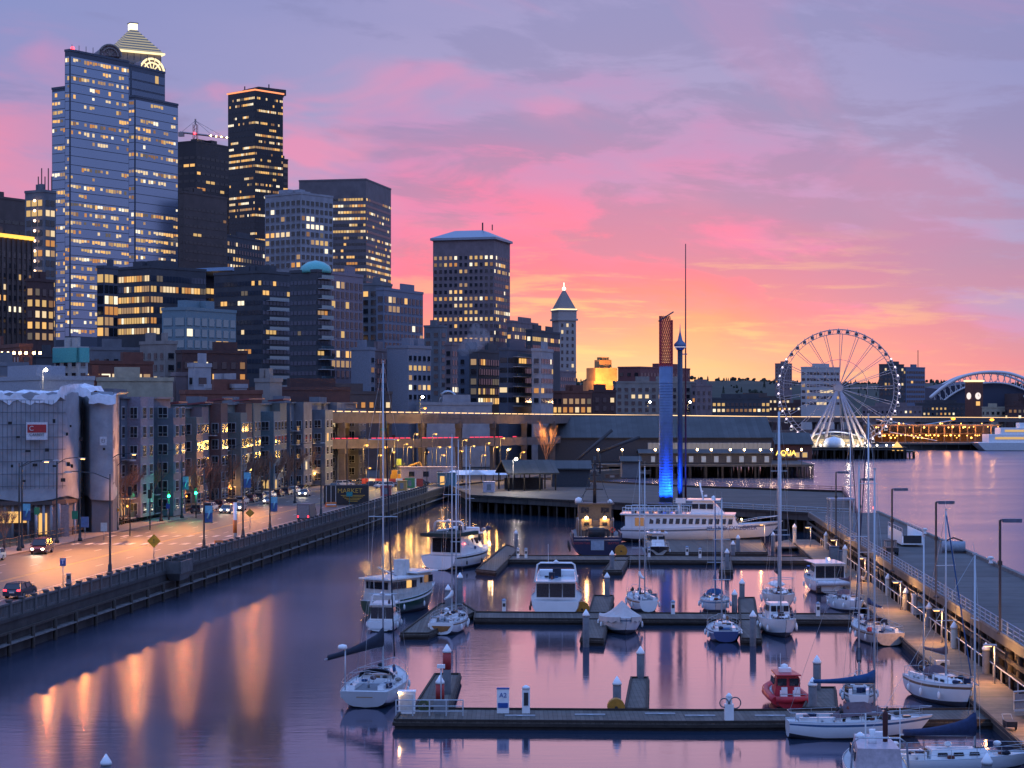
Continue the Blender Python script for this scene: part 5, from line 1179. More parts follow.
mb = MB(); mb.lathe((0, 0, zt(350)), [(r2, 0), (r2 * 1.9, .7), (r2 * 1.9, 1.2), (r2 * .8, 1.9), (.12, 3.6), (.03, 5.2)], 14); mb.build('lantern', bm2, t2)
mb = MB(); mb.lathe((0, 0, zt(347)), [(r2 * 1.8, 0), (r2 * 1.8, .35)], 14); mb.build('lit_ring', mat('white_ring', (0, 0, 0), emit=(.9, .85, 1), es=2.5), t2)
mb = MB(); mb.box((.9, 0, zt(354)), (1.0, .5, .2)); mb.build('bracket', bm2, t2)
ld = bpy.data.lights.new('light', 'SPOT'); ld.energy = 350; ld.color = (.01, .10, 1); ld.spot_size = R(100); ld.spot_blend = .8; lo = link('light', ld, t2, (.6, -2.6, 3.5)); lo.rotation_euler = Vector((-.05, .22, 1)).to_track_quat('-Z', 'Y').to_euler()
t3 = thing('needle_mast', 'very thin tall dark red needle mast right of the blue-lit masts', 'mast', (XatPx(686.5, YB), YB + 2, 3.2)); mb = MB(); mb.tube([(0, 0, 0), (0, 0, zt(243) - 3.2)], .22, 8, r1=.09); mb.build('shaft', mat('dark_red_mast', (.12, .02, .03), .5), t3)
# objects on the wide pier
def boxy(label, px, py, size, m, z=3.2, rz=0., name='storage_box', cat='box', lid=None):
    Yd = F * (CH - z) / (py - HY); t = thing(name, label, cat, (XatPx(px, Yd), Yd, z), rz); mb = MB(); mb.box((0, 0, size[2] / 2), size); mb.build('body', m, t)
    mb = MB(); mb.box((0, 0, size[2] + .06), (size[0] + .16, size[1] + .16, .12)); mb.build('lid', lid or m, t)
    mb = MB(); mb.box((0, -size[1] / 2 - .02, size[2] * .5), (size[0] * .35, .04, size[2] * .6)); mb.build('door', grey, t); return t
boxy('pale lilac storage cabin at the left corner of the timber pier', 489, 492, (2.6, 2.2, 2.2), mat('lilac_panel', (.5, .45, .52), .6), name='storage_cabin', cat='cabin')
boxy('blue-grey container box on the timber pier by the crane booms', 567, 480, (3.2, 2.2, 1.9), mat('blue_box', (.24, .34, .46), .6), name='container_box')
for i, (px, py, s) in enumerate(((523, 466, 7), (540, 468, 9), (600, 468, 8), (640, 474, 12), (668, 478, 8), (585, 474, 6), (612, 478, 7), (560, 470, 6))):
    boxy('low dark pallet stack on the timber pier, %s' % nth(i, 99), px, py, (s * .5, 2, .9), mat('dark_pallets', (.07, .055, .05), .9), name='pallet_stack', cat='pallets')
PS = sorted([o for o in col.objects if o.get('category') == 'pallets'], key=lambda o: o.location.x / o.location.y)
for i, o in enumerate(PS): o['label'] = 'low dark pallet stack on the timber pier, %s' % nth(i, len(PS)); o['group'] = 'pallet stacks on the timber pier'
# ================================================================ STREET THINGS
SZ = GZ
def smat(px, py, z=SZ): return G(px, py, z)
# --- cars
def car_maker(paint_, glassm=dglass, van=False, lights='head', tailon=False):
    def mk(t):
        L_, W = (4.6, 1.82) if not van else (5.0, 1.95); H = 1.5 if not van else 1.9
        prof = [(-.5, .32), (-.5, .75), (-.485, .92), (-.3, 1.0), (.22, 1.0), (.45, .86), (.5, .68), (.5, .32)]
        def sec(y, k): return [(x * L_ * (1 if abs(x) > .3 else 1), y, .3 + (z - .32) * (1 if not van else 1.15)) for x, z in prof]
        mb = MB(); mb.loft([sec(-W / 2, 0), sec(W / 2, 0)]); mb.build('body', paint_, t)
        mb = MB(); a0, a1, b0, b1 = (-.47, .27, -.40, .14) if not van else (-.49, .34, -.46, .24); z0, z1 = (.95, H) if not van else (1.1, H)
        mb.loft([[(a0 * L_, -W / 2 + .06, z0), (a1 * L_, -W / 2 + .06, z0), (a1 * L_, W / 2 - .06, z0), (a0 * L_, W / 2 - .06, z0)], [(b0 * L_, -W / 2 + .2, z1 - .06), (b1 * L_, -W / 2 + .2, z1 - .06), (b1 * L_, W / 2 - .2, z1 - .06), (b0 * L_, W / 2 - .2, z1 - .06)]]); mb.build('window_glass', glassm, t)
        mb = MB(); mb.box(((b0 + b1) / 2 * L_, 0, z1 - .03), ((b1 - b0) * L_, W - .38, .07)); 
        for s in (-1, 1):
            for xa, xb in ((a0, b0), (a1, b1), ((a0 + a1) / 2, (b0 + b1) / 2)): mb.tube([(xa * L_, s * (W / 2 - .05), z0), (xb * L_, s * (W / 2 - .19), z1 - .03)], .05, 4)
        mb.build('roof', paint_, t)
        for x in (-.31, .31):
            for s in (-1, 1):
                mb = MB(); mb.tube([(x * L_, s * (W / 2 - .22), .34), (x * L_, s * (W / 2 + .02), .34)], .34, 16); w_ = mb.build('wheel', black, t)
                mb = MB(); mb.tube([(x * L_, s * (W / 2 + .02), .34), (x * L_, s * (W / 2 + .04), .34)], .2, 12); mb.build('rim', steel, w_)
        for s in (-1, 1):
            mb = MB(); mb.box((L_ / 2 - .02, s * W * .34, .68), (.1, .34, .16)); mb.ball((L_ / 2 + .03, s * W * .34, .68), .12, 0, 8); mb.build('headlight', head if lights == 'head' else white, t)
            mb = MB(); mb.box((-L_ / 2 + .01, s * W * .38, .86), (.1, .3, .18)); mb.build('tail_light', tail if tailon else mat('red_lens', (.25, .01, .01), .3), t)
            mb = MB(); mb.box((a1 * L_ - .25, s * (W / 2 + .1), z0 + .08), (.15, .18, .14)); mb.build('mirror', paint_, t)
        mb = MB(); mb.box((-L_ / 2 - .02, 0, .66), (.04, .52, .14)); mb.build('number_plate', offw, t)
        if lights == 'head':
            ld = bpy.data.lights.new('light', 'SPOT'); ld.energy = 900; ld.color = (1, .85, .6); ld.spot_size = R(80); ld.spot_blend = 1; lo = link('light', ld, t, (L_ / 2 + .2, 0, .75)); lo.rotation_euler = Vector((1, 0, -.22)).to_track_quat('-Z', 'Y').to_euler()
    return mk
FWD = R(90) - SWA           # heading away along the street
c_navy = mat('car_navy', (.03, .035, .06), .25, .3, coat=.6, var=.05); c_mar = mat('car_maroon', (.12, .03, .04), .25, .2, coat=.6, var=.05)
c_sil = mat('car_silver', (.35, .36, .4), .3, .5, coat=.5, var=.05); c_wh = mat('car_white', (.55, .55, .58), .3, coat=.5, var=.05); c_gr = mat('car_grey', (.1, .1, .12), .3, .3, coat=.5, var=.05)
def car(label, px, py, mk, rz, name='car', cat='car'):
    p = smat(px, py, SZ + .01); t = thing(name, label, cat, p, rz); mk(t); return t
car('dark blue estate car driving away close to the seawall, lower left', 20, 597, car_maker(c_navy, van=False, lights='off', tailon=True), FWD)
car('maroon car with both headlamps on, coming this way', 42, 553, car_maker(c_mar, van=True), FWD + PI + R(6))
car('white car with lit headlamp cut by the left edge', -8, 561, car_maker(c_wh), FWD + PI, )
# grey van
p = smat(307, 521, SZ + .01); t = thing('van', 'dark grey high-sided van driving away along the seawall', 'van', p, FWD)
vm = mat('van_grey', (.09, .085, .10), .5, var=.15)
mb = MB(); mb.loft([[(x, s * 1.05, z) for x, z in ((-3, .45), (-3, 2.9), (1.6, 2.9), (1.6, 2.4), (2.3, 1.6), (3.0, 1.3), (3.05, .45))] for s in (-1, 1)]); mb.build('body', vm, t)
mb = MB(); mb.box((-3.03, 0, 1.7), (.05, 1.9, 2.1)); mb.build('rear_door', grey, t)
for x in (-2, 2):
    for s in (-1, 1): mb = MB(); mb.tube([(x, s * .85, .45), (x, s * 1.08, .45)], .45, 14); mb.build('wheel', black, t)
for s in (-1, 1): mb = MB(); mb.box((-3.07, s * .85, .9), (.06, .2, .3)); mb.build('tail_light', tail, t)
mb = MB(); mb.loft([[(1.75, s, 2.25), (1.8, s, 1.65), (2.25, s, 1.65)] for s in (-1.06, 1.06)]); mb.build('side_window', dglass, t)
# moving cars with headlamps where the photo shows their lights, and parked row
for i, (px, py) in enumerate(((222, 511), (234, 508), (265, 501), (300, 493), (330, 484))):
    Yd = swd(px, 22.5); p = Vector((sw(Yd, 21.6), Yd, SZ + .01))
    t = place('oncar', car_maker(c_sil), 'car', 'silver car with headlamps on in the oncoming lane, %s' % nth(i, 5), 'car', p, FWD + PI, 'oncoming cars with headlamps on')
for i in range(12):
    Yd = 343 + i * 7.8; k_ = i % 3
    place('park%d' % k_, car_maker([c_gr, c_wh, c_mar][k_], lights='off'), 'car', '%s parked car before the bare trees, %s of the kerbside row' % (['grey', 'white', 'maroon'][k_], nth(i, 12)), 'car', (sw(Yd, 25.8), Yd, SZ + .15), FWD, 'cars parked before the apartments')
YK = [(372, 468, 452), (384, 472, 448), (396, 466, 458), (352, 462, 463), (362, 458, 466), (344, 469, 457), (420, 470, 465), (404, 458, 468)]
YKs = sorted(YK)
for i, (px, py, Yd) in enumerate(YKs):
    k_ = i % 2; place('yard%d' % k_, car_maker([c_wh, c_gr][k_], lights='off'), 'car', '%s car in the yard at the street bend, %s' % (['white', 'grey'][k_], nth(i, len(YK))), 'car', (XatPx(px, Yd), Yd, GZ + .06), R(20 + 50 * i), 'cars in the yard under the raised road')
# --- container with sign, barriers, cabins in the works yard
p = smat(345, 505); t = thing('site_container', 'black open-slatted site container with yellow lettering beside the seawall', 'container', p + Vector((0, 3, 0)), R(8))
mb = MB(); mb.box((0, 0, 1.9), (8.6, 2.4, 3.6)); mb.build('box', mat('container_black', (.03, .028, .03), .6), t)
text('lettering', 'MARKET', 1.25, mat('sign_yellow', (.6, .38, .06), .6), t, Matrix.Translation((.6, -1.25, 2.6)) @ up)
mb = MB()
for k in range(5): mb.box((1.2, -1.24, 1.75 - k * .28), (4.6 - k * .7, .05, .1))
mb.build('stripes', mat('sign_yellow', (0, 0, 0)), t)
mb = MB()
for k in range(3): mb.box((-3.9 + k * .9, -1.3, 1.9), (.12, .12, 3.4))
mb.build('slat_post', offw, t)
mb = MB(); mb.box((.5, -1.5, 2.0), (1.2, .05, .9)); mb.tube([(.5, -1.5, 0), (.5, -1.5, 1.6)], .05, 5); mb.build('notice_board', mat('board_teal', (.02, .25, .25), .5), t)
def barrier(t):
    mb = MB(); mb.loft([[(-1, y, z) for y, z in ((-.3, 0), (.3, 0), (.12, .9), (-.12, .9))], [(1, y, z) for y, z in ((-.3, 0), (.3, 0), (.12, .9), (-.12, .9))]]); mb.build('barrier_body', mat('barrier_orange', (.62, .17, .03), .5), t)
    mb = MB(); mb.box((0, -.24, .45), (1.8, .05, .18)); mb.build('reflective_band', white, t)
for i, (px, py, s) in enumerate(((331, 507, 'left of the black site container'), (222, 547, 'on the seawall pavement by the banner pole'))):
    place('barrier', barrier, 'road_barrier', 'orange plastic road barrier ' + s, 'barrier', smat(px, py, SZ + .15), R(20), 'orange barriers')
t = thing('site_cabin', 'pale pinkish site cabin with three windows near the pier corner', 'cabin', (XatPx(428, 468), 468, GZ), R(5)); mb = MB(); mb.box((0, 0, 2.4), (13, 4, 3.6)); mb.box((0, 0, 4.3), (13.4, 4.4, .2)); mb.build('wall', mat('cabin_pink', (.38, .31, .32), .7), t)
for k in range(3): mb = MB(); mb.box((-4 + k * 3.4, -2.05, 2.7), (1.3, .1, 1.2)); mb.build('window', dglass, t)
t = thing('site_cabin', 'teal-blue site hut with a lit yellow doorway', 'cabin', (XatPx(447, 459), 459, GZ), R(5)); mb = MB(); mb.box((0, 0, 1.6), (4.4, 3, 3)); mb.box((0, 0, 3.2), (4.7, 3.3, .2)); mb.build('wall', mat('hut_teal', (.10, .2, .25), .7), t); mb = MB(); mb.box((-1.2, -1.55, 1.5), (1, .1, 2)); mb.build('doorway', LIT[0], t)
t = thing('site_fence', 'white and red hoarding of the lit works yard beside the seawall end', 'fence', (XatPx(392, 462), 457, GZ)); mb = MB()
for k in range(9): mb.box((-6 + k * 1.6, 0, 1), (1.5, .08, 1.9), m=k % 2)
mb.build('panel', [mat('hoarding_red', (.4, .06, .05), .6), white], t)
for i, (px, c_) in enumerate(((402, (.45, .28, .1)), (410, (.1, .3, .12)), (418, (.5, .45, .4)), (386, (.4, .1, .1)))):
    boxy('%s stall unit in the lit works yard' % ['ochre', 'green', 'cream', 'red'][i], px, 496 - (px - 386) * .35, (2.2, 2, 2.1), mat('stall_%s' % ['ochre', 'green', 'cream', 'red'][i], c_, .7), z=GZ, name='stall', cat='stall')
exc = thing('excavator', 'yellow excavator with raised arm in the works yard', 'excavator', (XatPx(398, 474), 470, GZ)); 
ex_y = mat('machine_yellow', (.5, .27, .03), .5)
mb = MB(); mb.box((0, 0, 1.7), (3, 2.4, 1.6)); mb.box((-.6, -.3, 2.9), (1.3, 1.4, 1.2)); mb.build('body', ex_y, exc)
mb = MB(); mb.tube([(1.2, 0, 2), (3.2, 0, 4.6), (5.5, 0, 5.4)], .3, 6); mb.tube([(5.5, 0, 5.4), (6.6, 0, 2.8)], .22, 6); mb.build('arm', ex_y, exc)
for s in (-1, 1): mb = MB(); mb.box((0, s * 1.1, .5), (3.8, .6, .9)); mb.build('track', black, exc)
mb = MB(); mb.box((6.6, 0, 2.4), (1.1, 1, .9)); mb.build('bucket', darkm, exc)
for i, (px, py, s) in enumerate(((465, 467, 'white'), (488, 463, 'blue-white'))):
    Yd = 466; t = thing('tent', s + ' flat tent roof in the yard beside the pitched shelter', 'tent', (XatPx(px, Yd), Yd, GZ)); mb = MB(); mb.loft([[(x * 5, y * 3, 2.6) for x, y in ((-1, -1), (1, -1), (1, 1), (-1, 1))], [(x * 3, y * 1, 3.6) for x, y in ((-1, -1), (1, -1), (1, 1), (-1, 1))]]); mb.build('canopy', white if i == 0 else plas, t)
    for x in (-4.8, 4.8):
        for y in (-2.8, 2.8): mb = MB(); mb.tube([(x, y, 0), (x, y, 2.7)], .06, 4); mb.build('leg', steel, t)
# --- street lamps along the seawall kerb: black fluted post; on far side: cobra heads
ink = mat('ink_green_post', (.02, .028, .035), .5)
def mk_post(t, H=10.5, arm=0, lit=False):
    mb = MB(); mb.lathe((0, 0, 0), [(.34, 0), (.34, .3), (.22, .5), (.2, 1.1), (.13, 1.3), (.11, H * .6), (.08, H)], 10); mb.build('pole', ink, t)
    if arm:
        mb = MB(); mb.tube([(0, 0, H - .6), (arm * .35, 0, H + .1), (arm * .8, 0, H + .3), (arm, 0, H + .25)], .05, 5); mb.build('arm', ink, t)
        mb = MB(); mb.loft([[(arm - .1, y * .1, H + .2 + z * .06) for y, z in ((-1, -1), (1, -1), (1, 1), (-1, 1))], [(arm + .35, y * .2, H + .22 + z * .1) for y, z in ((-1, -1), (1, -1), (1, 1), (-1, 1))], [(arm + .85, y * .1, H + .2 + z * .05) for y, z in ((-1, -1), (1, -1), (1, 1), (-1, 1))]]); mb.build('lamp_head', alum, t)
def flagon(t, z, side=1, cols=((.05, .12, .3), (.15, .45, .6)), sz=(1.0, 2.2)):
    mb = MB(); mb.box((side * (sz[0] / 2 + .12), 0, z), (sz[0], .04, sz[1])); mb.build('banner_cloth', mat('banner_blue', cols[0], .6), t)
    mb = MB(); mb.box((side * (sz[0] / 2 + .12), -.03, z + sz[1] * .28), (sz[0] * .98, .03, sz[1] * .42)); mb.tube([(side * (sz[0] * .5), -.05, z - sz[1] * .3), (side * (sz[0] * .8), -.05, z + sz[1] * .2)], .12, 6); mb.build('banner_print', mat('banner_light', cols[1], .6), t)
    mb = MB(); mb.tube([(0, 0, z + sz[1] / 2 + .05), (side * (sz[0] + .2), 0, z + sz[1] / 2 + .05)], .03, 4); mb.tube([(0, 0, z - sz[1] / 2 - .05), (side * (sz[0] + .2), 0, z - sz[1] / 2 - .05)], .03, 4); mb.build('banner_arm', ink, t)
# (px, py_base, py_top, d or None, banner z px, side, label)
for px, pb_, pt, bz, side, arm, lab in (
    (110, 575, 474, None, 1, -5.0, 'dark street lamp with long arm reaching left, rising from the seawall pavement'),
    (204, 549, 470, 514, 1, 0, 'dark banner post on the seawall with light-blue banner, left of the grey van'),
    (243, 538, 446, 480, 1, 0, 'tall dark post with small blue banner beside the white and orange pole'),
    (270, 531, 462, 504, 1, 0, 'shorter dark banner post left of the grey van'),
    (22, 548, 462, 512, 1, 4.2, 'street lamp with blue banner on the far kerb before the wrapped building'),
    (80, 541, 460, None, 1, 0, 'thin bare pole at the corner of the wrapped building'),
    (117, 530, 462, None, 1, 2.0, 'orange-lit timber pole right of the sheeted turret'),
    (182, 518, 456, 483, 1, 0, 'brown pole with small blue banner before the bare trees'),
    (295, 503, 444, None, 1, 5.0, 'street lamp with long arm reaching right, before the fourth apartment block'),
    (321, 516, 448, None, 1, 0, 'tall dark pole just right of the grey van'),
    (347, 497, 440, None, 1, 0, 'orange-lit pole before the end apartment block')):
    p = smat(px, pb_, SZ + .14); H = Zat(pt, p.y) - p.z
    t = thing('street_lamp' if arm else ('banner_post' if bz else 'utility_pole'), lab, 'street lamp' if arm else 'pole', p, 0)
    mk_post(t, H, arm)
    if bz: flagon(t, Zat(bz, p.y) - p.z, side)
# the street's own light: sodium heads over the road
for i, (Yd, d, hh) in enumerate(((192, 25.5, 11.4), (swd(50, 21.8), 25.5, 11.4), (swd(86, 21.8), 25.5, 11.4), (swd(137, 21.8), 25.5, 11.4), (swd(186, 21.8), 25.5, 11.4), (swd(254, 21.8), 25.5, 11.4))):
    t = thing('street_lamp', 'x', 'street lamp', (sw(Yd, d), Yd, SZ + .14), -SWA)
    t['label'] = 'slim sodium street lamp arching over the road, %s of the far-kerb row' % ['nearest', 'second', 'third', 'fourth', 'fifth', 'farthest'][i]; t['group'] = 'sodium street lamps over the road'
    mk_post(t, hh, 3.2)
    mb = MB(); mb.box((3.65, 0, hh + .08), (.5, .28, .06)); mb.build('lens', mat('sodium_lens', (0, 0, 0), emit=(1, .5, .14), es=8), t)
    ld = bpy.data.lights.new('light', 'SPOT'); ld.energy = 13000; ld.color = (1, .36, .09); ld.specular_factor = 9; ld.spot_size = R(172); ld.spot_blend = .5; ld.shadow_soft_size = .3; link('light', ld, t, (3.8, 0, hh - .25)).rotation_euler = Vector((.5, -.75, -.5)).to_track_quat('-Z', 'Y').to_euler()
# --- traffic signals
def mk_signal(t, h=5.2):
    mb = MB(); mb.tube([(0, 0, 0), (0, 0, h)], .1, 8); mb.build('pole', darkm, t)
    mb = MB(); mb.box((0, 0, h + .1), (.42, .35, 1.25)); mb.build('housing', black, t)
    for k, c_ in enumerate((mat('signal_red_off', (.08, .01, .01), .4), mat('signal_amber_off', (.09, .05, .01), .4), mat('signal_green_on', (0, 0, 0), emit=(.02, 1, .38), es=18))):
        mb = MB(); mb.ball((0, -.22, h + .5 - k * .4), .22 if k == 2 else .15, 0, 10); mb.build('lens', c_, t)
    lamp_light(t, (0, -.6, h - .3), 260, (.02, 1, .4), .22)
for i, (px, py, pz) in enumerate(((169, 520, 496), (196, 518, 493))):
    p = smat(px, py, SZ + .14); t = thing('traffic_light', 'green-lit traffic light over the crossing, %s one' % ('left' if i == 0 else 'right'), 'traffic light', p, 0, 'green traffic lights'); mk_signal(t, Zat(pz, p.y) - p.z + .3)
for i, (px, py, pz) in enumerate(((130, 536, 491), (150, 530, 494), (427, 487, 452))):
    p = smat(px, py, SZ + .14); t = thing('traffic_light', ['dark traffic light head seen from behind before the first apartment block', 'second dark traffic light head right of the first', 'dark signal head on a pole at the yard corner'][i], 'traffic light', p, 0); h = Zat(pz, p.y) - p.z
    mb = MB(); mb.tube([(0, 0, 0), (0, 0, h)], .08, 6); mb.build('pole', darkm, t); mb = MB(); mb.box((0, 0, h), (.55, .4, 1.3)); mb.build('housing', black, t)
# --- road signs
def sign(label, px, py, pz, shape, c_, name='road_sign', w_=.55, txt=None):
    p = smat(px, py, SZ + .14); t = thing(name, label, 'sign', p); h = Zat(pz, p.y) - p.z
    mb = MB(); mb.tube([(0, 0, 0), (0, 0, h)], .045, 6); mb.build('pole', steel, t)
    mb = MB()
    if shape == 'd': mb.box((0, -.06, h), (w_ * 1.9, .04, w_ * 1.9), ry=R(45))
    elif shape == 'r': mb.box((0, -.06, h), (w_, .05, w_ * 1.35))
    mb.build('plate', c_, t)
    if txt: text('symbol', txt, w_ * 1.1, darkm if shape == 'd' else white, t, Matrix.Translation((0, -.1, h)) @ up)
    return t
ysg = mat('warning_yellow', (.95, .40, .02), .5); sgn_b = mat('sign_blue', (.02, .09, .35), .5)
sign('yellow diamond warning sign at the crossing, largest of its kind', 154, 562, 541, 'd', ysg, w_=.62, txt='!')
sign('yellow diamond sign at the far kerb beside the wrapped building', 116, 530, 510, 'd', ysg, w_=.42)
sign('dark yellow diamond sign beside the tall banner post', 250, 530, 513, 'd', mat('dull_yellow', (.35, .25, .03), .6), w_=.5)
sign('blue transit sign on the near pavement above the dark car', 63, 588, 562, 'r', sgn_b, w_=.6, txt='T')
sign('green street name sign at the wrapped building corner', 75, 545, 515, 'r', mat('street_green', (.02, .2, .1), .5), w_=.8)
sign('small green lit sign under the wrapped building canopy', 37, 550, 511, 'r', MAT['street_green'], w_=.7)
sign('blue banner-like sign board beside the corner kiosk', 85, 540, 522, 'r', mat('board_blue', (.1, .16, .32), .6), w_=1.1)
sign('blank pale real-estate board on the far kerb', 104, 540, 527, 'r', offw, w_=.9)
sign('blue road sign under the left green traffic light', 168, 524, 506, 'r', sgn_b, w_=.6)
sign('yellow-green warning sign in the works yard', 399, 482, 462, 'r', mat('lime_sign', (.35, .5, .05), .5), w_=1.2)
p = smat(67, 589, SZ + .14); t = thing('ticket_machine', 'dark grey pay machine beside the blue transit sign', 'machine', p + Vector((.2, 0, 0))); mb = MB(); mb.box((0, 0, .8), (.4, .4, 1.6)); mb.build('body', grey, t); mb = MB(); mb.box((0, -.21, 1.2), (.28, .02, .35)); mb.build('panel', darkm, t)
p = smat(235, 540, SZ + .14); t = thing('wrapped_pole', 'white wrapped pole with orange sleeve, by the tall banner post', 'pole', p); H = Zat(502, p.y) - p.z
mb = MB(); mb.tube([(0, 0, 0), (0, 0, H)], .26, 10); mb.build('pole', white, t); mb = MB(); mb.tube([(0, 0, 1.0), (0, 0, 2.8)], .29, 10); mb.build('sleeve', MAT['barrier_orange'], t); mb = MB(); mb.tube([(0, 0, H), (0, 0, H + .5)], .3, 10); mb.build('cap', black, t)
# kerb fence before the tracks and the tree row
fe = thing('track_fence', 'brown two-rail fence along the far pavement', 'fence')
fm = mat('fence_brown', (.14, .09, .06), .8)
railing(fe, (sw(232, 28.6), 232), (sw(290, 28.6), 290), 24, SZ + .1, 1.2, fm, rails=(1, .5), r=.06)
fe = thing('track_fence', 'brown two-rail fence curving past the apartment blocks', 'fence'); railing(fe, (sw(308, 28.8), 308), (sw(454, 28.8), 454), 60, SZ + .1, 1.2, fm, rails=(1, .5), r=.06)
# bushes
def leafball(t, r, h, n, m, seed, nm='foliage'):
    rg = random.Random(seed); mb = MB()
    for k in range(n):
        a, b = rg.uniform(0, 2 * PI), rg.uniform(-.2, 1); q = Vector((math.cos(a) * r, math.sin(a) * r, 0)) * rg.uniform(.3, 1); q.z = h * b * rg.uniform(.4, 1) * .8 + .15
        s = rg.uniform(.1, .26); u_ = Vector((rg.gauss(0, 1), rg.gauss(0, 1), rg.gauss(0, 1))).normalized(); v_ = u_.orthogonal().normalized(); mb.poly([q - u_ * s, q + v_ * s * .5, q + u_ * s, q - v_ * s * .5])
    mb.build(nm, m, t)
bush = mat('hedge_leaf', (.05, .06, .03), .8, scale=2, var=.5)
for i, Yd in enumerate((240, 255, 283, 308, 315, 324, 335, 348, 362, 380, 400)):
    place('bush', lambda t: (leafball(t, 1.6, 1.3, 420, bush, 3), MB().tube([(0, 0, 0), (0, 0, .6)], .06, 5).build('stem', timber, t)), 'shrub', 'dark shrub behind the far fence, %s' % nth(i, 11), 'shrub', (sw(Yd, 29.8 + (i % 3) * .4), Yd, GZ + .1), i * 1.1, 'shrubs behind the far fence')
# bare street trees, upswept
def mk_tree(seed, H=8.5):
    def mk(t):
        rg = random.Random(seed); tb = MB(); tb.tube([(0, 0, 0), (.05, 0, H * .15), (0, .05, H * .3)], .17, 7, r1=.11); tb.build('trunk', mat('bark', (.12, .075, .06), .9, scale=3), t)
        cb = MB()
        def grow(p, d, L_, r, lv):
            q = p + d * L_; mid = p + d * L_ * .5 + Vector((rg.uniform(-1, 1), rg.uniform(-1, 1), 0)) * L_ * .06
            cb.tube([p, mid, q], r, 4 if lv > 1 else 5, r1=r * .6, caps=False)
            if lv >= 4: return
            for k in range(3 if lv < 3 else 4):
                nd_ = (d + Vector((rg.uniform(-1, 1), rg.uniform(-1, 1), rg.uniform(.0, .6))) * .42).normalized(); f = rg.uniform(.4, 1); grow(p + d * L_ * f, nd_, L_ * rg.uniform(.55, .78), max(.032, r * .62), lv + 1)
        for k in range(6): a = k * 2 * PI / 6 + rg.uniform(-.3, .3); grow(Vector((0, 0, H * (.16 + .02 * k))), Vector((math.cos(a) * .34, math.sin(a) * .34, 1)).normalized(), H * .30, .07, 1)
        cb.build('crown', mat('bare_twigs', (.30, .17, .12), .9), t)
    return mk
tl = []
for i in range(30):
    Yd = 306 + i * 5.3; tl.append((sw(Yd, 29.6 - (i % 2) * .5), Yd))
for i, (x, y) in enumerate(tl):
    if 318 < y < 322: continue
    t = place('tree%d' % (i % 3), mk_tree(20 + i % 3, 9.6 + (i % 3) * 1.0), 'bare_tree', 'bare upswept street tree, number %d' % i, 'tree', (x, y, GZ + .1), i * 2.1, 'bare street trees before the apartments')
def ordw(i):
    tens = ['', '', 'twenty', 'thirty']; return ORD[i] if i < 24 else 'twenty-' + ORD[i - 20]
TR = sorted([o for o in col.objects if o.get('category') == 'tree'], key=lambda o: o.location.x / o.location.y)
for i, o in enumerate(TR): o['label'] = 'bare upswept street tree before the apartments, %s%s' % (ordw(i) if i < len(TR) - 1 else 'rightmost', ' from left' if 0 < i < len(TR) - 1 else '')
t = thing('bare_tree', 'small bare tree at the far left before the wrapped building windows', 'tree', (XatPx(4, 254), 254, GZ)); mk_tree(77, 7)(t)
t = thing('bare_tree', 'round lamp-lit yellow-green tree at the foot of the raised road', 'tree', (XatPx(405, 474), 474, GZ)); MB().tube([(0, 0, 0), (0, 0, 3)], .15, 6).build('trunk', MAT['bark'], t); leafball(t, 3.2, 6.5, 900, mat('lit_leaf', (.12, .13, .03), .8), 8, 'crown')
t = thing('bare_tree', 'orange-lit bare tree crown beside the amber warehouse', 'tree', (XatPx(546, 560), 560, GZ)); mk_tree(91, 16)(t)
lamp_light(t, (0, -4, 12), 6000, (1, .5, .12), .4)
# shop/corner ground-floor warm lights near trees
for i, (px, Yd) in enumerate(((127, 313), (190, 348), (226, 380), (262, 416), (305, 459))):
    t = thing('wall_lamp', 'warm wall lamp glowing behind the bare trees, %s' % nth(i, 5), 'lamp', (sw(Yd, 29.0), Yd, GZ + .1), 0, 'warm lamps behind the bare trees'); MB().tube([(0, 0, 0), (0, 0, 2.6)], .05, 5).build('pole', darkm, t); MB().ball((0, 0, 2.75), .16, 0, 8).build('bulb', sod, t); lamp_light(t, (0, -.2, 2.9), 350, (1, .45, .12), .2)
# ================================================================ FLOATING DOCKS
DZ = .55
def dock(label, pts, px=True, name='floating_dock', z=DZ):
    P = [tuple(G(x, y, z)[:2]) for x, y in pts] if px else pts
    t = thing(name, label, 'dock'); mb = MB(); mb.prism(P, z - .12, z); mb.build('planking', dockm, t)
    ctr = sum((Vector(p) for p in P), Vector((0, 0))) / len(P); Q = [tuple(Vector(p) + (ctr - Vector(p)).normalized() * .12) for p in P]
    mb = MB(); mb.prism(Q, -.35, z - .12); mb.build('float', dockside, t)
    mb = MB()
    for a_, b_ in zip(P, P[1:] + P[:1]):
        a_, b_ = Vector(a_), Vector(b_); L_ = (b_ - a_).length; d = (b_ - a_) / L_; q = (a_ + b_) / 2; q = q + (ctr - q).normalized() * .1; mb.box((q.x, q.y, z + .07), (L_ - .1, .14, .14), math.atan2(d.y, d.x)); mb.box((q.x, q.y, z - .22), (L_, .3, .2), math.atan2(d.y, d.x))
    mb.build('edge_beam', timber, t); return t
dock('nearest long floating dock running across to the pier walkway', [(393, 721), (700, 723), (1000, 721), (1000, 709.5), (700, 711), (402, 709)])
dock('angled finger dock at the left end of the nearest dock', [(412, 708.6), (451, 707), (461, 674.5), (434, 674.5)], name='finger_dock')
dock('short empty finger dock in the middle of the nearest dock', [(624, 710), (648, 710), (649, 678), (630, 678)], name='finger_dock')
dock('finger dock behind the blue-covered side-on sailboat', [(802, 709), (838, 709), (836, 688), (812, 688)], name='finger_dock')
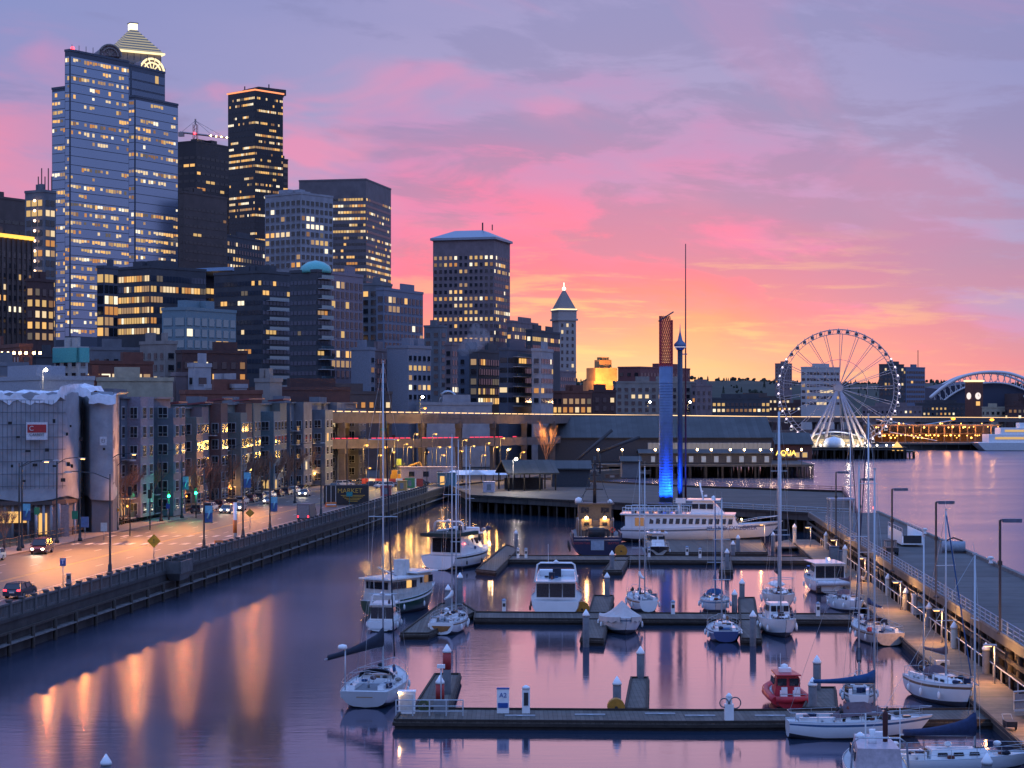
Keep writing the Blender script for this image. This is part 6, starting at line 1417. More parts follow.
dock('second floating dock from the camera, crossing mid-marina', [(474, 619), (660, 620), (852, 621), (852, 614.5), (660, 613.5), (474, 612.5)])
dock('finger dock left of the tent-covered boat, crossing the second dock', [(580, 639), (604, 640), (614, 596), (593, 596)], name='finger_dock', z=.58)
dock('finger dock between the blue-hulled boat and the pilothouse boat', [(741, 639), (762, 640), (755, 598), (738, 598)], name='finger_dock', z=.58)
dock('angled finger dock beside the green-hulled trawler', [(400, 634), (428, 634), (476, 612), (462, 603), (440, 604)], name='finger_dock')
dock('third floating dock from the camera, behind the motor cruisers', [(508, 560.5), (660, 561), (826, 562), (826, 557), (660, 556), (508, 556)])
dock('angled finger dock at the left end of the third dock', [(476, 570), (496, 572), (519, 549), (506, 545)], name='finger_dock', z=.58)
dock('short finger dock right of the tug stern', [(603, 571), (622, 571), (630, 557), (614, 557)], name='finger_dock', z=.58)
dock('short finger dock below the ferry bow', [(719, 571), (733, 571), (731, 557), (722, 557)], name='finger_dock', z=.58)
dock('broad grey float alongside the white excursion ship', [(655, 553), (768, 553), (760, 537), (640, 537)], z=.6)
mb = MB()
walk = thing('main_walkway', 'wide plank walkway float lit orange at the foot of the breakwater pier', 'dock')
W0 = lambda Y, o: (pe(Y) + o, Y)
wkm = mat('walkway_planks', (.20, .15, .11), .75, stripes=(1, 2.2, .5), scale=1, var=.35)
mb.prism([W0(100, -4.5), W0(312, -4.5), W0(312, -.5), W0(100, -.5)], .5, .72); mb.prism([W0(296, -4.5), (XatPx(770, 300), 296), (XatPx(770, 312), 306), W0(312, -4.5)], .5, .72); mb.build('planking', wkm, walk)
mb = MB(); mb.prism([W0(100, -4.4), W0(312, -4.4), W0(312, -.6), W0(100, -.6)], -.35, .5); mb.build('float', dockside, walk)
mb = MB(); mb.prism([W0(100, -4.6), W0(312, -4.6), W0(312, -4.42), W0(100, -4.42)], .68, .9); mb.build('edge_beam', timber, walk)
rl = thing('walkway_handrail', 'white single-rail handrail between walkway and pier face', 'railing'); railing(rl, W0(104, -.6), W0(300, -.6), 60, .72, 1.0, mat('rail_white', (.5, .5, .52), .5), rails=(1,), r=.06)
rl = thing('walkway_handrail', 'dark sloping rail of the pier-side ramp above the walkway', 'railing'); railing(rl, W0(150, -.35), W0(262, -.35), 22, 1.5, 1.5, darkm, rails=(1,), r=.08)
# ---- pilings with white conical caps
def mk_pile(H, lit=False, band=False, r=.3):
    def mk(t):
        mb = MB(); mb.tube([(0, 0, -2.5), (0, 0, H - .5)], r, 12); mb.build('shaft', pilem if not lit else mat('lit_piling', (.45, .40, .34), .8), t)  # lit pilings: lamplight put into a paler, warmer shaft colour
        mb = MB(); mb.lathe((0, 0, H - .55), [(r * 1.12, 0), (r * 1.12, .14), (.03, .62)], 12); mb.build('cap', white, t)
        if band: mb = MB(); mb.tube([(0, 0, H - 1.8), (0, 0, H - .56)], r * 1.04, 12); mb.build('red_sleeve', mat('red_sleeve', (.38, .03, .03), .6), t)
    return mk
piles = [
 (447, 694, 645, 1, 'red-sleeved white-capped piling at the far end of the left finger dock'), (440, 702, 676, 1, 'shorter red-sleeved piling beside the grey dock box'),
 (640.5, 678, 647, 0, 'white-capped piling at the tip of the empty finger dock'), (617, 706, 677, 0, 'white-capped piling beside the orange round float on the nearest dock'),
 (586, 641, 610, 0, 'piling at the near end of the finger by the tent-covered boat'), (607, 597, 573, 0, 'piling at the far end of the finger behind the tent-covered boat'),
 (742, 599, 579, 0, 'piling at the far end of the finger by the blue-hulled boat'), (753, 640, 611, 0, 'piling at the near end of the finger by the blue-hulled boat'),
 (734.5, 607, 590, 0, 'piling tight behind the light-blue striped sailboat'), (612, 569, 551, 0, 'piling at the right of the tug stern'), (727, 569, 549, 0, 'piling at the short finger below the ferry bow'),
 (738, 552, 535, 0, 'piling on the grey float before the ferry bow, right one'), (733, 555, 541, 0, 'piling on the grey float before the ferry bow, left one'),
 (794.5, 545, 524, 2, 'orange-lit piling at the bend of the walkway, left of all'), (826, 550, 532, 2, 'lit piling at the walkway bend left of the cabinets'), (845, 574, 545, 2, 'brightest lit piling at the motor cruiser bow'),
 (888, 597, 574, 2, 'lit piling on the walkway, nearest the white cabinet on its left'), (906, 612, 588, 0, 'grey piling left of the white utility cabinet'), (929, 629, 603, 0, 'grey piling right of the white utility cabinet'),
 (954, 650, 622, 2, 'lit piling between the two masts of the right-hand sailboat'), (986, 676, 643, 0, 'large grey piling by the right rail of the walkway'), (817, 690, 656, 0, 'piling behind the red cabin boat on its right'),
 (812.5, 708, 678, 0, 'piling tight against the stern of the side-on sailboat'), (516, 549, 530, 0, 'piling at the tip of the angled finger on the third dock'), (448, 612, 585, 0, 'short capped piling behind the wooden-transom sailboat'),
 (460, 606, 573, 0, 'white-tipped piling right of the green trawler'), (106, 790, 755, 0, 'white-capped piling head at the bottom left, alone in open water'), (987, 782, 754, 0, 'piling cap at the bottom edge beside the ramp'), (773, 548, 532, 0, 'piling at the tip of the ferry bow')]
for px, pb_, pt, k_, lab in piles:
    z = DZ; p = G(px, pb_, z if px != 106 else 0); H = Zat(pt, p.y); t = thing('piling', lab, 'piling', (p.x, p.y, 0), 0, 'capped pilings of the marina'); mk_pile(max(1.2, H), k_ == 2, k_ == 1)(t)
for i, (Yd, o) in enumerate(((150, -1.2), (176, -1.2), (204, -1.2), (236, -1.2), (268, -1.4), (296, -2.5), (303, -9.), (128, -1.2))):
    t = thing('walkway_light', 'low bracket lamp lighting the walkway, %s' % ['second nearest', 'third', 'fourth', 'fifth', 'sixth', 'at the bend', 'farthest left', 'nearest'][i], 'lamp', (pe(Yd) + o, Yd, .72), -PEA, 'walkway lamps')
    mb = MB(); mb.tube([(0, 0, 0), (0, 0, 2.9)], .07, 6); mb.build('pole', alum, t); mb = MB(); mb.box((-.35, 0, 2.95), (1.0, .3, .14)); mb.build('lamp_head', alum, t); mb = MB(); mb.box((-.5, 0, 2.86), (.5, .2, .04)); mb.build('lens', mat('sodium_lens', (0, 0, 0)), t)
    lamp_light(t, (-.6, 0, 2.7), 1000, (1, .47, .14), .15)
# pedestals, boxes
def mk_ped(t): 
    mb = MB(); mb.box((0, 0, .6), (.38, .34, 1.2)); mb.build('body', white, t); mb = MB(); mb.box((0, -.18, .8), (.28, .04, .35)); mb.build('meter_panel', darkm, t)
    mb = MB(); mb.lathe((0, 0, 1.2), [(.24, 0), (.24, .12), (.05, .25)], 8); mb.build('cap', mat('ped_cap', (.25, .35, .5), .4), t)
for px, py, lab in ((504, 612.5, 'on the second dock near its left end'), (673, 614, 'on the second dock right of the tent-covered boat'), (818, 616, 'on the second dock right of the pilothouse boat'), (518, 558, 'left one of the pair behind the white cruiser'), (526, 558, 'right one of the pair behind the white cruiser'), (649, 557, 'before the small black-hulled cruiser'), (687, 556, 'on the third dock below the ferry'), (700, 558, 'small one on the third dock left of the ferry bow finger')):
    place('ped', mk_ped, 'power_pedestal', 'white power pedestal ' + lab, 'pedestal', G(px, py, DZ), 0, 'power pedestals')
for px, py, H in ((503, 713, 1.7), ):
    p = G(px, py, DZ); t = thing('dock_sign', 'white dock sign board with A2 and a blue band, on the nearest dock', 'sign', p); mb = MB(); mb.box((0, 0, .85), (.85, .25, 1.7)); mb.build('board', white, t); mb = MB(); mb.box((0, -.14, .55), (.7, .03, .35)); mb.box((0, 0, 1.72), (.9, .3, .08)); mb.build('blue_band', sgn_b, t); text('lettering', 'A2', .45, sgn_b, t, Matrix.Translation((0, -.14, 1.25)) @ up)
p = G(526, 713, DZ); t = thing('power_pedestal', 'slim white service post right of the A2 sign on the nearest dock', 'pedestal', p); MB().box((0, 0, .85), (.55, .3, 1.7)).build('body', white, t); MB().box((0, -.17, 1.0), (.3, .04, .9)).build('meter_panel', darkm, t); MB().lathe((0, 0, 1.7), [(.3, 0), (.25, .15), (.05, .25)], 10).build('cap', white, t)
p = G(729, 720, DZ); t = thing('fuel_pedestal', 'white pump pedestal with coiled hoses on the nearest dock', 'pump', p); mb = MB(); mb.box((0, 0, .55), (.6, .5, 1.1)); mb.box((0, 0, 1.35), (.4, .4, .4)); mb.build('body', white, t)
mb = MB(); 
for q, r_ in ((-.35, .3), (.4, .38)): mb.tube([(q + r_ * math.cos(a / 8 * PI), -.2, 1.2 + r_ * math.sin(a / 8 * PI)) for a in range(17)], .045, 5, caps=False)
mb.build('hose', mat('hose_grey', (.12, .13, .15), .6), t); mb = MB(); mb.lathe((0, 0, 1.55), [(.2, 0), (.24, .1), (.05, .3)], 10); mb.build('cap', white, t)
p = G(407, 713, DZ); t = thing('dock_box', 'white utility cabinet on the left end of the nearest dock', 'cabinet', p); mb = MB(); mb.box((0, 0, .75), (1.15, .8, 1.5)); mb.box((0, 0, 1.53), (1.25, .9, .08)); mb.build('body', white, t); mb = MB(); mb.box((0, -.42, .8), (.9, .03, 1.1)); mb.build('door', offw, t)
mb = MB(); mb.ball((-.5, -.45, 1.45), .1, 0, 8); mb.build('lamp', warm_bulb, t); lamp_light(t, (-.5, -.8, 1.5), 6, (1, .6, .25), .1)
p = G(441, 713, DZ); t = thing('dock_box', 'grey equipment box with tall antenna post, on the left end of the nearest dock', 'cabinet', p); mb = MB(); mb.box((0, 0, .45), (1.0, .7, .9)); mb.build('body', grey, t); mb = MB(); mb.tube([(0, .1, .9), (0, .1, 3.2)], .06, 6); mb.build('post', alum, t); mb = MB(); mb.box((0, .1, 3.25), (.55, .3, .25)); mb.build('antenna_head', white, t)
t = thing('dock_railing', 'grey safety rail around the left end of the nearest dock', 'railing'); a_, b_ = G(396, 716, DZ), G(463, 716, DZ); railing(t, a_[:2], b_[:2], 5, DZ, 1.1, alum)
p = G(424, 713, DZ); t = thing('hose_reel', 'dark hose reel between the two dock boxes', 'hose reel', p); mb = MB()
for r_ in (.2, .3, .38): mb.tube([(r_ * math.cos(a / 8 * PI), 0, .5 + r_ * math.sin(a / 8 * PI)) for a in range(17)], .05, 5, caps=False)
mb.build('hose', mat('hose_green', (.10, .12, .05), .7), t); MB().tube([(0, -.2, .5), (0, .2, .5)], .1, 6).build('hub', darkm, t)
def floatball(label, px, py, r, m, z=0):
    p = G(px, py, z + .3); t = thing('round_float', label, 'float', p); mb = MB(); mb.tube([(0, -.4, 0), (0, .4, 0)], r, 18); mb.build('drum', m, t); MB().tube([(0, -.45, 0), (0, .45, 0)], .12, 8).build('axle', darkm, t)
orf = mat('orange_float', (.45, .2, .02), .5)
floatball('orange half-round float beside the piling on the nearest dock', 616, 707, .62, orf, .4); floatball('orange round float at the right corner of the white cruiser stern', 582, 609, .8, orf, .5); floatball('orange-brown round buoy at the tug stern corner', 621, 551, .9, orf, .7)
for i, (px, py, w_) in enumerate(((520, 716, 2.2), (590, 715, 2.2), (700, 716, 2.4), (660, 714, 2.0), (770, 716, 2.0))):
    t = place('cleatmat', lambda t: (MB().box((0, 0, .03), (2.1, .5, .06)).build('ramp_plate', mat('pale_mat', (.28, .29, .31), .8), t), MB().tube([(-.2, -.5, .1), (.2, -.5, .1)], .04, 5).build('cleat', steel, t)), 'deck_plate', 'pale deck plate with cleat on the nearest dock, %s' % ['leftmost', 'second', 'second from right', 'middle', 'rightmost'][i], 'deck plate', G(px, py, DZ + .01), 0, 'deck plates on the nearest dock')
# cabinets on the walkway
for px, py, H, w_, m_, lab, nm in ((918, 614, 2.0, 1.2, white, 'tall white utility cabinet on the walkway between two grey pilings', 'cabinet'), (834, 566, 2.6, 1.3, mat('slate_cab', (.10, .13, .18), .6), 'dark blue cabinet at the walkway bend, left one', 'cabinet'), (842, 568, 2.3, .9, MAT['slate_cab'], 'dark blue cabinet at the walkway bend, right one', 'cabinet')):
    p = G(px, py, .72); t = thing(nm, lab, 'cabinet', p, -PEA); mb = MB(); mb.box((0, 0, H / 2), (w_, 1, H)); mb.box((0, 0, H), (w_ + .1, 1.1, .08)); mb.build('body', m_, t); MB().box((0, -.52, H / 2), (w_ * .8, .04, H * .85)).build('door', offw if m_ is white else grey, t)
p = G(926, 618, .72); t = thing('litter_bin', 'dark litter bin with red top beside the white cabinet', 'bin', p); MB().lathe((0, 0, 0), [(.3, 0), (.36, 1.0)], 12).build('body', darkm, t); MB().ball((0, 0, 1.1), .26, 0, 8, .7).build('lid', mat('bin_red', (.5, .06, .04), .6), t)
for i, (px, py) in enumerate(((1010, 730), (862, 582), (942, 668))):
    p = G(px, py, .72); t = thing('dock_cart', 'small dock cart on the walkway, %s' % ['near the ramp', 'farthest', 'by the right-hand sailboat'][i], 'cart', p, i * .8); MB().box((0, 0, .45), (.7, 1.1, .35)).build('tub', alum if i else darkm, t)
    for s in (-.38, .38): MB().tube([(s - .03, 0, .25), (s + .03, 0, .25)], .25, 12).build('wheel', black, t)
    MB().tube([(-.3, .5, .6), (-.3, .95, .9), (.3, .95, .9), (.3, .5, .6)], .025, 4).build('handle', steel, t)
# ================================================================ BOATS   (+x is the bow, origin on the waterline amidships)
gel = mat('gelcoat', (.82, .84, .86), .22, coat=.4, var=.06, scale=.8)
gel2 = mat('deck_nonskid', (.58, .59, .60), .6, var=.12, scale=3)
antif = mat('antifoul_dark', (.03, .03, .04), .6)
navyc = mat('navy_canvas', (.015, .03, .09), .85, var=.3, scale=4)
bluec = mat('blue_canvas', (.015, .07, .19), .85, var=.3, scale=4)
darkc = mat('dark_canvas', (.02, .025, .045), .9, var=.3)
mauvec = mat('mauve_canvas', (.13, .09, .11), .9)
smoke = mat('smoked_window', (.02, .022, .03), .1, spec=.8)
rope = mat('rope', (.25, .22, .2), .9)
def HB(s, B, ts, p=2.1, m=.42):
    return B / 2 * (ts + (1 - ts) * math.sin(PI / 2 * min(s / m, 1)) if s < m else max(0.012, 1 - ((s - m) / (1 - m)) ** p))
def hull(t, L_, B, H, hm_=gel, stripe=None, ts=.7, draft=.35, bowup=.35, rake=.12, bottom=antif, deckm=gel2, sternup=0., p=2.1, flare=.86, boot=None, trake=.0):
    ns = 22; secs = []; deckpts = []
    boot = boot or bottom
    for i in range(ns + 1):
        s = i / ns; hb = HB(s, B, ts, p); h = H * (1 + bowup * s ** 2 + sternup * (1 - s) ** 2)
        def X_(zf): return -L_ / 2 + L_ * s - rake * L_ * (1 - zf) * s ** 4 + trake * (1 - zf) * (1 - s) ** 6
        zk = -draft * (1 - s ** 3) * min(1, .0 + s / .22) + (.06 if s < .1 else 0) * (1 - s / .1); pw_ = .62 + .5 * s * s
        pts = [(hb * math.sin(f * PI / 2) ** pw_ if f else 0, zk + (h - zk) * (1 - math.cos(f * PI / 2))) for f in (0, .22, .40, .52, .72, .88, .945, 1)]
        row = [(X_(max(0, z_ / h)), y, z_) for y, z_ in pts]
        full = row[::-1][:-1] + [row[0]] + [(x, -y, z_) for x, y, z_ in row[1:]]
        secs.append(full); deckpts.append((X_(1), hb, h))
    # bands follow the outline port sheer -> keel -> starboard sheer
    sb = 2 if stripe else 0; b_ = [0, sb, 0, 0, 3, 1, 1]; bands = b_ + b_[::-1]
    mb = MB(); mb.loft(secs, closed=False, caps=False, sm=True, bands=bands)
    tr = secs[0]; mb.poly(tr, 0)
    mats_ = [hm_, bottom, stripe or hm_, boot]
    ho = mb.build('hull', mats_, t)
    mb = MB()
    for i in range(ns):
        (x0, y0_, z0_), (x1, y1_, z1_) = deckpts[i], deckpts[i + 1]; mb.poly([(x0, -y0_, z0_ - .03), (x1, -y1_, z1_ - .03), (x1, y1_, z1_ - .03), (x0, y0_, z0_ - .03)])
    mb.build('deck', deckm, t)
    mb = MB()
    for s_ in (-1, 1): mb.tube([(x, s_ * (y - .03), z_ + .02) for x, y, z_ in deckpts], .035, 4)
    mb.build('toe_rail', teak if deckm is not gel2 else alum, t)
    return lambda x: HB((x + L_ / 2) / L_, B, ts, p), lambda x: H * (1 + bowup * ((x + L_ / 2) / L_) ** 2 + sternup * (1 - (x + L_ / 2) / L_) ** 2)
def cabin(t, x0, x1, w0, w1, z0, z1, m=gel, nm='cabin', inx0=.15, inx1=.6, iny=.16):
    mb = MB(); mb.loft([[(x0, -w0, z0), (x0, w0, z0), (x1, w1, z0), (x1, -w1, z0)], [(x0 + inx0, -w0 + iny, z1), (x0 + inx0, w0 - iny, z1), (x1 - inx1, max(.05, w1 - iny), z1), (x1 - inx1, -max(.05, w1 - iny), z1)]]); return mb.build(nm, m, t)
def side_windows(t, xs, wf, z, ln_, h, m=smoke, tilt=.1):
    for s_ in (-1, 1):
        for x in xs:
            w_ = wf(x); mb = MB(); mb.loft([[(x - ln_ / 2, s_ * (w_ + .025), z - h / 2), (x + ln_ / 2, s_ * (wf(x + ln_ / 2) + .025), z - h / 2), (x + ln_ / 2 - .06, s_ * (wf(x + ln_ / 2) + .025 - tilt * h), z + h / 2), (x - ln_ / 2 + .04, s_ * (w_ + .025 - tilt * h), z + h / 2)], [(x - ln_ / 2, s_ * (w_ - .04), z - h / 2), (x + ln_ / 2, s_ * (w_ - .04), z - h / 2), (x + ln_ / 2 - .06, s_ * (w_ - .04 - tilt * h), z + h / 2), (x - ln_ / 2 + .04, s_ * (w_ - .04 - tilt * h), z + h / 2)]]); mb.build('window', m, t)
def rails(t, wf, hf, x0, x1, n=7, h=.6, bowL=None):
    mb = MB()
    for s_ in (-1, 1):
        P = [Vector((x0 + (x1 - x0) * k / (n - 1), s_ * (wf(x0 + (x1 - x0) * k / (n - 1)) - .06), hf(x0 + (x1 - x0) * k / (n - 1)))) for k in range(n)]
        for q in P: mb.tube([q, q + Vector((0, 0, h))], .018, 4)
        mb.tube([q + Vector((0, 0, h)) for q in P], .014, 4); mb.tube([q + Vector((0, 0, h * .5)) for q in P], .012, 4)
    q = hf(x1) + h; mb.tube([(x1, wf(x1) - .06, q), (x1 + .5, .25, q + .05), (x1 + .75, 0, q + .05), (x1 + .5, -.25, q + .05), (x1, -wf(x1) + .06, q)], .025, 5)
    q = hf(x0) + h; mb.tube([(x0, wf(x0) - .06, q), (x0 - .3, wf(x0) - .3, q), (x0 - .3, -wf(x0) + .3, q), (x0, -wf(x0) + .06, q)], .025, 5)
    mb.build('guard_rail', steel, t)
def mast(t, x, z0, z1, L_, boomL=4., cover=navyc, B=3.2, boom=True, hfn=None, r=.075, furl=True, spread=2, boomz=1.5, boomx=-1, stays=True, bag=.17, boomang=180, droop=0.):
    mb = MB(); mb.tube([(x, 0, z0), (x, 0, z1)], r, 8, r1=r * .75); mb.build('mast', alum, t)
    P = []
    for k in range(spread):
        z = z0 + (z1 - z0) * (k + 1) / (spread + 1); MB().tube([(x, -B * .26, z), (x, B * .26, z)], .035, 4).build('spreader', alum, t); P.append(z)
    mb = MB(); mb.box((x, 0, z1 + .08), (.25, .12, .1)); mb.tube([(x, 0, z1), (x - .1, 0, z1 + .7)], .012, 3); mb.build('masthead', alum, t)
    if stays:
        mb = MB()
        for s_ in (-1, 1): mb.tube([(x - .1, s_ * B * .46, z0 + .1)] + [(x, s_ * B * .26, z) for z in P] + [(x, 0, z1)], .013, 3)
        mb.tube([(-L_ / 2 + .1, 0, z0), (x, 0, z1)], .012, 3); mb.build('rigging', steel, t)
    if furl:
        mb = MB(); a_, b_ = Vector((L_ / 2 - .25, 0, z0 + .5)), Vector((x + .1, 0, z1 - .4)); mb.tube([a_, a_ + (b_ - a_) * .08, a_ + (b_ - a_) * .92, b_], .055, 6); mb.build('furled_sail', cover if furl is True else furl, t)
    if boom:
        zb = z0 + boomz; bd = Vector((math.cos(R(boomang)), math.sin(R(boomang)), 0)); e = Vector((x, 0, zb + .1 - droop)) + bd * boomL; bn = Vector((-bd.y, bd.x, 0))
        mb = MB(); mb.tube([(x, 0, zb), e], .06, 6); mb.build('boom', alum, t)
        secs = []
        for k in range(9):
            f = k / 8; pc = Vector((x, 0, zb - droop * f)) + bd * (-.02 + f * (boomL - .2)); hh = bag * (2.6 * (1 - f) ** 2.2 + 1.2); ww = bag * (1.0 - .3 * f)
            if k == 0: hh = bag * 4.6
            secs.append([tuple(pc + bn * (ww * math.cos(a * PI / 4)) + Vector((0, 0, .05 + hh * .42 + hh * .5 * math.sin(a * PI / 4)))) for a in range(8)])
        mb = MB(); mb.loft(secs, sm=True); mb.build('sail_cover', cover, t)
def fenders(t, xs, wf, hf, side=(-1, 1), m=white):
    for x in xs:
        for s_ in side:
            y = s_ * (wf(x) + .1); mb = MB(); mb.lathe((x, y, hf(x) * .3), [(.02, 0), (.1, .08), (.12, .25), (.1, .5), (.02, .6)], 8); mb.tube([(x, y, hf(x) * .3 + .55), (x, s_ * wf(x), hf(x))], .012, 3); mb.build('fender', m, t)
def cockpit(t, x0, x1, w, z, wheel=True, m=mat('cockpit_shade', (.2, .2, .22), .8)):
    mb = MB(); mb.box(((x0 + x1) / 2, 0, z + .01), (x1 - x0, w * .9, .05)); mb.build('cockpit_sole', m, t)
    mb = MB()
    for s_ in (-1, 1): mb.box(((x0 + x1) / 2, s_ * w * .55, z + .16), (x1 - x0, w * .22, .32))
    mb.box((x1, 0, z + .2), (.12, w, .4)); mb.build('coaming', gel, t)
    if wheel:
        mb = MB(); mb.tube([(x0 + .8, .45 * math.cos(a * PI / 8), z + .75 + .45 * math.sin(a * PI / 8)) for a in range(17)], .022, 4, caps=False); mb.tube([(x0 + .95, 0, z), (x0 + .95, 0, z + .8)], .09, 6); mb.build('steering_wheel', steel, t)
def dodger(t, x, w, z, m=darkc, l=1.1, h=.75):
    mb = MB(); secs = []
    for k in range(6):
        f = k / 5; hh = h * math.sin(PI * (.1 + .5 * f)) ; secs.append([(x + l * (1 - f), w * math.cos(a * PI / 8), z + hh * math.sin(a * PI / 8) ** .6 if 0 < a < 8 else z) for a in range(9)])
    mb.loft(secs, closed=False, caps=False, sm=True); mb.build('spray_hood', m, t)
def sailboat(label, px, py, head_deg, L_, B, H, hm_=gel, stripe=None, cover=navyc, mast_top=None, mast_h=12, ts=.68, hood=darkc, mx=.06, cab=True, wheel=True, furl=True, boom=True, name='sailboat', bottom=antif, deckm=gel2, boomL=None, fn=3, mz=None, spread=2, boomx=-1, trake=.0, bowup=.3, **k):
    p = G(px, py); t = thing(name, label, 'sailboat', p, R(head_deg)); wf, hf = hull(t, L_, B, H, hm_, stripe, ts=ts, bottom=bottom, deckm=deckm, bowup=bowup, trake=trake, sternup=.05)
    zc = hf(0)
    if cab:
        cabin(t, -L_ * .12, L_ * .26, B * .30, B * .2, zc - .05, zc + .48, inx1=.7); side_windows(t, (-L_ * .05, L_ * .04, L_ * .13), lambda x: B * (.30 - .10 * (x + L_ * .12) / (L_ * .38)), zc + .22, L_ * .06, .2)
        mb = MB(); mb.box((-L_ * .125, 0, zc + .2), (.06, .6, .55)); mb.build('companionway', teak, t)
        MB().box((L_ * .17, 0, zc + .5), (.55, .55, .08)).build('hatch', smoke, t); MB().box((L_ * .32, 0, hf(L_ * .32) + .05), (.5, .5, .1)).build('hatch', smoke, t)
        mb = MB()
        for s_ in (-1, 1): mb.tube([(-L_ * .08, s_ * B * .2, zc + .56), (L_ * .1, s_ * B * .17, zc + .56)], .025, 4)
        for x_, s_ in ((-L_ * .2, 1), (-L_ * .2, -1), (-L_ * .28, 1), (-L_ * .28, -1)): mb.lathe((x_, s_ * B * .36, hf(x_)), [(.09, 0), (.07, .12), (.08, .2)], 8)
        mb.build('winches_and_grabrails', steel, t)
    cockpit(t, -L_ * .43, -L_ * .14, B * .45, hf(-L_ * .3) - .02, wheel)
    if hood: dodger(t, -L_ * .15, B * .3, zc + .3, hood)
    rails(t, wf, hf, -L_ * .46, L_ * .42)
    zt_ = Zat(mast_top, p.y) if mast_top else zc + mast_h
    mast(t, L_ * mx, zc + (.45 if cab else .0), zt_, L_, boomL or L_ * .38, cover, B, boom=boom, furl=furl, spread=spread, boomx=boomx, **k)
    if fn: fenders(t, [L_ * (-.3 + .25 * i) for i in range(fn)], wf, hf)
    clutter(t, wf, hf, L_, 16, int(px), zc + .5 if cab else None)
    return t, wf, hf

_gear = {}
def clutter(t, wf, hf, L_, n, seed, zroof=None, x0=-.44, x1=.4):
    """coiled lines, bags, cushions and boxes left about the deck"""
    rg = random.Random(seed); cols_ = [darkm, navyc, darkm, white, mauvec, teak, rope, darkc, MAT['blue_canvas'], mat('cushion_rust', (.2, .06, .04), .8)]
    for k in range(n):
        x = rg.uniform(x0, x1) * L_; y = rg.uniform(-.8, .8) * wf(x); m_ = rg.choice(cols_); z = hf(x) + .02
        if zroof and rg.random() < .4 and abs(y) < wf(x) * .5: z = zroof
        kind = rg.choice(['bag', 'coil', 'box', 'jug'])
        if (kind, m_.name) not in _gear:
            mb = MB()
            if kind == 'bag': mb.ball((0, 0, .16), .26, 0, 8, .65)
            elif kind == 'coil':
                for q in range(3): mb.tube([(.2 * math.cos(a * PI / 6), .2 * math.sin(a * PI / 6), .04 + q * .05) for a in range(13)], .035, 4, caps=False)
            elif kind == 'box': mb.box((0, 0, .16), (.5, .34, .32)).box((0, 0, .34), (.54, .38, .05))
            else: mb.lathe((0, 0, 0), [(.12, 0), (.13, .26), (.05, .36), (.05, .42)], 8)
            _gear[(kind, m_.name)] = mb.mesh({'bag': 'sail_bag', 'coil': 'rope_coil', 'box': 'deck_box', 'jug': 'jug'}[kind], m_)
        me = _gear[(kind, m_.name)]; link(me.name.split('.')[0], me, t, (x, y, z), rg.uniform(0, 3))
# 1 big sailboat lower left, stern to the camera
t, wf, hf = sailboat('large white sailboat, stern toward the camera, at the lower left of the marina', 380, 697, 83, 12.5, 4.3, 1.25, mast_top=362, cover=darkc, boomL=4.5, ts=.82, trake=.7, mx=.10, bag=.34, spread=3, boomang=112, droop=1.0, boomz=1.9)
mb = MB(); mb.tube([(-5.6, 1.5, 1.3), (-5.6, 1.5, 4.3)], .05, 6); mb.build('radar_pole', alum, t); mb = MB(); mb.lathe((-5.6, 1.7, 4.3), [(.3, 0), (.36, .1), (.3, .28), (.05, .34)], 12); mb.build('radar_dome', white, t)
mb = MB(); mb.box((-6.0, 0, .9), (.05, 1.2, .12)); mb.build('name_band', mat('gold_band', (.4, .22, .05), .5), t)
mb = MB(); mb.tube([(-4.6, y, z) for y, z in ((-1.5, 1.5), (-1.4, 2.4), (0, 2.6), (1.4, 2.4), (1.5, 1.5))], .03, 5); mb.tube([(-2.6, y, z) for y, z in ((-1.3, 1.5), (-1.2, 2.5), (0, 2.7), (1.2, 2.5), (1.3, 1.5))], .03, 5); mb.build('bimini_frame', steel, t)
# side-on sailboat bottom right with blue cover
t, wf, hf = sailboat('side-on white sailboat with royal blue sail cover, bow pointing right', 860, 737, 2, 9.7, 3.0, 1.1, mast_top=470, cover=bluec, boomL=4.3, hood=None, mx=.10, ts=.55, wheel=False, furl=False, bag=.22, boomz=1.9, mast_h=12, stripe=mat('blue_stripe', (.05, .12, .25), .4), fn=0)
mb = MB(); mb.loft([[(-1.9, -1.0, 1.35), (-1.9, 0, 1.5), (-1.9, 1.0, 1.35)], [(-.9, -.95, 1.5), (-.9, 0, 2.3), (-.9, .95, 1.5)], [(.3, -.9, 1.6), (.3, 0, 2.35), (.3, .9, 1.6)], [(1.4, -.7, 1.6), (1.4, 0, 1.95), (1.4, .7, 1.6)]], closed=False, caps=False); mb.build('cockpit_tent', mauvec, t)
# small sailboat behind it, bow away, round open stern
sailboat('small white sailboat behind the side-on one, dark furled sail on its mast', 859, 700, 80, 7.2, 2.5, .85, mast_top=465, cover=darkc, hood=None, ts=.6, wheel=False, stripe=mat('black_stripe', (.02, .02, .02), .4), boomL=2.4, bag=.24, furl=False, mast_h=10, mx=.12)
# right-hand sailboat with two masts, bow to the camera
t, wf, hf = sailboat('white double-masted sailboat, bow to the camera, tied to the lit walkway', 943, 702, -76, 9.4, 3.0, 1.45, mast_top=510, cover=mauvec, hood=mauvec, mx=.05, ts=.7, stripe=mat('wood_stripe', (.2, .12, .07), .5), boomL=3.6, furl=bluec, deckm=gel2, bowup=.3)
p = t.location; mast(t, -3.2, 1.4, Zat(537, p.y + 3), 10.2, 2, mauvec, 2.6, boom=False, furl=False, stays=False, r=.08, spread=1)
t2 = sailboat('white sailboat with big navy boom tent at the bottom right', 948, 771, 4, 11.0, 3.0, .85, mast_top=555, cover=navyc, hood=None, mx=.15, ts=.6, wheel=False, boomL=4.6, bag=.34, boomz=.75, furl=False, fn=0)[0]
